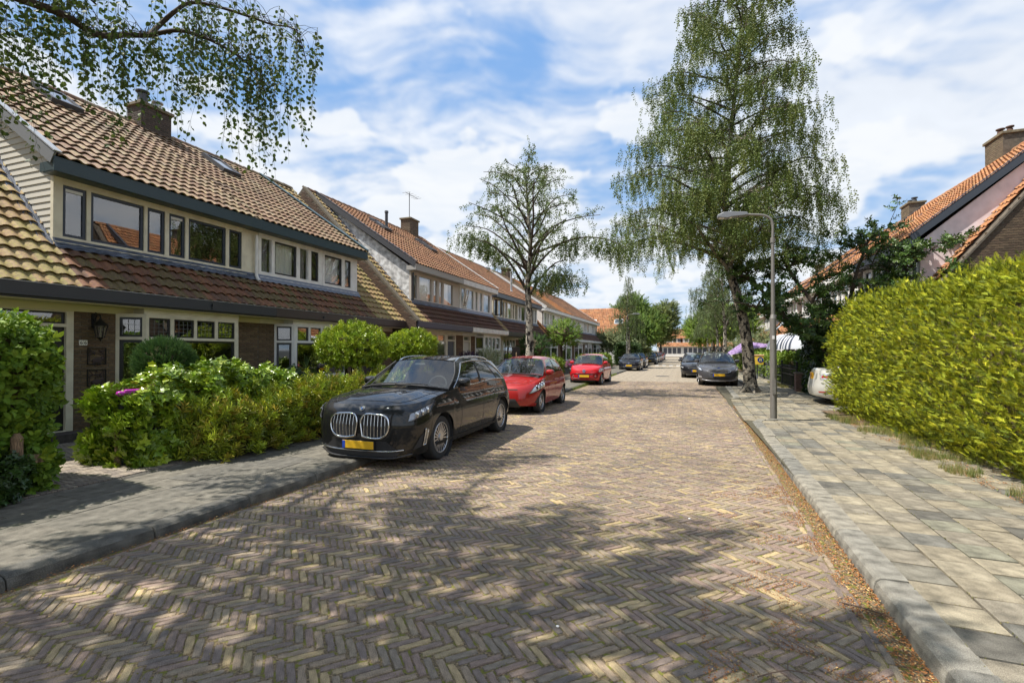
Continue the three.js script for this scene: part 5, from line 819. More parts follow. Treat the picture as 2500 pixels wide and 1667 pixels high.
  const outline = (pts, d, sg, r, m, name) => { const q = []; for (let e = 0; e < pts.length; e++) for (let k = 0; k < 6; k++) { const a = pts[e], b = pts[(e + 1) % pts.length]; q.push(V3(...pt(lerp(a[0], b[0], k / 6), lerp(a[1], b[1], k / 6), sg, d))); } q.push(q[0].clone()); mesh(name, [tube(q, r, 6, 60)], m, root); };
  for (const sg of [1, -1]) {
    for (const h of P.headlamps ?? []) {
      const lamp = new THREE.Group(); lamp.name = 'headlamp'; root.add(lamp);
      mesh('lamp_housing', [onSkin(h, 0.003, sg)], P.lampBack ?? reflector, lamp);
      const c = (u, v) => { const [p, q, r, s] = h; return [lerp(lerp(p[0], q[0], u), lerp(s[0], r[0], u), v), lerp(lerp(p[1], q[1], u), lerp(s[1], r[1], u), v)]; };
      for (const u of P.lampEyes ?? [0.35, 0.7]) { const [a, y] = c(u, 0.5), p = pt(a, y, sg, 0.008), hh = Math.abs(c(u, 0)[1] - c(u, 1)[1]) * 0.36; mesh('lamp_reflector', [new THREE.SphereGeometry(hh, 14, 10).scale(1, 1, 0.2).translate(...p)], P.eyeMat ?? chrome, lamp); }
      mesh('lamp_lens', [onSkin(h, 0.022, sg)], lampGlass, lamp);
      outline(h, 0.01, sg, 0.008, darkPlastic, 'lamp_seal');
    }
    for (const h of P.taillamps ?? []) { mesh('tail_lamp', [onSkin(h.pts, 0.006, sg)], h.m ?? tailRed, root); }
    for (const h of P.patches ?? []) mesh(h.name, [onSkin(h.pts, h.d ?? 0.004, sg)], h.m, root);
    for (const h of P.outlines ?? []) outline(h.pts, h.d ?? 0.006, sg, h.r ?? 0.008, h.m, h.name);
  }
  for (const h of P.faces ?? []) mesh(h.name, [flatPatch(frontPt, h.pts, h.d ?? 0.004, 16, 6)], h.m, root);
  for (const h of P.rearFaces ?? []) mesh(h.name, [flatPatch(rearPt, h.pts, h.d ?? 0.004, 16, 6)], h.m, root);
  for (const h of P.bars ?? []) mesh(h.name, [tube(h.pts.map(([x, y]) => V3(...frontPt(x, y, h.d ?? 0.008))), h.r, 6, 28)], h.m, root);
  if (P.hoodLine) { const q = []; for (let k = 0; k <= 24; k++) { const x = lerp(-1, 1, k / 24) * (W2 - 0.16), y = P.hoodLine - 0.05 * Math.pow(Math.abs(k / 12 - 1), 3); q.push(frontPt(x, y, 0)); } line(q, 0.004, wellMat, 'bonnet_gap', 40); }
  if (P.plate !== false) { const p = frontPt(0, P.plateY ?? 0.45, 0.03), pl = mesh('licence_plate', [rbox(0.52, 0.11, 0.012, 0.004, 0, p[1], p[2] + 0.005, 1)], plateYellow, root); mesh('plate_band', [box(0.045, 0.106, 0.004, -0.237, p[1], p[2] + 0.0125)], plateBlue, pl); mesh('plate_frame', [box(0.545, 0.128, 0.02, 0, p[1], p[2] - 0.006)], darkPlastic, pl); }
  for (const u of [-0.35, 0.3]) line([screen(u - 0.35, 0.01, 0.02), screen(u, 0.03, 0.025), screen(u + 0.3, 0.05, 0.012)], 0.009, darkPlastic, 'wiper', 10);
  return { pt, side, frontPt, rearPt, screen, sideS, top, roofY };
}
// an emblem disc: quartered = roundel with four fields in a ring, ring = open letter strokes in a ring, oval = plain badge
function emblem(root, p, r, kind, tilt = -0.5) {
  const e = new THREE.Group(); e.name = 'emblem'; e.position.set(...p); e.rotation.x = tilt; root.add(e);
  if (kind === 'oval') { mesh('badge', [new THREE.CylinderGeometry(r, r, 0.01, 24).rotateX(Math.PI / 2).scale(1.4, 0.6, 1)], mat(C(0.03, 0.06, 0.2), 0.3), e); mesh('badge_ring', [new THREE.TorusGeometry(r, r * 0.12, 6, 28).scale(1.4, 0.6, 1)], chrome, e); return; }
  mesh('badge', [new THREE.CylinderGeometry(r, r, 0.012, 28).rotateX(Math.PI / 2)], kind === 'quartered' ? blackish : mat(C(0.10, 0.12, 0.2), 0.3), e); mesh('badge_ring', [new THREE.TorusGeometry(r, r * 0.1, 6, 32), ...(kind === 'quartered' ? [new THREE.TorusGeometry(r * 0.62, r * 0.05, 6, 28)] : [])], chrome, e);
  if (kind === 'quartered') for (let k = 0; k < 4; k++) mesh('badge_field', [new THREE.CircleGeometry(r * 0.6, 10, k * Math.PI / 2, Math.PI / 2).translate(0, 0, 0.008)], k % 2 ? mat(C(0.02, 0.2, 0.6), 0.3) : white, e);
  if (kind === 'letters') mesh('badge_letters', [[-0.42, 0.72, -0.12, 0.02], [-0.12, 0.02, 0.0, 0.3], [0.42, 0.72, 0.12, 0.02], [0.12, 0.02, 0, 0.3], [-0.78, 0.4, -0.4, -0.66], [-0.4, -0.66, 0, 0.02], [0.78, 0.4, 0.4, -0.66], [0.4, -0.66, 0, 0.02]].map(([a, b, c, d]) => tube([V3(a * r, b * r, 0.008), V3(c * r, d * r, 0.008)], r * 0.07, 5, 1)), chrome, e);
}
const carX = (name, label, x, d, ry = 0, group) => thing(name, label, 'car', group, x, 0, -d, ry);
const gCars = 'cars parked along the street';
const prof = (W) => [[0.15, 0.09], [0.25, 0.055], [0.42, 0.018], [0.6, 0.0], [0.78, 0.012], [0.9, 0.038], [1.02, 0.075], [1.2, 0.13]];
{ // black people carrier in front
  const blk = paint(C(0.006, 0.0064, 0.007), 0.2, 0.28), r = carX('parked_car', 'glossy black tall hatchback with double kidney grille and roof rails, parked nearest', -4.41, 8.0, 0.012, gCars), L2 = 4.386 / 2, zf = L2 - 0.86;
  const P = {
    L: 4.386, W: 1.824, paint: blk, zf, wb: 2.67, wheelR: 0.335, tyreW: 0.215, rimR: 0.235, wheel: 'multi', arch: 0.39, nf: 4.0, af: 0.72, nr: 3.4, ar: 0.75,
    sill: [[-2.2, 0.3], [-1.7, 0.22], [1.6, 0.2], [2.2, 0.15]], front: [[0.1, 0.1], [0.16, 0.02], [0.3, 0.0], [0.55, 0.0], [0.72, 0.015], [0.82, 0.05], [0.9, 0.13], [0.98, 0.28], [1.04, 0.4]], rear: [[0.2, 0.12], [0.4, 0.02], [0.6, 0.0], [0.8, 0.04], [1.0, 0.09], [1.2, 0.14]], side: prof(),
    top: [[L2, 0.885], [L2 - 0.15, 0.92], [L2 - 0.5, 0.985], [L2 - 0.95, 1.03], [L2 - 1.3, 1.045], [0, 1.06], [-1.0, 1.10], [-L2, 1.06]], crown: 0.075, crease: true, cowl: L2 - 1.2, deck: -L2 + 0.35, cowlBow: 0.2,
    roof: { zf: 0.30, zr: -L2 + 0.62, yf: 1.52, ym: 1.575, yr: 1.50, wf: 0.60, wr: 0.54 }, windows: [[0.06, 0.11, 0.46, 0.40], [0.49, 0.43, 0.78, 0.68], [0.80, 0.70, 0.95, 0.84]], tint: tinted, windowTrim: chrome, rails: chrome,
    doorZ: [zf - 0.62, -0.25, -1.1], handleZ: [-0.1, -0.95], handleY: 0.86, hoodLine: 0.0, plateY: 0.33, doorLean: -0.05,
    headlamps: [[[0.44, 0.665], [0.90, 0.78], [0.95, 0.915], [0.48, 0.785]]], lampBack: mat(C(0.30, 0.31, 0.33), 0.25, { metalness: 0.5 }), lampEyes: [0.3, 0.52, 0.74],
    patches: [{ name: 'air_curtain', pts: [[0.80, 0.32], [0.845, 0.33], [0.86, 0.52], [0.815, 0.54]], m: mat(C(0.5, 0.5, 0.5), 0.25, { metalness: 0.9 }), d: 0.012 }, { name: 'bumper_intake', pts: [[0.60, 0.27], [0.77, 0.30], [0.785, 0.50], [0.70, 0.43]], m: wellMat, d: 0.004 }, { name: 'sill_trim', pts: [[1.0, 0.235], [2.0, 0.235], [2.0, 0.29], [1.0, 0.29]], m: darkPlastic, d: 0.004 }],
    outlines: [{ name: 'air_curtain_frame', pts: [[0.795, 0.315], [0.85, 0.325], [0.866, 0.53], [0.81, 0.55]], m: chrome, r: 0.008, d: 0.012 }],
    faces: [{ name: 'lower_intake', pts: [[-0.55, 0.165], [0.55, 0.165], [0.64, 0.245], [-0.64, 0.245]], m: wellMat, d: 0.004 }, { name: 'plate_panel', pts: [[-0.62, 0.26], [0.62, 0.26], [0.44, 0.39], [-0.44, 0.39]], m: darkPlastic, d: 0.003 }],
    bars: [{ name: 'lower_trim', pts: [[-0.68, 0.275], [-0.5, 0.255], [0, 0.245], [0.5, 0.255], [0.68, 0.275]], r: 0.009, m: chrome }, { name: 'splitter', pts: [[-0.76, 0.21], [-0.5, 0.155], [0, 0.145], [0.5, 0.155], [0.76, 0.21]], r: 0.016, m: paint(C(0.03, 0.03, 0.032), 0.4) }],
  };
  delete P.hoodLine;
  const api = makeCar(r, P);
  // double kidney grille
  for (const sg of [1, -1]) {
    const shape = [[0.06, 0.455], [0.20, 0.43], [0.37, 0.445], [0.455, 0.52], [0.475, 0.655], [0.43, 0.735], [0.26, 0.765], [0.09, 0.755], [0.035, 0.68]].map(([x, y]) => [x * sg, y]), g = new THREE.Group(); g.name = 'grille'; r.add(g);
    const ring = shape.map(([x, y]) => V3(...api.frontPt(x, y, 0.022))); ring.push(ring[0].clone());
    mesh('grille_surround', [tube(ring, 0.015, 8, 72)], chrome, g);
    const cx = 0.22 * sg, cy = 0.6; mesh('grille_recess', [grid((u, v) => { const i = u * (shape.length), k = Math.floor(i) % shape.length, f = i - Math.floor(i), a = shape[k], b = shape[(k + 1) % shape.length], x = lerp(a[0], b[0], f), y = lerp(a[1], b[1], f); return api.frontPt(lerp(cx, x, v), lerp(cy, y, v), 0.006); }, shape.length * 3, 3)], wellMat, g);
    for (let k = 0; k < 7; k++) { const x = (0.09 + k * 0.054) * sg, y0 = 0.45 + (k > 5 ? 0.06 : k === 0 ? 0.01 : 0), y1 = 0.752 - (k > 5 ? 0.03 : k === 0 ? 0.005 : 0); mesh('grille_slat', [tube([V3(...api.frontPt(x, y1, 0.022)), V3(...api.frontPt(x * 1.02, (y0 + y1) / 2, 0.028)), V3(...api.frontPt(x * 1.01, y0, 0.022))], 0.0065, 6, 10)], chrome, g); }
  }
  emblem(r, (() => { const p = api.frontPt(0, 0.825, 0.012); return [p[0], p[1] + 0.012, p[2] - 0.02]; })(), 0.041, 'quartered', -0.75);
  mesh('parking_note', [box(0.3, 0.004, 0.09, 0.34, 1.02, 0.95)], mat(C(0.75, 0.2, 0.16), 0.6), r);
}
{ // red hatchback behind it
  const red = paint(C(0.30, 0.012, 0.010), 0.3, 0.3), L = 3.95, L2 = L / 2, zf = L2 - 0.78, r = carX('parked_car', 'dark red five door hatchback with plastic wheel covers, behind the black car', -4.42, 13.75, 0.01, gCars);
  const P = {
    L, W: 1.695, paint: red, zf, wb: 2.51, wheelR: 0.298, tyreW: 0.18, rimR: 0.2, wheel: 'cover', arch: 0.345, nf: 2.8, af: 0.85, nr: 3.2, ar: 0.7,
    front: [[0.1, 0.18], [0.22, 0.06], [0.38, 0.0], [0.55, 0.02], [0.68, 0.07], [0.8, 0.2], [0.95, 0.42]], rear: [[0.2, 0.12], [0.42, 0.02], [0.6, 0], [0.85, 0.05], [1.1, 0.12]], side: prof(),
    top: [[L2, 0.74], [L2 - 0.2, 0.80], [L2 - 0.5, 0.89], [L2 - 0.95, 0.965], [0.2, 0.985], [-0.7, 1.04], [-L2, 1.05]], crown: 0.07, cowl: L2 - 1.0, deck: -L2 + 0.3, cowlBow: 0.2,
    roof: { zf: 0.28, zr: -L2 + 0.5, yf: 1.455, ym: 1.51, yr: 1.44, wf: 0.56, wr: 0.5 }, windows: [[0.12, 0.12, 0.5, 0.44], [0.53, 0.47, 0.86, 0.78]],
    doorZ: [zf - 0.55, -0.2, -0.98], handleZ: [-0.08, -0.82], handleY: 0.84, plate: false,
    headlamps: [[[0.46, 0.545], [0.92, 0.68], [0.97, 0.88], [0.60, 0.74]]], lampBack: mat(C(0.8, 0.8, 0.78), 0.3, { metalness: 0.7 }), lampEyes: [0.35, 0.62, 0.84],
    patches: [{ name: 'fog_lamp_recess', pts: [[0.66, 0.3], [0.84, 0.3], [0.84, 0.43], [0.78, 0.47]], m: wellMat }],
    faces: [{ name: 'lower_intake', pts: [[-0.42, 0.2], [0.42, 0.2], [0.3, 0.42], [-0.3, 0.42]], m: wellMat }, { name: 'upper_grille', pts: [[-0.36, 0.645], [0.36, 0.645], [0.32, 0.67], [-0.32, 0.67]], m: wellMat }],
  };
  const api = makeCar(r, P); emblem(r, api.frontPt(0, 0.68, 0.02), 0.06, 'oval', -0.4);
}
{ // bright red city car
  const red = paint(C(0.46, 0.008, 0.014), 0.05, 0.3), L = 3.54, L2 = L / 2, zf = L2 - 0.62, r = carX('parked_car', 'bright red small city car with a smiling front bumper, on the left kerb', -4.5, 24.9, -0.02, gCars);
  const P = {
    L, W: 1.641, paint: red, zf, wb: 2.407, wheelR: 0.285, tyreW: 0.175, rimR: 0.195, wheel: 'cover', arch: 0.33, nf: 3.0, af: 0.85, nr: 3.4, ar: 0.6,
    front: [[0.1, 0.16], [0.22, 0.05], [0.38, 0.0], [0.58, 0.01], [0.74, 0.06], [0.85, 0.18], [0.95, 0.35]], rear: [[0.2, 0.1], [0.42, 0.02], [0.6, 0], [0.9, 0.03], [1.1, 0.06]], side: prof(),
    top: [[L2, 0.78], [L2 - 0.2, 0.87], [L2 - 0.45, 0.93], [L2 - 0.8, 0.975], [0.2, 0.985], [-0.8, 1.02], [-L2, 1.02]], crown: 0.06, cowl: L2 - 0.82, deck: -L2 + 0.22, cowlBow: 0.16,
    roof: { zf: 0.32, zr: -L2 + 0.3, yf: 1.45, ym: 1.5, yr: 1.44, wf: 0.57, wr: 0.53 }, windows: [[0.08, 0.1, 0.5, 0.46], [0.54, 0.5, 0.9, 0.86]],
    doorZ: [zf - 0.5, -0.25, -0.9], handleZ: [-0.12], handleY: 0.86, plateY: 0.44,
    headlamps: [[[0.52, 0.64], [0.93, 0.68], [0.95, 0.83], [0.6, 0.80]]], lampEyes: [0.35, 0.7],
    faces: [{ name: 'lower_intake', pts: [[-0.5, 0.19], [0.5, 0.19], [0.55, 0.255], [-0.55, 0.255]], m: wellMat }],
    bars: [{ name: 'bumper_line', pts: [[-0.62, 0.53], [-0.64, 0.42], [-0.52, 0.345], [0, 0.325], [0.52, 0.345], [0.64, 0.42], [0.62, 0.53], [0.4, 0.555], [0, 0.56], [-0.4, 0.555], [-0.62, 0.53]], r: 0.013, m: blackish }, { name: 'bonnet_gap', pts: [[-0.42, 0.70], [0, 0.675], [0.42, 0.70]], r: 0.005, m: blackish }],
  };
  const api = makeCar(r, P); emblem(r, api.frontPt(0, 0.685, 0.012), 0.075, 'letters', -0.25);
  for (const x of [-0.54, 0.54]) mesh('fog_lamp', [new THREE.CylinderGeometry(0.035, 0.035, 0.02, 16).rotateX(Math.PI / 2).translate(...api.frontPt(x, 0.45, 0.006))], reflector, r);
}
const hatch = (L, W, H, o = {}) => { // ordinary five door car
  const L2 = L / 2, zf = L2 - 0.86, k = H / 1.46, bl = (v) => v * k;
  return {
    L, W, zf, wb: o.wb ?? 2.62, wheelR: 0.315, tyreW: 0.205, rimR: 0.215, wheel: 'five', arch: 0.365, nf: 2.8, af: 1.0, nr: 3.3, ar: 0.75,
    front: [[0.1, 0.18], [0.22, 0.06], [0.4, 0.0], [0.58, 0.02], [0.72, 0.06], [0.82, 0.18], [0.95, 0.4], [1.05, 0.5]], rear: [[0.2, 0.1], [0.42, 0.02], [0.6, 0], [0.85, 0.04], [1.1, 0.1]], side: prof(),
    top: [[L2, bl(0.75)], [L2 - 0.22, bl(0.81)], [L2 - 0.55, bl(0.88)], [L2 - 1.1, bl(0.95)], [0.1, bl(0.965)], [-1.0, bl(1.0)], [-L2, bl(1.0)]], crown: 0.065, cowl: L2 - 1.22, deck: -L2 + (o.deck ?? 0.3), cowlBow: 0.18,
    roof: { zf: o.rzf ?? 0.25, zr: -L2 + (o.rzr ?? 0.55), yf: H - 0.05, ym: H, yr: H - 0.07, wf: 0.57, wr: 0.53 }, windows: [[0.1, 0.12, 0.48, 0.43], [0.51, 0.46, 0.84, 0.76]],
    doorZ: [zf - 0.58, -0.22, -1.05], handleZ: [-0.08, -0.9], handleY: bl(0.84), plateY: 0.44,
    headlamps: [[[0.50, bl(0.6)], [0.96, bl(0.66)], [0.97, bl(0.745)], [0.55, bl(0.68)]]], lampEyes: [0.3, 0.62, 0.85],
    faces: [{ name: 'lower_intake', pts: [[-0.6, 0.22], [0.6, 0.22], [0.55, 0.34], [-0.55, 0.34]], m: wellMat }, { name: 'grille', pts: [[-0.44, bl(0.585)], [0.44, bl(0.585)], [0.5, bl(0.665)], [-0.5, bl(0.665)]], m: wellMat }],
    bars: [{ name: 'grille_bar', pts: [[-0.46, bl(0.605)], [0, bl(0.595)], [0.46, bl(0.605)]], r: 0.008, m: chrome }],
    taillamps: [{ pts: [[2.12, 0.72], [2.5, 0.72], [2.45, 0.92], [2.15, 0.92]] }], ...o.extra,
  };
};
{
  const navyP = paint(C(0.010, 0.012, 0.020), 0.35), r = carX('parked_car', 'dark blue hatchback with ring badge, parked before the far lamp post on the left', -4.25, 42.7, 0, gCars), api = makeCar(r, { ...hatch(4.26, 1.8, 1.45), paint: navyP }); emblem(r, api.frontPt(0, 0.63, 0.015), 0.065, 'letters', -0.2);
  mesh('tow_trim', [tube([-0.6, -0.3, 0, 0.3, 0.6].map((x) => V3(...api.frontPt(x, 0.35, 0.01))), 0.01, 6, 20)], chrome, r);
  const r2 = carX('parked_car', 'dark grey car tucked right behind the dark blue hatchback', -4.2, 48.4, 0, gCars); makeCar(r2, { ...hatch(4.3, 1.78, 1.5), paint: paint(C(0.03, 0.033, 0.038), 0.4) });
}
{ // grey people carrier on the right, nose to the camera
  const gp = paint(C(0.055, 0.055, 0.06), 0.55, 0.3), L = 4.38, L2 = L / 2, r = carX('parked_car', 'dark grey people carrier with wide oval grille beside the big birch trunk', 1.55, 26.6, 0, gCars), h = hatch(L, 1.83, 1.626, { wb: 2.65, rzf: 0.42, rzr: 0.5 });
  const api = makeCar(r, {
    ...h, paint: gp, plateY: 0.53, headlamps: [[[0.47, 0.72], [0.95, 0.82], [0.965, 0.93], [0.60, 0.83]]], lampEyes: [0.45, 0.75], lampBack: mat(C(0.75, 0.76, 0.78), 0.3, { metalness: 0.5 }),
    faces: [{ name: 'lower_intake', pts: [[-0.5, 0.33], [0.5, 0.33], [0.42, 0.43], [-0.42, 0.43]], m: wellMat }, { name: 'grille', pts: [[-0.42, 0.64], [0.42, 0.64], [0.37, 0.77], [-0.37, 0.77]], m: wellMat, d: 0.006 }],
    bars: [{ name: 'grille_surround', pts: [[-0.3, 0.625], [0.3, 0.625], [0.43, 0.655], [0.53, 0.70], [0.42, 0.775], [0.3, 0.79], [-0.3, 0.79], [-0.42, 0.775], [-0.53, 0.70], [-0.43, 0.655], [-0.3, 0.625]], r: 0.014, m: chrome }, { name: 'lower_trim', pts: [[-0.72, 0.31], [-0.5, 0.275], [0, 0.265], [0.5, 0.275], [0.72, 0.31]], r: 0.018, m: mat(C(0.4, 0.4, 0.42), 0.35, { metalness: 0.6 }) }],
    patches: [{ name: 'fog_lamp', pts: [[0.52, 0.40], [0.82, 0.40], [0.80, 0.46], [0.56, 0.48]], m: mat(C(0.5, 0.5, 0.52), 0.3, { metalness: 0.6 }) }],
  }); emblem(r, api.frontPt(0, 0.86, 0.012), 0.05, 'oval', -0.5);
  const r2 = carX('parked_car', 'black estate car standing behind the grey people carrier', 0.72, 33.6, 0, gCars); makeCar(r2, { ...hatch(4.7, 1.8, 1.47, { wb: 2.75 }), paint: paint(C(0.008, 0.008, 0.010), 0.3), lampBack: mat(C(0.85, 0.85, 0.82), 0.35, { metalness: 0.4 }) });
  const r3 = carX('parked_car', 'dark blue car just showing above the black estate on the right', 0.7, 40.4, 0, gCars); makeCar(r3, { ...hatch(4.3, 1.76, 1.52), paint: paint(C(0.012, 0.016, 0.03), 0.4) });
}
{ // silver car in the driveway, tail towards the street
  const sv = paint(C(0.50, 0.49, 0.44), 0.75, 0.32), r = carX('parked_car', 'silver beige car standing in the driveway, tail out beside the yellow hedge', 5.95, 17.35, Math.PI / 2, gCars), h = hatch(4.46, 1.74, 1.49, { wb: 2.7, rzr: 0.9, deck: 0.35 });
  const api = makeCar(r, { ...h, top: [[2.23, 0.76], [2.0, 0.82], [1.6, 0.9], [1.0, 0.97], [0.1, 0.985], [-1.2, 1.06], [-2.23, 1.08]], paint: sv, plate: false, rear: [[0.2, 0.12], [0.36, 0.02], [0.52, 0.0], [0.7, 0.03], [0.9, 0.07], [1.1, 0.12]], taillamps: [{ pts: [[2.2, 0.80], [2.62, 0.80], [2.58, 0.985], [2.2, 0.985]], m: mat(C(0.62, 0.62, 0.64), 0.15, { metalness: 0.6 }) }] });
  for (const sg of [1, -1]) mesh('tail_lamp_red', [grid((u, v) => api.pt(lerp(2.22, 2.56, u), lerp(0.86, 0.92, v), sg, 0.01), 8, 2)], tailRed, r);
  const c = document.createElement('canvas'); c.width = 256; c.height = 128; const x = c.getContext('2d'); x.fillStyle = '#f0b000'; x.fillRect(0, 0, 256, 128); x.fillStyle = '#1b3f9c'; x.fillRect(0, 0, 26, 128); x.fillStyle = '#20160a'; x.font = 'bold 96px sans-serif'; x.fillText('58-J', 34, 98); const t = new THREE.CanvasTexture(c); t.colorSpace = THREE.SRGBColorSpace;
  const p = api.rearPt(0, 0.9, 0.02), pl = mesh('licence_plate', [rbox(0.4, 0.2, 0.012, 0.004, p[0], p[1], p[2], 1)], plateYellow, r), face = new THREE.Mesh(new THREE.PlaneGeometry(0.385, 0.19).rotateY(Math.PI).translate(p[0], p[1], p[2] - 0.009), mat(0xffffff, 0.5, { map: t })); face.name = 'plate_face'; pl.add(face);
  mesh('plate_recess', [grid((u, v) => api.rearPt(lerp(-0.36, 0.36, u), lerp(0.60, 1.0, v), 0.003), 10, 6)], mat(C(0.30, 0.30, 0.28), 0.5), r);
  for (const sg of [1, -1]) mesh('bumper_reflector', [grid((u, v) => api.pt(lerp(2.35, 2.6, u), lerp(0.42, 0.455, v), sg, 0.005), 6, 2)], tailRed, r);
}
{ // the row of cars far down on the left
  const cs = [[-3.9, 62.5, C(0.05, 0.052, 0.055), 'dark grey car, first of the far row beyond the side street'], [-3.9, 69, C(0.03, 0.03, 0.032), 'black car, second of the far row beyond the side street'], [-3.9, 75.5, C(0.35, 0.10, 0.02), 'orange car in the far row'], [-3.9, 82, C(0.30, 0.012, 0.015), 'red car in the far row'], [-3.9, 90, C(0.02, 0.025, 0.05), 'dark blue car, last of the far row']];
  for (const [x, d, c, lab] of cs) { const r = carX('parked_car', lab, x, d, 0, gCars); makeCar(r, { ...hatch(4.2, 1.75, 1.47), paint: paint(c, 0.35) }); }
}
// ---------------------------------------------------------------- plants
const leafMat = (rough = 0.45, tr = 0.35, o = {}) => phys(C(1, 1, 1), rough, { specularIntensity: 0.35, transmission: tr, thickness: 0, side: THREE.DoubleSide, ...o });
const leafSoft = leafMat(0.6, 0.42), leafGloss = leafMat(0.33, 0.28, { specularIntensity: 0.8 }), leafThuja = leafMat(0.7, 0.35);
// one leaf as a folded blade: base at o, direction d, face n
function leafTris(P, o, d, n, len, wid, shape = 'oval', curl = 0.15) {
  const b = V3().crossVectors(d, n).normalize(), at = (t, w, up) => [o.x + d.x * t * len + b.x * w * wid + n.x * up * len, o.y + d.y * t * len + b.y * w * wid + n.y * up * len, o.z + d.z * t * len + b.z * w * wid + n.z * up * len];
  const f = 0.06, tri = (...q) => q.forEach((v) => P.push(...v));
  if (shape === 'diamond') { const a = at(0, 0, 0), l = at(0.42, -0.5, f), r = at(0.42, 0.5, f), t = at(1, 0, -curl); tri(a, r, t); tri(a, t, l); }
  else if (shape === 'blade') { const a = at(0, 0, 0), l = at(0.55, -0.5, f), r = at(0.55, 0.5, f), t = at(1, 0, -curl); tri(a, r, t); tri(a, t, l); }
  else if (shape === 'ivy') { const a = at(0.12, 0, 0), c = at(0.5, 0, -0.02), l1 = at(0.05, -0.42, f), l2 = at(0.42, -0.62, f - 0.05), m1 = at(0.55, -0.25, f * 0.5), t = at(1, 0, -curl), m2 = at(0.55, 0.25, f * 0.5), r2 = at(0.42, 0.62, f - 0.05), r1 = at(0.05, 0.42, f); tri(a, c, l1); tri(l1, c, l2); tri(l2, c, m1); tri(m1, c, t); tri(t, c, m2); tri(m2, c, r2); tri(r2, c, r1); tri(r1, c, a); }
  else { const a = at(0, 0, 0), l1 = at(0.3, -0.45, f), l2 = at(0.68, -0.4, f * 0.6), r1 = at(0.3, 0.45, f), r2 = at(0.68, 0.4, f * 0.6), t = at(1, 0, -curl), m = at(0.5, 0, -0.01); tri(a, m, l1); tri(l1, m, l2); tri(l2, m, t); tri(t, m, r2); tri(r2, m, r1); tri(r1, m, a); }
}
const geoOf = (P) => { const g = new THREE.BufferGeometry(); g.setAttribute('position', new THREE.Float32BufferAttribute(P, 3)); g.computeVertexNormals(); g.setAttribute('uv', new THREE.Float32BufferAttribute(new Float32Array(P.length / 3 * 2), 2)); return g; };
const rdir = (y0 = -1, y1 = 1) => { const a = rr(0, 6.283), y = rr(y0, y1), r = Math.sqrt(Math.max(0, 1 - y * y)); return V3(r * Math.cos(a), y, r * Math.sin(a)); };
// a twig of leaves hanging down from the origin
function hangingSpray(n, len, ll, lw, shape) { const P = [], T = []; for (let k = 0; k < n; k++) { const y = -len * (k + 0.4) / n, a = k * 2.4 + rr(-0.4, 0.4), d = V3(Math.cos(a) * 0.8, rr(-1.1, -0.1), Math.sin(a) * 0.8).normalize(), q = rdir(); const s = rr(0.75, 1.15); leafTris(P, V3(Math.cos(a) * 0.012, y, Math.sin(a) * 0.012), d, q.sub(d.clone().multiplyScalar(q.dot(d))).normalize(), ll * s, lw * s, shape); } const w = 0.0016; P.push(-w, 0, 0, w, 0, 0, 0, -len, w, 0, 0, -w, 0, 0, w, 0, -len, 0); return geoOf(P); }
// a rosette or shoot of leaves pointing up along +y
function shoot(n, len, ll, lw, spread, shape, up = 0.4) { const P = []; for (let k = 0; k < n; k++) { const t = k / n, a = k * 2.4 + rr(-0.5, 0.5), tilt = spread * (1 - 0.45 * t) * rr(0.75, 1.25), d = V3(Math.cos(a) * Math.sin(tilt), Math.cos(tilt), Math.sin(a) * Math.sin(tilt)), nn = V3(-Math.cos(a) * Math.cos(tilt), Math.sin(tilt), -Math.sin(a) * Math.cos(tilt)), s = rr(0.7, 1.15) * (1 - 0.25 * t); leafTris(P, V3(0, len * t, 0), d, nn, ll * s, lw * s, shape); } return geoOf(P); }
// flat feathery scale-leaf fan, growing along +y
function fan(len) { const P = []; const st = (o, dir, l, depth) => { const e = o.clone().addScaledVector(dir, l), w = V3(dir.y, -dir.x, 0).multiplyScalar(l * 0.05 + 0.0009); P.push(o.x - w.x, o.y - w.y, o.z, o.x + w.x, o.y + w.y, o.z + 0.002, e.x, e.y, e.z); if (depth) for (let k = 1; k <= 4; k++) for (const s of [-1, 1]) { const a = s * rr(0.5, 0.8), d = V3(dir.x * Math.cos(a) - dir.y * Math.sin(a), dir.x * Math.sin(a) + dir.y * Math.cos(a), rr(-0.12, 0.12)); st(o.clone().addScaledVector(dir, l * k / 5), d, l * (0.52 - 0.07 * k) * rr(0.8, 1.2), depth - 1); } }; st(V3(0, 0, 0), V3(0, 1, 0), len, 2); return geoOf(P); }
reseed(101);
const sprayA = [hangingSpray(15, 0.42, 0.068, 0.056, 'diamond'), hangingSpray(17, 0.46, 0.062, 0.052, 'diamond'), hangingSpray(13, 0.36, 0.072, 0.06, 'diamond')];
const sprayNear = [hangingSpray(8, 0.36, 0.062, 0.05, 'oval'), hangingSpray(9, 0.42, 0.056, 0.045, 'oval'), hangingSpray(6, 0.3, 0.066, 0.052, 'oval')];
const clumpBig = [shoot(12, 0.28, 0.12, 0.065, 1.25, 'oval'), shoot(10, 0.24, 0.13, 0.07, 1.35, 'oval')];
const clumpFar = [shoot(12, 0.5, 0.20, 0.14, 1.3, 'diamond'), shoot(14, 0.55, 0.17, 0.12, 1.4, 'diamond')];
const ivyG = [shoot(3, 0.05, 0.085, 0.075, 1.15, 'ivy'), shoot(4, 0.07, 0.075, 0.066, 1.2, 'ivy')];
const beechG = [shoot(5, 0.12, 0.085, 0.052, 1.15, 'oval'), shoot(6, 0.14, 0.075, 0.046, 1.2, 'oval')];
const laurelG = [shoot(12, 0.1, 0.085, 0.021, 0.85, 'blade'), shoot(14, 0.13, 0.08, 0.02, 0.95, 'blade'), shoot(10, 0.08, 0.09, 0.024, 1.1, 'blade')];
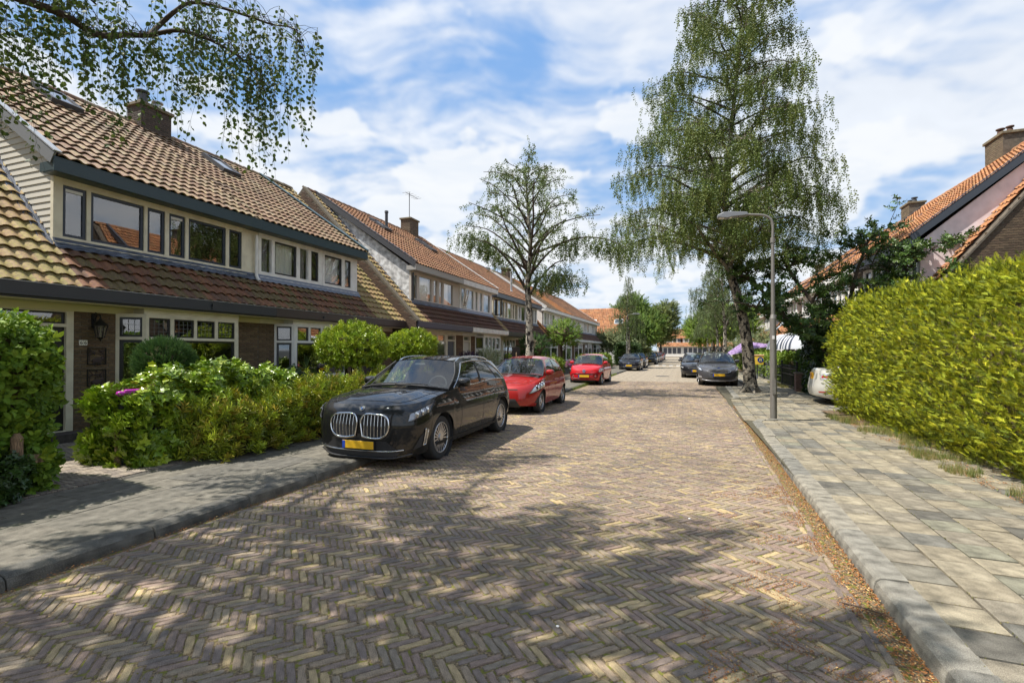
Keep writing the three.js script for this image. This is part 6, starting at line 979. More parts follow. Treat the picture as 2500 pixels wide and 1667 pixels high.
const ballG = [shoot(11, 0.1, 0.09, 0.03, 1.0, 'blade'), shoot(12, 0.12, 0.085, 0.028, 1.15, 'blade')];
const boxG = [shoot(22, 0.11, 0.03, 0.009, 0.7, 'blade'), shoot(18, 0.13, 0.03, 0.01, 0.6, 'blade')];
const thujaG = [fan(0.095), fan(0.08), fan(0.11)];
const up = V3(0, 1, 0);
const toward = (p, dir, spin, s) => { const q = new THREE.Quaternion().setFromUnitVectors(up, dir.clone().normalize()).multiply(new THREE.Quaternion().setFromAxisAngle(up, spin)); return new THREE.Matrix4().compose(p, q, V3(s, s, s)); };
const shade = (c, v = 0.2) => { const l = rr(1 - v, 1 + v), t = rr(-0.5, 0.5) * v; return C(c[0] * l * (1 + t), c[1] * l, c[2] * l * (1 - t * 0.6)); };
function scatter(name, geos, matr, list, parent, kind = 'stuff') { // list of [matrix, colour]
  const ms = geos.map(() => []), cs = geos.map(() => []); list.forEach(([m, c], i) => { const k = i % geos.length; ms[k].push(m); cs[k].push(c); });
  geos.forEach((g, k) => ms[k].length && inst(name, g, matr, ms[k], cs[k], parent, kind));
}
const singlesOf = (name, geos, m, list, parent, tones, n) => { const mats = tones.map((t) => { const q = m.clone(); q.color.setRGB(...t); return q; }); list.splice(0, n).forEach(([mx], i) => { const o = new THREE.Mesh(geos[i % geos.length], mats[i % mats.length]); o.name = name; o.applyMatrix4(mx); o.castShadow = o.receiveShadow = true; parent.add(o); }); };
const barkT = tex(256, 512, (i, j) => { const s = fbm(i / 256 * 6, j / 512 * 40, 3, 40), p = fbm(i / 256 * 5 + 3, j / 512 * 7, 4, 7), f = fbm(i / 256 * 40, j / 512 * 60, 2, 60); let v = 0.82 + f * 0.25; const dk = Math.max(smooth(0.14, 0.3, s), smooth(0.05, 0.22, p)); return [lerp(v, 0.12 + f * 0.1, dk), lerp(v * 0.97, 0.10 + f * 0.1, dk), lerp(v * 0.9, 0.085 + f * 0.1, dk)]; }, 1);
const birchBark = mat(C(0.62, 0.60, 0.56), 0.85, { map: again(barkT, 1.2, 0.45), bumpMap: again(barkT, 1.2, 0.45), bumpScale: 0.02 }), darkBark = mat(C(0.10, 0.075, 0.055), 0.95, { map: again(speck, 3) }), greyBark = mat(C(0.46, 0.43, 0.39), 0.9, { map: again(barkT, 1.2, 0.45), bumpMap: again(barkT, 2, 0.6), bumpScale: 0.025 });
const birchTones = [[0.139, 0.191, 0.036], [0.118, 0.167, 0.032], [0.167, 0.210, 0.046], [0.104, 0.148, 0.031], [0.188, 0.223, 0.051]];
// weeping birch: trunk through pts, limbs that rise then arch over, thin twigs hanging with leaves
function birch(root, { trunk, r0, r1, env, limbs, y0, twigs, drop = 3, geos = sprayA, bark = birchBark, tones = birchTones, rise = 0.9, upright = 0, thin = 0.012, leaf = leafSoft, skew = [0, 0] }) {
  const cv = new THREE.CatmullRomCurve3(trunk, false, 'centripetal'), H = trunk[trunk.length - 1].y, limbsG = [], list = [];
  mesh('trunk', [taper(trunk, r0, r1, 14, 6, 0.8)], bark, root);
  for (let k = 0; k < limbs; k++) {
    const f = (k + 0.5) / limbs, y = lerp(y0, H, Math.pow(f, 0.85)), t = clamp((y - trunk[0].y) / (H - trunk[0].y)), o = cv.getPoint(t), a = k * 2.399 + rr(-0.35, 0.35), R = env(y + 0.6) * rr(0.72, 1.08), dx = Math.cos(a), dz = Math.sin(a), sk = 1 + skew[0] * dx + skew[1] * dz, L = Math.max(0.35, R * sk), h = rise * L * rr(0.5, 0.9) * (1 - 0.3 * f);
    const p = [o, V3(o.x + dx * L * 0.33, o.y + h * 0.6, o.z + dz * L * 0.33), V3(o.x + dx * L * 0.7, o.y + h, o.z + dz * L * 0.7), V3(o.x + dx * L, o.y + h * (0.62 + upright), o.z + dz * L)];
    for (const q of p.slice(1)) { q.x += rr(-0.12, 0.12) * L * 0.4; q.z += rr(-0.12, 0.12) * L * 0.4; q.y += rr(-0.1, 0.1); }
    const lr = Math.max(0.012, r0 * 0.30 * (1 - 0.75 * f)); limbsG.push(taper(p, lr, thin * 0.5, 6, 3));
    const lc = new THREE.CatmullRomCurve3(p, false, 'centripetal'), nT = Math.ceil(twigs * L / 4);
    for (let q = 0; q < nT; q++) {
      const u = Math.pow(rr(0.06, 1), 0.75), b = lc.getPoint(u), side = rdir(-0.2, 0.6), w = rr(0.1, 0.55) * (0.5 + L * 0.16), c = b.clone().addScaledVector(side, w);
      if (rnd() < 0.3) limbsG.push(taper([b, b.clone().lerp(c, 0.6).add(V3(0, 0.08, 0)), c], 0.008, 0.003, 3, 1));
      const n = Math.max(1, Math.round(rr(0.4, 1.15) * drop * (0.25 + 0.8 * u * u))), sway = rdir(-0.05, 0.05); let pt = c.clone();
      for (let s = 0; s < n; s++) { list.push([M4(pt.x, pt.y, pt.z, rr(-0.3, 0.3) + (upright && s === 0 ? rr(0, 2.4) : 0), rr(0, 6.28), rr(-0.3, 0.3), rr(0.85, 1.15)), shade(pick(tones), 0.18)]); pt = pt.clone().add(V3(sway.x * 0.06 + rr(-0.03, 0.03), -0.36, sway.z * 0.06 + rr(-0.03, 0.03))); }
    }
  }
  mesh('branches', limbsG, bark === birchBark ? darkBark : bark, root); scatter('crown', geos, leaf, list, root);
  return list.length;
}
{ // the big birch on the right
  reseed(111);
  const t = thing('birch_tree', 'big weeping birch with dark fissured lower trunk on the right pavement', 'tree', 'birch trees in the street', 2.34, 0.08, -20.1), r = curve([[3.6, 3.0], [5, 3.5], [8, 4.0], [10.5, 4.2], [12.5, 3.7], [14.5, 2.8], [16.5, 1.3]]);
  const n = birch(t, { trunk: [V3(0.05, 0, 0), V3(0, 0.6, 0), V3(-0.1, 2.0, 0), V3(-0.35, 3.4, 0), V3(-0.68, 4.7, 0.05), V3(-0.72, 6.0, 0.1), V3(-0.85, 7.5, 0), V3(-0.6, 10, 0), V3(-0.3, 13, 0), V3(-0.1, 16, 0)], r0: 0.27, r1: 0.03, env: r, limbs: 96, y0: 6.7, twigs: 86, drop: 3.3, bark: greyBark, rise: 0.42, skew: [-0.1, 0] });
  mesh('trunk_flare', [0, 1, 2, 3, 4].map((k) => taper([V3(0.03, 0.5, 0), V3(0.2 * Math.cos(k * 1.3), 0.16, 0.2 * Math.sin(k * 1.3)), V3(0.46 * Math.cos(k * 1.3), -0.02, 0.46 * Math.sin(k * 1.3))], 0.2, 0.06, 8, 3)), greyBark, t);
}
{ // the slim, thin-crowned birch on the left
  reseed(121);
  const t = thing('birch_tree', 'slim birch with thin open crown on the left pavement behind the dark red car', 'tree', 'birch trees in the street', -5.55, 0.08, -17.6), r = curve([[3.4, 1.2], [4.4, 2.1], [5.6, 2.6], [7.0, 2.3], [8.3, 1.6], [9.4, 0.6]]);
  birch(t, { trunk: [V3(0, 0, 0), V3(0.02, 1.5, 0), V3(0.0, 3.0, 0), V3(-0.06, 4.2, 0), V3(0.05, 5.5, 0), V3(-0.05, 7, 0), V3(-0.15, 8.6, 0.05)], r0: 0.2, r1: 0.025, env: r, limbs: 38, y0: 3.5, twigs: 40, drop: 1.8, rise: 1.0, upright: 0.5, thin: 0.02, bark: birchBark, tones: [[0.14, 0.19, 0.05], [0.12, 0.165, 0.045], [0.165, 0.21, 0.06], [0.10, 0.14, 0.04]] });
  // the long low bough reaching out to the right over the street
  const lg = [], list = []; for (const [pts, ra] of [[[[0, 5.2, 0], [1.0, 5.5, 0.1], [2.0, 5.75, 0], [3.0, 5.6, 0], [3.7, 5.2, 0.1]], 0.05], [[[0, 4.6, 0], [-0.9, 5.3, 0.2], [-1.9, 5.9, 0], [-2.9, 6.3, 0.1]], 0.045], [[[0, 4.1, 0], [0.9, 4.4, 0.3], [1.8, 4.3, 0.2]], 0.035]]) { const p = pts.map((q) => V3(...q)), c = new THREE.CatmullRomCurve3(p); lg.push(taper(p, ra, 0.012, 7, 4)); for (let k = 0; k < 110; k++) { const b = c.getPoint(rr(0.3, 1)), q = b.clone().addScaledVector(rdir(-0.3, 0.8), rr(0.05, 0.55)); for (let s = 0; s < 2; s++) list.push([M4(q.x, q.y - s * 0.33, q.z, rr(-0.6, 0.9), rr(0, 6.28), rr(-0.5, 0.5)), shade([0.13, 0.175, 0.048], 0.2)]); } }
  mesh('bough', lg, darkBark, t); scatter('crown', sprayA, leafSoft, list, t);
}
{ // the birch standing left of the camera, outside the picture; its limbs hang into the top left
  reseed(131);
  const t = thing('birch_tree', 'birch overhead at the top left, only drooping leafy branches in view', 'tree', 'birch trees in the street', -5.5, 0.08, -0.2), limbG = [], list = [];
  mesh('trunk', [taper([V3(0, 0, 0), V3(0.1, 2, 0.05), V3(0.05, 4, 0), V3(0.1, 6, 0.1), V3(0, 9, 0), V3(0.1, 12, 0)], 0.22, 0.04, 12, 5)], birchBark, t);
  // limbs in view, given as world x, y, distance and turned into the tree's own frame
  const w = (x, y, d) => V3(x + 5.5, y - 0.08, -d + 0.2);
  const L = [
    [[w(-5.5, 5.0, 0.2), w(-6.6, 5.5, 1.8), w(-7.08, 5.64, 3.1), w(-7.09, 5.75, 3.7), w(-6.98, 5.66, 3.95), w(-6.96, 5.86, 4.3), w(-6.84, 5.95, 4.5)], 0.06, 0.03, 80],
    [[w(-6.84, 5.95, 4.5), w(-6.92, 6.24, 4.7), w(-6.76, 6.46, 4.8), w(-6.72, 6.71, 5.0), w(-6.51, 6.75, 5.2), w(-5.98, 6.58, 5.4), w(-5.73, 6.49, 5.5), w(-5.38, 6.39, 5.6), w(-5.25, 5.93, 5.7)], 0.035, 0.006, 75],
    [[w(-6.84, 5.95, 4.5), w(-6.39, 5.98, 4.6), w(-6.16, 5.95, 4.8), w(-5.82, 5.76, 5.0), w(-5.65, 5.59, 5.1), w(-5.48, 5.24, 5.2)], 0.03, 0.006, 75],
    [[w(-5.5, 4.6, 0.1), w(-6.9, 5.4, 1.6), w(-7.5, 5.7, 2.9), w(-7.6, 5.3, 3.3)], 0.06, 0.012, 60], [[w(-5.5, 5.6, 0.2), w(-6.8, 6.5, 2.0), w(-7.5, 6.7, 3.4), w(-7.4, 6.3, 4.2)], 0.06, 0.012, 60],
    [[w(-5.4, 6.8, 0.1), w(-6.2, 7.8, 1.8), w(-6.6, 7.9, 3.4), w(-6.4, 7.5, 4.4)], 0.06, 0.012, 50],
  ];
  for (const [p, a, b, n] of L) {
    limbG.push(taper(p, a, b, 8, 5)); const c = new THREE.CatmullRomCurve3(p, false, 'centripetal');
    for (let k = 0; k < n; k++) {
      const u = rr(0.3, 1), o = c.getPoint(u), q = o.clone().add(V3(rr(-0.4, 0.4), rr(-0.1, 0.22), rr(-0.4, 0.4))); limbG.push(taper([o, o.clone().lerp(q, 0.5).add(V3(0, 0.06, 0)), q], 0.005, 0.002, 4, 2));
      const m = Math.round(rr(0.6, 4.2)), sx = rr(-0.05, 0.05), sz = rr(-0.05, 0.05), line = [q.clone()]; let pt = q.clone();
      for (let s = 0; s < m; s++) { list.push([M4(pt.x, pt.y, pt.z, rr(-0.2, 0.2), rr(0, 6.28), rr(-0.2, 0.2), rr(0.85, 1.15)), shade(pick([[0.10, 0.15, 0.03], [0.08, 0.13, 0.03], [0.13, 0.18, 0.035], [0.07, 0.11, 0.028]]), 0.25)]); pt = pt.clone().add(V3(sx + rr(-0.03, 0.03), -0.34, sz + rr(-0.03, 0.03))); line.push(pt.clone()); }
      if (line.length > 1) limbG.push(taper(line, 0.0026, 0.0012, 3, 1));
    }
  }
  mesh('branches', limbG, darkBark, t);
  singlesOf('leafy_twig', sprayNear, leafSoft, list, t, [[0.10, 0.15, 0.03], [0.08, 0.13, 0.03], [0.12, 0.17, 0.035]], 240);
  scatter('crown', sprayNear, leafSoft, list, t);
  // the rest of its crown, above and behind the camera: it throws the dappled shade on the bricks
  const rest = [], rb = [];
  for (let k = 0; k < 46; k++) {
    const a = k * 2.4, y = lerp(4.2, 9.0, k / 46), R = 3.5 * Math.sin(Math.PI * clamp((y - 1.8) / 8.4)) * rr(0.6, 1.1), dx = Math.cos(a), dz = Math.sin(a), p = [V3(0, y, 0), V3(dx * R * 0.4, y + 0.7, dz * R * 0.4), V3(dx * R * 0.8, y + 0.9, dz * R * 0.8), V3(dx * R, y + 0.5, dz * R)];
    const inView = (q) => { const X = q.x - 5.5, D = -(q.z - 0.2), zc = -X * 0.3345 + D * 0.9424, xc = X * 0.9424 + D * 0.3345, Y = q.y + 0.08 - 1.67; return zc > 0.3 && Math.abs(xc) < zc * 1.1 && Y < zc * 0.78; };
    if (p.some((q) => inView(q))) continue;
    rb.push(taper(p, 0.05, 0.008, 5, 3)); const c = new THREE.CatmullRomCurve3(p);
    const hub = [rr(0.35, 0.55), rr(0.6, 0.8), rr(0.85, 1)]; for (let q = 0; q < 12 * R; q++) { const b = c.getPoint(clamp(pick(hub) + rr(-0.04, 0.04))).add(V3(rr(-0.3, 0.3), rr(-0.25, 0.25), rr(-0.3, 0.3))); for (let s = 0; s < 3; s++) { const e = b.clone().add(V3(rr(-0.05, 0.05), -0.38 * s, rr(-0.05, 0.05))); if (!inView(e)) rest.push([M4(e.x, e.y, e.z, rr(-0.3, 0.3), rr(0, 6.28), rr(-0.3, 0.3)), shade([0.09, 0.14, 0.03], 0.2)]); } }
  }
  mesh('branches', rb, darkBark, t); scatter('crown', sprayA, leafSoft, rest, t);
}
{ // birches farther along
  reseed(141);
  const far = [[2.6, 36, 9.8, 2.3, 'birch_tree', 'birch with pale forked trunk beyond the big one on the right', 1.6], [2.75, 46, 8.2, 1.8, 'birch_tree', 'slender birch behind the pale forked one, right side', 1.4], [2.8, 56, 8.5, 2.0, 'birch_tree', 'far birch on the right where the trunks line up', 1.4], [2.9, 68, 8.5, 2.2, 'birch_tree', 'farthest birch of the right hand line', 1.4], [-5.0, 47.5, 8.6, 1.7, 'birch_tree', 'slender pointed birch beside the far lamp post on the left', 1.5]];
  for (const [x, d, h, R, nm, lab, dr] of far) {
    const t = thing(nm, lab, 'tree', 'birch trees in the street', x, 0.08, -d), e = curve([[h * 0.3, R * 0.75], [h * 0.5, R], [h * 0.75, R * 0.75], [h * 1.02, R * 0.2]]);
    birch(t, { trunk: [V3(0, 0, 0), V3(0.08, h * 0.3, 0), V3(-0.1, h * 0.6, 0), V3(0.05, h, 0)], r0: 0.16, r1: 0.02, env: e, limbs: 36, y0: h * 0.34, twigs: 70, drop: 3.2 * dr / 1.5, rise: 0.7, tones: [[0.13, 0.175, 0.06], [0.11, 0.15, 0.05], [0.15, 0.19, 0.07]] });
    if (d === 36) mesh('fork', [taper([V3(0.05, h * 0.33, 0), V3(0.5, h * 0.42, 0), V3(0.9, h * 0.6, 0)], 0.09, 0.03, 8, 4)], birchBark, t);
  }
}
// rounder broad-leaved trees and big bushes
function leafy(root, { trunk, r0, blobs, per, geos = clumpFar, m = leafSoft, tones, size = 1, stems }) {
  if (trunk) mesh('trunk', [taper(trunk, r0, r0 * 0.5, 9, 4)], darkBark, root);
  const br = [], list = [], tip = trunk ? trunk[trunk.length - 1] : null;
  for (const [x, y, z, rx, ry, rz] of blobs) {
    const c = V3(x, y, z); if (tip) br.push(taper([tip.clone(), tip.clone().lerp(c, 0.5).add(V3(0, 0.1, 0)), c], r0 * 0.4, 0.02, 5, 3));
    const n = Math.round(per * (rx * ry + ry * rz + rx * rz) / 3);
    for (let k = 0; k < n; k++) { const d = rdir(), s = Math.pow(rnd(), 0.38) * rr(0.88, 1.1), p = V3(x + d.x * rx * s, y + d.y * ry * s, z + d.z * rz * s), dir = d.clone().add(V3(rr(-0.6, 0.6), rr(0, 0.8), rr(-0.6, 0.6))); list.push([toward(p, dir, rr(0, 6.28), size * rr(0.75, 1.2)), shade(pick(tones), 0.22)]); }
  }
  if (br.length) mesh('branches', br, darkBark, root); scatter('crown', geos, m, list, root);
}
{
  reseed(151);
  const g1 = [[0.140, 0.221, 0.030], [0.119, 0.189, 0.028], [0.168, 0.247, 0.035]], lime = [[0.200, 0.300, 0.030], [0.175, 0.264, 0.030], [0.237, 0.324, 0.040]], olive = [[0.168, 0.203, 0.055], [0.196, 0.230, 0.066], [0.140, 0.176, 0.050]], grey = [[0.240, 0.276, 0.121], [0.204, 0.240, 0.105], [0.264, 0.300, 0.143]];
  const T = (lab, x, d, o, g) => leafy(thing('street_tree', lab, 'tree', g ?? 'leafy trees far down the street', x, 0, -d), o);
  T('round green tree far left beyond the side street, tallest one', -7.5, 72, { trunk: [V3(0, 0, 0), V3(0.1, 3, 0)], r0: 0.25, blobs: [[0, 6, 0, 3, 2.6, 3], [2.4, 5.4, 1, 2.6, 2.2, 2.4], [-2, 5, 0, 2.2, 2, 2.2], [0.6, 8, 0, 2, 1.6, 2]], per: 150, tones: g1, size: 1.5 });
  T('green tree far left with rounded crown close to the road', -3.9, 92, { trunk: [V3(0, 0, 0), V3(0, 3.5, 0)], r0: 0.25, blobs: [[0, 6, 0, 3.2, 3, 3], [-3, 7, 0, 3, 2.6, 3], [1, 8.6, 0, 2.2, 1.8, 2]], per: 110, tones: olive, size: 1.7 });
  T('small dark leaved street tree with thin trunk, before the far parked cars', -4.9, 60, { trunk: [V3(0, 0, 0), V3(0.05, 1.6, 0), V3(0, 3, 0)], r0: 0.12, blobs: [[-0.6, 4.1, 0, 1.5, 1.3, 1.4], [0.9, 3.7, 0, 1.5, 1.4, 1.4], [0.1, 4.9, 0, 1.1, 0.8, 1.1]], per: 230, tones: g1, size: 1.0 });
  T('weeping grey green tree at the corner of the side street', -7.0, 60.5, { trunk: [V3(0, 0, 0), V3(0.1, 2, 0)], r0: 0.2, blobs: [[0, 2.9, 0, 2.8, 1.5, 2], [-2.4, 2.6, 0, 2.0, 1.4, 1.8], [1.8, 2.2, 0.5, 1.6, 1.8, 1.6]], per: 170, tones: grey, size: 1.1 });
  T('tall lime green tree behind the right hand birches', 4.2, 76, { trunk: [V3(0, 0, 0), V3(0, 3, 0)], r0: 0.2, blobs: [[0, 5.5, 0, 2.6, 2.6, 2.4], [-1.8, 4.6, 0, 2.0, 2.2, 2], [1.4, 7, 0, 1.8, 1.6, 1.8]], per: 150, tones: lime, size: 1.4 });
  T('lime green tree in a front garden on the right, beyond the lilac parasol', 4.6, 52, { trunk: [V3(0, 0, 0), V3(0.1, 2.4, 0)], r0: 0.14, blobs: [[0, 4.4, 0, 1.8, 1.6, 1.6], [-1.3, 3.8, 0, 1.3, 1.2, 1.3], [1.2, 3.9, 0.3, 1.3, 1.1, 1.2]], per: 200, tones: lime, size: 1.0 });
  T('grey leaved shrub tree in a front garden on the right', 5.2, 43, { trunk: [V3(0, 0, 0), V3(0.1, 1.2, 0)], r0: 0.1, blobs: [[0, 2.1, 0, 1.5, 1.0, 1.3], [-0.9, 1.7, 0.4, 1.0, 0.9, 1.0], [1.2, 2.5, 0, 1.0, 0.7, 1]], per: 260, tones: grey, size: 0.7 });
  T('dark green tree closing the view at the far right', 9, 130, { trunk: [V3(0, 0, 0), V3(0, 4, 0)], r0: 0.3, blobs: [[0, 8, 0, 5, 3.5, 4], [-5, 7, 0, 4, 3, 4], [5, 9, 0, 4.5, 3.5, 4]], per: 70, tones: g1, size: 2.4 });
  T('dark green tree closing the view at the far left', -12, 128, { trunk: [V3(0, 0, 0), V3(0, 4, 0)], r0: 0.3, blobs: [[0, 8, 0, 5, 3.5, 4], [5, 7, 0, 4, 3, 4], [-5, 8, 0, 4.5, 3.5, 4]], per: 70, tones: g1, size: 2.4 });
  // clipped round tree in the left row and green shrubs in the gardens
  const standard = (lab, x, d, h, R, tones, geos, per, size, stemsN = 2, m = leafGloss, ry = 0.72) => { const t = thing('round_tree', lab, 'tree', 'clipped round trees in the left front gardens', x, 0.08, -d), list = [], st = []; for (let k = 0; k < stemsN; k++) st.push(taper([V3(rr(-0.1, 0.1), 0, rr(-0.1, 0.1)), V3(rr(-0.15, 0.15), h * 0.5, rr(-0.1, 0.1)), V3(rr(-0.3, 0.3) * R, h, rr(-0.3, 0.3) * R)], 0.05, 0.03, 7, 3)); mesh('trunk', st, darkBark, t); const n = Math.round(per * R * R); for (let k = 0; k < n; k++) { const d2 = rdir(-0.82, 1), s = Math.pow(rnd(), 0.25) * (1 + 0.09 * noise(d2.x * 3 + 9, d2.z * 3 + d2.y * 2)), p = V3(d2.x * R * s, h + d2.y * R * ry * s, d2.z * R * s), dir = d2.clone().add(V3(rr(-0.5, 0.5), rr(0, 0.7), rr(-0.5, 0.5))); list.push([toward(p, dir, rr(0, 6.28), size * rr(0.75, 1.2)), shade(pick(tones), 0.2)]); } mesh('twigs', [new THREE.IcosahedronGeometry(1, 2).scale(R * 0.62, R * ry * 0.6, R * 0.62).translate(0, h, 0)], mat(C(0.13, 0.10, 0.06), 1), t); scatter('crown', geos, m, list, t); };
  const fresh = [[0.365, 0.455, 0.032], [0.300, 0.390, 0.029], [0.428, 0.508, 0.041], [0.237, 0.326, 0.026]];
  standard('first clipped round shrub tree in front of the white bay window', -7.55, 9.75, 1.66, 0.78, fresh, ballG, 2500, 1.05, 4); standard('second clipped round shrub tree, just right of the first', -7.55, 12.45, 1.68, 0.66, fresh, ballG, 2600, 1.05, 3);
  standard('bright green round tree on two stems before the far white bays', -7.9, 33.0, 2.75, 1.15, [[0.19, 0.29, 0.035], [0.16, 0.25, 0.03], [0.23, 0.32, 0.05]], clumpBig, 420, 1.0, 3, leafSoft, 0.85);
  standard('round green shrub beside the wooden gate, left of the slim birch', -8.4, 27.5, 1.7, 0.95, [[0.06, 0.13, 0.025], [0.075, 0.15, 0.03]], clumpBig, 600, 0.8, 2, leafSoft, 0.95);
}
// hedges: leaves over a rounded box, thinned out by noise, on a dark twiggy core
function hedge(root, { x0, x1, d0, d1, h, y0 = 0.08, n, geos, m, tones, size = 1, lean = 0.5, top = 0.3, bulge = 0.08, shape, inset = 0.12, soft: sf = 0.18, upBias = 0.4, singles = 0, jitter = 0.06, wild = 1, freq = 1 }) {
  const hx = (x1 - x0) / 2, hd = (d1 - d0) / 2, cx = (x0 + x1) / 2, cd = (d0 + d1) / 2, list = [], area = [2 * hd * h, 2 * hd * h, 2 * hx * h, 2 * hx * h, 4 * hx * hd * top * 3], tot = area.reduce((a, b) => a + b);
  const round = (p) => { const r = sf, q = V3(clamp(p.x, -hx + r, hx - r), clamp(p.y, 0, h - r), clamp(p.z, -hd + r, hd - r)), e = p.clone().sub(q), l = e.length(); if (l > r) { e.multiplyScalar(r / l); } return [q.add(e), e.normalize()]; };
  for (let k = 0; k < n; k++) {
    let a = rnd() * tot, f = 0; while (a > area[f]) { a -= area[f]; f++; }
    const u = rr(-1, 1), v = rnd(), p = f === 0 ? V3(-hx, v * h, u * hd) : f === 1 ? V3(hx, v * h, u * hd) : f === 2 ? V3(u * hx, v * h, -hd) : f === 3 ? V3(u * hx, v * h, hd) : V3(u * hx, h, rr(-1, 1) * hd);
    let [q, e] = round(p); if (e.lengthSq() < 0.1) e = V3(0, 1, 0);
    const b = bulge * fbm((q.x + q.z) * 1.7 * freq + 3, q.y * 2.1 * freq + q.z * 0.8 * freq, 3) * 2 - Math.pow(rnd(), 2) * inset + rr(-jitter, jitter) * 0.5; q.addScaledVector(e, b);
    if (shape) q = shape(q, hx, hd, h);
    const dir = e.clone().multiplyScalar(lean).add(V3(rr(-0.5, 0.5) * wild, upBias + rr(-0.3, 0.5) * wild, rr(-0.5, 0.5) * wild));
    list.push([toward(V3(cx + q.x, y0 + Math.max(0.0, q.y), -cd - q.z), dir, rr(0, 6.28), size * rr(0.75, 1.2)), shade(pick(tones), 0.2)]);
  }
  const core = new THREE.BoxGeometry(2 * hx, h, 2 * hd, 8, 8, 24).translate(0, h / 2, 0), cp = core.attributes.position; for (let i = 0; i < cp.count; i++) { let q = V3(cp.getX(i), cp.getY(i), cp.getZ(i)); const [r0, e] = round(q); q = r0.addScaledVector(e, -inset * 1.1 - 0.03); if (shape) q = shape(q, hx, hd, h); cp.setXYZ(i, cx + q.x, y0 + Math.max(0.02, q.y), -cd - q.z); } core.computeVertexNormals();
  mesh('twigs', [core], mat(C(0.14, 0.105, 0.06), 1, { map: again(speck, 3) }), root);
  if (singles) { list.sort((p, q) => { const f = (m) => { const e = m.elements, X = e[12], D = -e[14]; return (-X * 0.3345 + D * 0.9424); }; return f(p[0]) - f(q[0]); }); singlesOf('leaf_cluster', geos, m, list, root, tones, singles); }
  scatter('foliage', geos, m, list, root);
}
{
  reseed(161);
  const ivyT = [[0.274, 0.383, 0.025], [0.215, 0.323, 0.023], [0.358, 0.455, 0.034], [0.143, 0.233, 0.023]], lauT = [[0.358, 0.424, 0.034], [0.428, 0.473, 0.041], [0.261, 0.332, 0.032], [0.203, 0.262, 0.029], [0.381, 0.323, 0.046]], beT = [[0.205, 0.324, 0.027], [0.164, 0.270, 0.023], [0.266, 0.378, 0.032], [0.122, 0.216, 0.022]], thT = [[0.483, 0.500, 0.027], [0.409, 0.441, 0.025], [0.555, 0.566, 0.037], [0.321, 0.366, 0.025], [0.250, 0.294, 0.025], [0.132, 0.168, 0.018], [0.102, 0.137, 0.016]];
  const iv = thing('ivy_hedge', 'dense glossy ivy hedge in front of the bay window of number 66', 'hedge', 'hedges on the left');
  hedge(iv, { x0: -7.75, x1: -6.85, d0: 4.3, d1: 7.1, h: 1.18, n: 4700, size: 1.3, geos: ivyG, m: leafGloss, tones: ivyT, sf: 0.28, bulge: 0.2, freq: 1.5, jitter: 0.14, wild: 1.4, lean: 0.9, upBias: 0.5, singles: 300, shape: (q, hx, hd, h) => { const t = (q.z + hd) / (2 * hd); q.y *= 0.93 + 0.13 * Math.sin(t * 2.4 + 0.2) - 0.12 * smooth(0.28, 0.0, t); return q; } });
  const la = thing('evergreen_hedge', 'low evergreen hedge with upright yellow green shoots along the left pavement', 'hedge', 'hedges on the left');
  hedge(la, { x0: -7.05, x1: -6.2, d0: 5.0, d1: 13.6, h: 0.84, n: 6000, size: 1.35, geos: laurelG, m: leafGloss, tones: lauT, sf: 0.25, bulge: 0.24, freq: 1.7, lean: 0.65, upBias: 0.85, wild: 1.3, singles: 300, jitter: 0.26, shape: (q, hx, hd, h) => { const t = (q.z + hd) / (2 * hd); q.y *= 0.80 + 0.22 * smooth(0, 0.35, t) + 0.04 * noise(q.z * 2.2, 3); return q; } });
  const be = thing('beech_hedge', 'tall leafy beech hedge block at the left edge of the picture', 'hedge', 'hedges on the left');
  hedge(be, { x0: -8.2, x1: -6.75, d0: 1.4, d1: 3.52, h: 1.88, n: 4300, size: 1.3, geos: beechG, m: leafSoft, tones: beT, sf: 0.2, bulge: 0.12, lean: 0.9, upBias: 0.15, singles: 300 });
  const lowIvy = thing('ivy_clump', 'low ivy growing round the old wooden posts at the left edge', 'ivy', undefined);
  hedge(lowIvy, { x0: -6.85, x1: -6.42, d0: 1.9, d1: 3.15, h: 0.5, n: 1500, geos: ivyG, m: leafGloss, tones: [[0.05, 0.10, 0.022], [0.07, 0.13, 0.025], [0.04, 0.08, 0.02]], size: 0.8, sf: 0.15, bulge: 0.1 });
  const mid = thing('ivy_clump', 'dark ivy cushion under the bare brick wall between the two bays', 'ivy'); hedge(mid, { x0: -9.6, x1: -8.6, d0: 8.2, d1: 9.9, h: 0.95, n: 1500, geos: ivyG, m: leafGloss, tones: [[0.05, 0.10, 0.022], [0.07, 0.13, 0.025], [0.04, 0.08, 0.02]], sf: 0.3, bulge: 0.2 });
  // clipped yew ball
  const b = thing('clipped_ball', 'clipped dark green ball shrub before the bay window of number 66', 'shrub', undefined, -8.0, 0.08, -5.55), bl = []; for (let k = 0; k < 3000; k++) { const d = rdir(-0.9, 1), s = rr(0.86, 1) * (1 + 0.05 * noise(d.x * 4, d.y * 4 + d.z)); bl.push([toward(V3(d.x * 0.36 * s, 1.40 + d.y * 0.33 * s, d.z * 0.36 * s), d.clone().add(V3(0, 0.5, 0)), rr(0, 6.28), rr(0.8, 1.1)), shade(pick([[0.085, 0.17, 0.045], [0.11, 0.20, 0.05], [0.065, 0.135, 0.04]]), 0.2)]); } mesh('trunk', [taper([V3(0, 0, 0), V3(0.02, 0.6, 0), V3(0, 1.3, 0)], 0.035, 0.025, 7, 3)], darkBark, b); mesh('twigs', [new THREE.IcosahedronGeometry(1, 2).scale(0.3, 0.28, 0.3).translate(0, 1.4, 0)], mat(C(0.13, 0.10, 0.06), 1), b); scatter('foliage', boxG, leafSoft, bl, b);
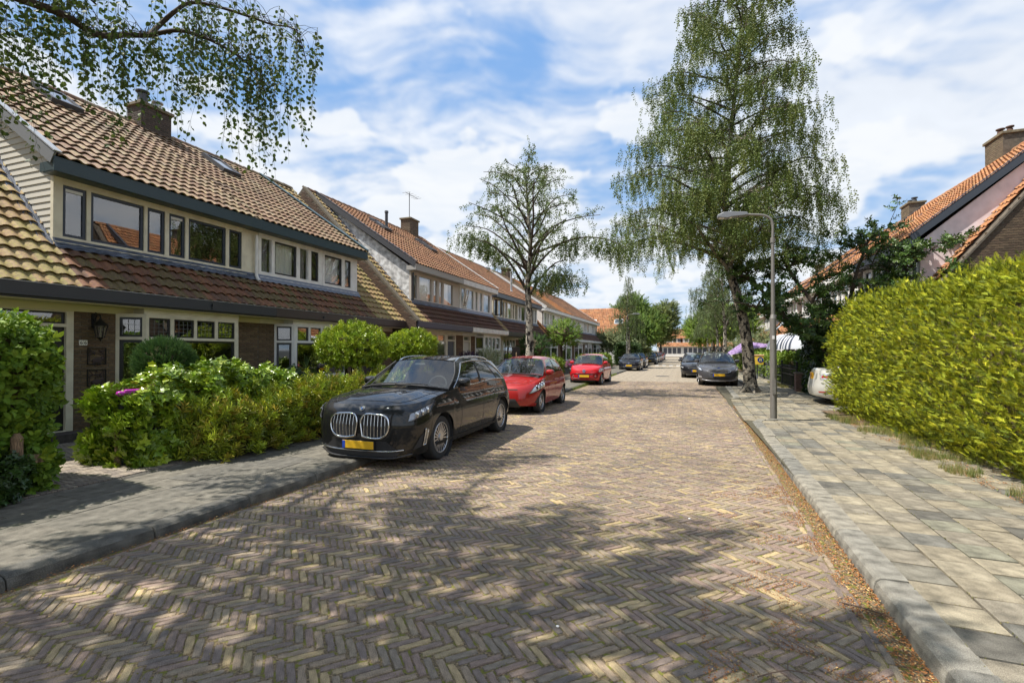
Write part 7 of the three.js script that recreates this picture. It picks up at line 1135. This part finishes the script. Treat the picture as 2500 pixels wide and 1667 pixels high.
  // the tall golden conifer hedge on the right
  const th = thing('conifer_hedge', 'tall golden yellow conifer hedge filling the right edge of the picture', 'hedge', 'hedges on the right');
  hedge(th, { x0: 3.62, x1: 5.3, d0: 4.6, d1: 14.9, h: 2.62, n: 84000, geos: thujaG, m: leafThuja, tones: thT, sf: 0.75, bulge: 0.2, lean: 0.75, upBias: 0.5, wild: 1.8, freq: 2.6, singles: 300, inset: 0.28, jitter: 0.2, shape: (q, hx, hd, h) => { const t = (q.z + hd) / (2 * hd); q.x += 0.25 * (1 - smooth(0, 0.22, q.y / h)) * (q.x < 0 ? 1 : -0.4) + (q.x < 0 ? 0.30 * smooth(0.62, 1, q.y / h) : 0); q.y *= 1 + 0.10 * t - 0.02; q.z *= 1 - 0.05 * Math.pow(q.y / h, 3); return q; } });
  const row = (nm, lab, x0, x1, d0, d1, h, n, tones, geos, m, size, g) => hedge(thing(nm, lab, 'hedge', g), { x0, x1, d0, d1, h, n, geos, m, tones, size });
  const gr = [[0.10, 0.185, 0.02], [0.12, 0.21, 0.025], [0.08, 0.15, 0.02]], lim = [[0.20, 0.28, 0.025], [0.17, 0.25, 0.025]];
  row('privet_hedge', 'green hedge behind the black fence, just left of the silver car', 4.35, 5.3, 19.2, 22.6, 1.5, 3000, gr, beechG, leafSoft, 1.3, 'hedges on the right');
  row('privet_hedge', 'bright clipped hedge under the striped awnings', 4.45, 5.2, 25, 35, 1.25, 2600, lim, beechG, leafSoft, 2.0, 'hedges on the right');
  row('privet_hedge', 'far bright hedge beside the lilac parasol', 4.6, 5.6, 36, 50, 1.35, 1800, lim, beechG, leafSoft, 2.8, 'hedges on the right');
  row('privet_hedge', 'clipped green hedge left of the bright red city car', -7.3, -6.5, 20.2, 27, 1.0, 2200, lim, beechG, leafSoft, 1.7, 'hedges on the left');
  row('privet_hedge', 'bright low hedge left of the dark blue hatchback', -7.3, -6.5, 35, 46, 0.95, 1500, lim, beechG, leafSoft, 2.6, 'hedges on the left');
  row('corner_shrubs', 'dark shrubs at the corner of the side street behind the far lamp post', -6.6, -4.9, 52, 58.5, 2.0, 2200, [[0.05, 0.09, 0.025], [0.07, 0.12, 0.03]], beechG, leafSoft, 3.4, 'hedges on the left');
  row('far_shrubs', 'light green shrubs beyond the side street on the left', -7.2, -5.4, 64, 84, 1.6, 1800, lim, beechG, leafSoft, 4.5, 'hedges on the left');
  // ---- the dark spreading tree in the right front garden, over an ivy-covered stump
  const ct = thing('cherry_tree', 'dark spreading cherry tree behind the lamp post in the right front garden', 'tree', undefined, 4.95, 0.05, -19.6), lim2 = [], cl = [], dk = [[0.052, 0.105, 0.018], [0.069, 0.132, 0.020], [0.040, 0.083, 0.016], [0.098, 0.165, 0.027], [0.12, 0.20, 0.04]];
  const mains = [[[0, 0, 0], [-0.1, 1.2, 0], [-0.5, 2.0, 0.1], [-1.5, 2.7, 0.3], [-2.3, 3.0, 0.5]], [[0, 0, 0], [0.05, 1.4, 0], [-0.3, 2.6, 0], [-0.9, 3.8, -0.2], [-1.3, 4.6, 0]], [[0, 0, 0], [0.1, 1.4, 0], [0.3, 2.6, 0], [0.5, 4.0, 0.2], [0.9, 5.2, 0]], [[0, 0, 0], [0.2, 1.3, 0], [0.9, 2.3, 0.2], [1.9, 3.0, 0.6], [2.8, 3.6, 0.9]], [[0, 0, 0], [0.15, 1.4, 0], [0.7, 2.6, 0], [1.5, 3.8, 0.3], [2.1, 4.6, 0.4]], [[0, 0, 0], [-0.1, 1.3, 0], [-0.9, 2.3, -0.3], [-1.8, 3.6, -0.3], [-2.2, 4.2, -0.3]]];
  for (const mn of mains) {
    const p = mn.map((q) => V3(...q)), c = new THREE.CatmullRomCurve3(p, false, 'centripetal'); lim2.push(taper(p, 0.11, 0.018, 8, 4));
    for (let k = 0; k < 34; k++) {
      const u = rr(0.42, 1), o = c.getPoint(u), d = rdir(-0.25, 0.75), e = o.clone().addScaledVector(d, rr(0.3, 1.15)), m1 = o.clone().lerp(e, 0.5).add(V3(rr(-0.1, 0.1), rr(0, 0.15), rr(-0.1, 0.1))); lim2.push(taper([o, m1, e], 0.02, 0.005, 5, 2));
      for (let s = 0; s < 10; s++) { const q = m1.clone().lerp(e, rr(-0.3, 1.15)).addScaledVector(rdir(), rr(0, 0.16)); cl.push([toward(q, d.clone().add(rdir()).add(V3(0, 0.3, 0)), rr(0, 6.28), rr(0.7, 1.05)), shade(pick(dk), 0.25)]); }
    }
  }
  for (const [x, y, z] of [[-1.4, 5.6, 0], [0.2, 5.4, 0.1], [1.5, 6.1, 0]]) { const o = V3(x * 0.55, 4.0, 0), e = V3(x, y, z); lim2.push(taper([o, o.clone().lerp(e, 0.5), e], 0.018, 0.004, 5, 3)); for (let s = 0; s < 9; s++) cl.push([toward(o.clone().lerp(e, rr(0.35, 1)), rdir(0, 1), rr(0, 6.28), rr(0.7, 1)), shade(pick(dk), 0.2)]); }
  mesh('trunk', lim2, darkBark, ct); scatter('crown', clumpBig, leafMat(0.38, 0.3, { specularIntensity: 0.7 }), cl, ct); ct.scale.set(1.28, 1.1, 1.1);
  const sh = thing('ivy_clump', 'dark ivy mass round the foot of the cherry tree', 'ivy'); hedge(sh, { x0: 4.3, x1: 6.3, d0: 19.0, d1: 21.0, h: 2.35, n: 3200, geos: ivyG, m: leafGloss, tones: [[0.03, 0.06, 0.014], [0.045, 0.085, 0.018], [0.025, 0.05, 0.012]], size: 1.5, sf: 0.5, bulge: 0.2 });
  // grass in the verge
  const bl2 = []; for (let k = 0; k < 10; k++) { const a = rr(0, 6.28), l = rr(0.08, 0.2), t = rr(0.15, 0.9), dx = Math.cos(a), dz = Math.sin(a), w = 0.003, ox = rr(-0.03, 0.03), oz = rr(-0.03, 0.03); bl2.push(ox - dz * w, 0, oz + dx * w, ox + dz * w, 0, oz - dx * w, ox + dx * l * Math.sin(t), l * Math.cos(t), oz + dz * l * Math.sin(t)); }
  const gl = []; for (let k = 0; k < 2600; k++) { const d = rr(6.6, 13.8), x = rr(3.2, 3.95); if (fbm(x * 2, d * 1.3 + 3, 3) < -0.02 + 0.25 * Math.abs(x - 3.5)) continue; gl.push([M4(x, 0.09, -d, 0, rr(0, 6.28), 0, rr(0.4, 1)), pick([C(0.30, 0.27, 0.09), C(0.18, 0.23, 0.05), C(0.36, 0.30, 0.13), C(0.14, 0.20, 0.04)])]); }
  for (let k = 0; k < 500; k++) { const d = rr(23, 27), x = rr(3.9, 4.2); gl.push([M4(x, 0.09, -d, 0, rr(0, 6.28), 0, rr(0.4, 0.9)), C(0.3, 0.28, 0.1)]); }
  for (let k = 0; k < 700; k++) { const d = rr(20, 34), x = rr(-4.5, -4.36); gl.push([M4(x, 0.01, -d, 0, rr(0, 6.28), 0, rr(0.4, 1.1)), C(0.22, 0.28, 0.05)]); }
  const gi = inst('verge_grass', geoOf(bl2), leafSoft, gl.map((q) => q[0]), gl.map((q) => q[1])); tag(gi, 'dry grass and weeds along the foot of the golden hedge', 'grass', undefined, 'stuff');
}
// ---------------------------------------------------------------- street furniture and small things
{
  reseed(171);
  const galv = mat(C(0.23, 0.22, 0.20), 0.5, { metalness: 0.5, map: again(soft, 1.5) }), lampM = mat(C(0.22, 0.23, 0.24), 0.5, { metalness: 0.4 });
  const lamp = (label, x, d, h, dir, k = 1) => {
    const t = thing('street_lamp', label, 'street lamp', 'street lamps', x, 0.08, -d);
    mesh('pole', [cyl(0.074 * k, 0.071 * k, 2.35, 0, 0, 0, 18), cyl(0.071 * k, 0.048 * k, 0.09, 0, 2.35, 0, 18), cyl(0.045 * k, 0.034 * k, h - 2.44 - 0.6, 0, 2.44, 0, 16)], galv, t);
    const y = h - 0.6; mesh('arm', [tube([V3(0, y - 0.02, 0), V3(0, y + 0.3, 0), V3(dir * 0.04, y + 0.44, 0), V3(dir * 0.16, y + 0.535, 0), V3(dir * 0.55, y + 0.6, 0)], 0.028 * k, 10, 30), cyl(0.052, 0.05, 0.12, 0, y - 0.12, 0, 14)], galv, t);
    const lx = dir * 0.86; const head = mesh('lamp_head', [muv(plain(new THREE.ExtrudeGeometry(new THREE.Shape([[-0.32, 0], [-0.3, 0.035], [0.02, 0.075], [0.2, 0.075], [0.33, 0.02], [0.33, -0.02], [0.12, -0.05], [0.02, -0.03], [-0.32, -0.02]].map(([a, b]) => new THREE.Vector2(a * -dir * -1, b))), { depth: 0.16, bevelEnabled: true, bevelSize: 0.012, bevelThickness: 0.02, bevelSegments: 2 }).translate(0, 0, -0.08)))], lampM, t); head.position.set(lx, y + 0.6, 0); head.rotation.z = dir * 0.0; head.scale.x = dir < 0 ? 1 : -1;
    mesh('lamp_cover', [rbox(0.3, 0.035, 0.15, 0.012, -0.16, -0.035, 0, 2)], mat(C(0.7, 0.7, 0.66), 0.3), head);
    mesh('access_door', [box(0.07, 0.35, 0.02, 0, 0.75, 0.08)], galv, t); mesh('number_label', [box(0.05, 0.08, 0.004, -0.01, 1.9, 0.09)], white, t);
    return t;
  };
  lamp('galvanised street lamp with bent arm on the right pavement', 1.99, 12.77, 4.85, -1);
  lamp('street lamp on the far left beside the slender pointed birch', -5.0, 46.3, 5.0, 1, 1.1);
  // black iron fence with gate, brick pillar
  const iron = mat(C(0.02, 0.021, 0.023), 0.45, { metalness: 0.3 }), greyIron = mat(C(0.16, 0.17, 0.19), 0.5, { metalness: 0.3 });
  const fence = (label, x, d0, d1, h, m, step = 0.12) => { const t = thing('iron_fence', label, 'fence', 'garden fences on the right', x, 0.08, 0); for (const y of [0.12, h * 0.62, h - 0.12]) mesh('rail', [span(-0.012, 0.012, y, y + 0.03, -d0, -d1)], m, t); const bar = merge([box(0.014, h - 0.04, 0.014, 0, h / 2 - 0.02 + 0.03, 0), new THREE.ConeGeometry(0.02, 0.07, 4).translate(0, h + 0.03, 0)]); for (let d = d0 + step / 2; d < d1; d += step) { const b = mesh('bar', bar, m, t); b.position.z = -d; } for (const d of [d0, d1]) mesh('post', [span(-0.03, 0.03, 0, h + 0.14, -d + 0.03, -d - 0.03), new THREE.SphereGeometry(0.045, 10, 8).translate(0, h + 0.17, -d)], m, t); return t; };
  fence('black iron fence in front of the hedge, right of the lamp post', 4.18, 21.55, 24.6, 0.95, iron);
  fence('grey blue iron fence farther along, left of the lamp post', 4.3, 27.2, 32.5, 1.0, greyIron);
  const gate = thing('garden_gate', 'low black iron gate with hoops between the two fences', 'gate', undefined, 4.25, 0.08, 0); mesh('frame', [span(-0.012, 0.012, 0.1, 0.13, -25, -26.8), span(-0.012, 0.012, 0.42, 0.45, -25, -26.8)], greyIron, gate); for (let k = 0; k < 7; k++) mesh('hoop', [tube([V3(0, 0.1, -25.1 - k * 0.25), V3(0, 0.75, -25.1 - k * 0.25), V3(0, 0.92, -25.22 - k * 0.25), V3(0, 0.75, -25.34 - k * 0.25), V3(0, 0.1, -25.34 - k * 0.25)], 0.012, 6, 20)], iron, gate);
  const pil = thing('brick_pillar', 'low reddish brick pillar at the end of the black fence by the driveway', 'pillar', undefined, 4.2, 0.06, -21.2); mesh('core', [box(0.3, 0.72, 0.3, 0, 0.36, 0)], mortar, pil); for (const [A, B] of [[[-0.15, 0.15], [-0.15, -0.15]], [[-0.15, -0.15], [0.15, -0.15]]]) brickWall(pil, A, B, 0.0, 0.74, { base: [0.30, 0.17, 0.13], singles: 24 }); mesh('coping', [rbox(0.36, 0.06, 0.36, 0.012, 0, 0.75, 0, 1)], conc(C(0.35, 0.3, 0.26)), pil);
  // yellow bin with a round blue sign, blue-lidded wheelie bin
  const yb = thing('yellow_box', 'yellow box on a post with a round blue sign on its side', 'bin', undefined, 3.9, 0.08, -30.2); mesh('post', [cyl(0.04, 0.04, 0.9, 0, 0, 0, 10)], greyIron, yb); mesh('box', [rbox(0.62, 0.5, 0.5, 0.04, 0, 1.05, 0, 2)], mat(C(0.75, 0.50, 0.06), 0.45), yb); mesh('lid', [rbox(0.66, 0.07, 0.54, 0.02, 0, 1.33, 0, 2)], mat(C(0.62, 0.36, 0.2), 0.5), yb); mesh('round_sign', [new THREE.CylinderGeometry(0.15, 0.15, 0.012, 24).rotateX(Math.PI / 2).translate(0.13, 1.08, 0.258)], mat(C(0.012, 0.03, 0.2), 0.4), yb); mesh('sign_mark', [box(0.03, 0.16, 0.006, 0.10, 1.08, 0.268), box(0.1, 0.03, 0.006, 0.14, 1.12, 0.268), box(0.03, 0.1, 0.006, 0.17, 1.04, 0.268)], mat(C(0.7, 0.6, 0.2), 0.5), yb);
  const bin = (label, x, d, lid, body = mat(C(0.03, 0.032, 0.035), 0.6), ry = 0) => { const t = thing('wheelie_bin', label, 'wheelie bin', 'wheelie bins in the front gardens', x, 0.09, -d, ry); const g = rbox(0.52, 0.92, 0.6, 0.04, 0, 0.5, 0, 2), p = g.attributes.position; for (let i = 0; i < p.count; i++) { const k = 0.82 + 0.18 * p.getY(i) / 0.96; p.setX(i, p.getX(i) * k); p.setZ(i, p.getZ(i) * k); } g.computeVertexNormals(); mesh('body', [g], body, t); mesh('lid', [rbox(0.56, 0.07, 0.66, 0.03, 0, 1.0, 0.02, 2), rbox(0.4, 0.05, 0.1, 0.02, 0, 1.03, 0.3, 1)], lid, t); mesh('handle', [tube([V3(-0.22, 0.98, -0.34), V3(-0.2, 1.0, -0.4), V3(0.2, 1.0, -0.4), V3(0.22, 0.98, -0.34)], 0.016, 6, 12)], body, t); for (const s of [-1, 1]) mesh('wheel', [new THREE.CylinderGeometry(0.1, 0.1, 0.05, 16).rotateZ(Math.PI / 2).translate(s * 0.24, 0.1, -0.25)], rubber, t); };
  const blueLid = mat(C(0.02, 0.12, 0.42), 0.45), violet = mat(C(0.22, 0.02, 0.26), 0.45);
  bin('wheelie bin with blue lid behind the right hand fence', 4.75, 30.8, blueLid); bin('wheelie bin with magenta lid half buried in the ivy hedge', -7.3, 4.68, mat(C(0.36, 0.015, 0.30), 0.4), undefined, 1.2); bin('wheelie bin with violet lid left of the bright red city car', -8.4, 31.2, violet); bin('wheelie bin with violet lid in the garden with the dark purple shrub', -8.3, 19.4, violet); bin('wheelie bin with blue lid behind the dark blue hatchback', -7.6, 47, blueLid);
  // dome awnings under the right hand gutter
  const stripeT = (() => { const c = document.createElement('canvas'); c.width = 256; c.height = 16; const x = c.getContext('2d'); for (let k = 0; k < 16; k++) { x.fillStyle = k % 2 ? '#39404e' : '#b4b6bc'; x.fillRect(k * 16, 0, 16, 16); } const t = new THREE.CanvasTexture(c); t.colorSpace = THREE.SRGBColorSpace; return t; })();
  const aw = (label, d, w, striped, x = 6.3) => { const t = thing('dome_awning', label, 'awning', 'dome awnings on the right hand house', x, 0, -d); const m = striped ? mat(0xffffff, 0.85, { map: stripeT, side: THREE.DoubleSide }) : mat(C(0.5, 0.52, 0.56), 0.85, { side: THREE.DoubleSide }); mesh('canopy', [grid((u, v) => { const a = u * Math.PI, b = v * Math.PI / 2; return [-1.05 * Math.sin(b) * (0.55 + 0.45 * Math.sin(a)), 1.75 + 1.0 * Math.cos(b), (u - 0.5) * w]; }, 24, 10)], m, t); for (const s of [0, 1]) mesh('canopy_end', [grid((u, v) => { const b = u * Math.PI / 2; return [-0.58 * Math.sin(b) * v, 1.75 + 1.0 * Math.cos(b) * v, (s - 0.5) * w]; }, 10, 2)], mat(C(0.65, 0.66, 0.7), 0.85, { side: THREE.DoubleSide }), t); mesh('rib', [tube([0, 0.25, 0.5, 0.75, 1].map((v) => V3(-1.06 * Math.sin(v * 1.57), 1.75 + 1.0 * Math.cos(v * 1.57), 0)), 0.015, 6, 16)], white, t); };
  aw('white dome awning nearest the lamp post', 28.2, 2.4, false); aw('striped dome awning, second from the lamp post', 31.0, 2.2, true); aw('striped dome awning, third from the lamp post', 33.6, 2.2, true); aw('white dome awning, farthest from the lamp post', 36.2, 2.2, false);
  // lilac parasol
  const ps = thing('garden_parasol', 'lilac patterned garden parasol tilted behind the birch trunk', 'parasol', undefined, 4.6, 0.08, -40); mesh('pole', [cyl(0.025, 0.025, 2.3, 0, 0, 0, 8)], white, ps); const lil = tex(128, 128, (i, j) => { const n = fbm(i / 128 * 7, j / 128 * 7, 3, 7), m = smooth(0.02, 0.18, n); return [lerp(0.56, 0.30, m), lerp(0.47, 0.22, m), lerp(0.62, 0.37, m)]; }, 3); const cone = grid((u, v) => { const a = u * 6.2832, r = 1.7 * v * (1 + 0.05 * Math.cos(a * 8)); return [r * Math.cos(a), 1.25 - 0.75 * v, r * Math.sin(a)]; }, 48, 6); const cm = mesh('canopy', [cone], mat(0xffffff, 0.9, { map: lil, side: THREE.DoubleSide }), ps); cm.position.set(0, 1.1, 0); cm.rotation.z = 0.25;
  // old wooden posts in the ivy, short stake by the hedge, dark wooden gate, stake, bicycle
  const oldWood = mat(C(0.34, 0.25, 0.16), 0.95, { map: again(grain(0.5, 1.1, 16, 4, 0.1), 3, 0.6) }), darkWood = mat(C(0.045, 0.03, 0.022), 0.85);
  const post = (label, x, d, h, w) => { const t = thing('wooden_post', label, 'post', 'old wooden posts in the ivy', x, 0.09, -d); const g = new THREE.CylinderGeometry(w * 0.62, w * 0.66, h, 8).translate(0, h / 2, 0); mesh('shaft', [g, new THREE.CylinderGeometry(w * 0.3, w * 0.62, 0.05, 8).translate(0, h + 0.025, 0)], oldWood, t); mesh('cross_piece', [box(0.05, 0.09, 0.26, -0.02, h * 0.62, -0.12)], oldWood, t); };
  post('weathered wooden post with rounded top, nearer the garden path', -6.62, 3.06, 0.66, 0.085); post('weathered wooden post sunk in the ivy, at the left edge', -6.6, 2.72, 0.42, 0.09); post('short weathered stake at the corner of the ivy hedge', -7.2, 4.38, 0.62, 0.06);
  const wg = thing('wooden_gate', 'dark plank gate beside the round green shrub', 'gate', undefined, -8.7, 0.1, -24.9); for (let k = 0; k < 9; k++) mesh('plank', [box(0.022, 1.75, 0.125, 0, 0.9, -k * 0.14 + 0.3)], darkWood, wg); mesh('rail', [box(0.04, 0.1, 1.3, -0.03, 0.4, -0.26), box(0.04, 0.1, 1.3, -0.03, 1.4, -0.26)], darkWood, wg);
  const by = thing('bicycle', 'bicycle parked behind the dark red car', 'bicycle', undefined, -6.9, 0.1, -18.9); const bk = mat(C(0.03, 0.035, 0.035), 0.4, { metalness: 0.4 }); for (const z of [0.52, -0.52]) mesh('wheel', [new THREE.TorusGeometry(0.33, 0.02, 6, 32).rotateY(Math.PI / 2).translate(0, 0.35, z)], rubber, by); mesh('frame', [[[0, 0.35, -0.52], [0, 0.38, -0.05]], [[0, 0.38, -0.05], [0, 0.85, 0.32]], [[0, 0.38, -0.05], [0, 0.88, -0.2]], [[0, 0.85, -0.18], [0, 0.88, 0.32]], [[0, 0.35, -0.52], [0, 0.85, -0.18]], [[0, 0.35, 0.52], [0, 1.02, 0.3]]].map(([a, b]) => tube([V3(...a), V3(...b)], 0.016, 6, 1)), bk, by); mesh('saddle', [rbox(0.14, 0.06, 0.26, 0.025, 0, 0.94, -0.2)], blackish, by); mesh('handlebar', [tube([V3(-0.28, 1.05, 0.16), V3(-0.2, 1.08, 0.28), V3(0.2, 1.08, 0.28), V3(0.28, 1.05, 0.16)], 0.014, 6, 16)], chrome, by);
  // purple flowering shrub, variegated shrub, traffic stake, notice on lawn
  const ball = (nm, label, cat, x, d, h, R, tones, geos, n, size) => { const t = thing(nm, label, cat, 'small shrubs in the left front gardens', x, 0.08, -d), l = []; for (let k = 0; k < n; k++) { const v = rdir(-0.4, 1), s = Math.pow(rnd(), 0.4); l.push([toward(V3(v.x * R * s, h + v.y * R * s, v.z * R * s), v.clone().add(V3(0, 0.6, 0)), rr(0, 6.28), size * rr(0.7, 1.2)), shade(pick(tones), 0.2)]); } mesh('stems', [0, 1, 2, 3].map((k) => taper([V3(0, 0, 0), V3(Math.cos(k * 1.6) * R * 0.3, h * 0.6, Math.sin(k * 1.6) * R * 0.3), V3(Math.cos(k * 1.6) * R * 0.6, h + R * 0.2, Math.sin(k * 1.6) * R * 0.6)], 0.02, 0.006, 5, 2)), darkBark, t); scatter('foliage', geos, leafSoft, l, t); };
  ball('purple_shrub', 'dark purple shrub in front of the grey front door', 'shrub', -8.6, 18.7, 1.0, 0.5, [[0.05, 0.02, 0.06], [0.07, 0.03, 0.09]], beechG, 500, 1); ball('variegated_shrub', 'pale variegated shrub in front of the white bay', 'shrub', -8.5, 20.7, 1.15, 0.6, [[0.42, 0.44, 0.25], [0.30, 0.36, 0.15], [0.5, 0.5, 0.34]], beechG, 420, 1); ball('pink_shrub', 'small pink flowering shrub by the bright red car', 'shrub', -6.5, 29, 0.7, 0.3, [[0.4, 0.1, 0.3], [0.15, 0.2, 0.06]], beechG, 250, 0.8);
  const st = thing('wooden_post', 'thin upright stake beyond the roof of the black car', 'post', undefined, -7.0, 0.1, -20.3); mesh('shaft', [box(0.05, 1.45, 0.05, 0, 0.72, 0), new THREE.ConeGeometry(0.036, 0.08, 4).translate(0, 1.48, 0)], oldWood, st);
  // hydrangea seen through the black car's windscreen area is its cabin; loose stones and a feather on the bricks
  for (const [x, d, s, lab] of [[0.05, 5.1, 0.012, 'small white pebble on the bricks, farther one'], [-0.72, 2.85, 0.011, 'small white pebble on the bricks, nearer one']]) tag(mesh('pebble', [new THREE.IcosahedronGeometry(1, 1).scale(s, s * 0.6, s * 0.8).translate(x, 0.012, -d)], white), lab, 'pebble', 'white pebbles on the street');
  // bay curtains inside number 66 and plant pots on the neighbour's sill
  const pot = thing('house_plant', 'spiky house plant standing in the white bay window', 'plant', undefined, -10.05, 0.9, -10.9); mesh('pot', [new THREE.LatheGeometry([[0, 0], [0.09, 0], [0.12, 0.2], [0.1, 0.2]].map((p) => new THREE.Vector2(...p)), 18)], mat(C(0.4, 0.35, 0.3), 0.6), pot); const bl = []; for (let k = 0; k < 14; k++) { const a = k * 2.4, t = rr(0.05, 0.4), l = rr(0.35, 0.6); leafTris(bl, V3(0, 0.18, 0), V3(Math.cos(a) * Math.sin(t), Math.cos(t), Math.sin(a) * Math.sin(t)), V3(-Math.cos(a) * Math.cos(t), Math.sin(t), -Math.sin(a) * Math.cos(t)), l, 0.04, 'blade', 0.02); } mesh('leaves', [geoOf(bl)], mat(C(0.06, 0.13, 0.05), 0.5, { side: THREE.DoubleSide }), pot);
}
scene.traverse((o) => { if (o.isMesh) { o.castShadow = true; o.receiveShadow = true; } });
renderer.render(scene, camera);
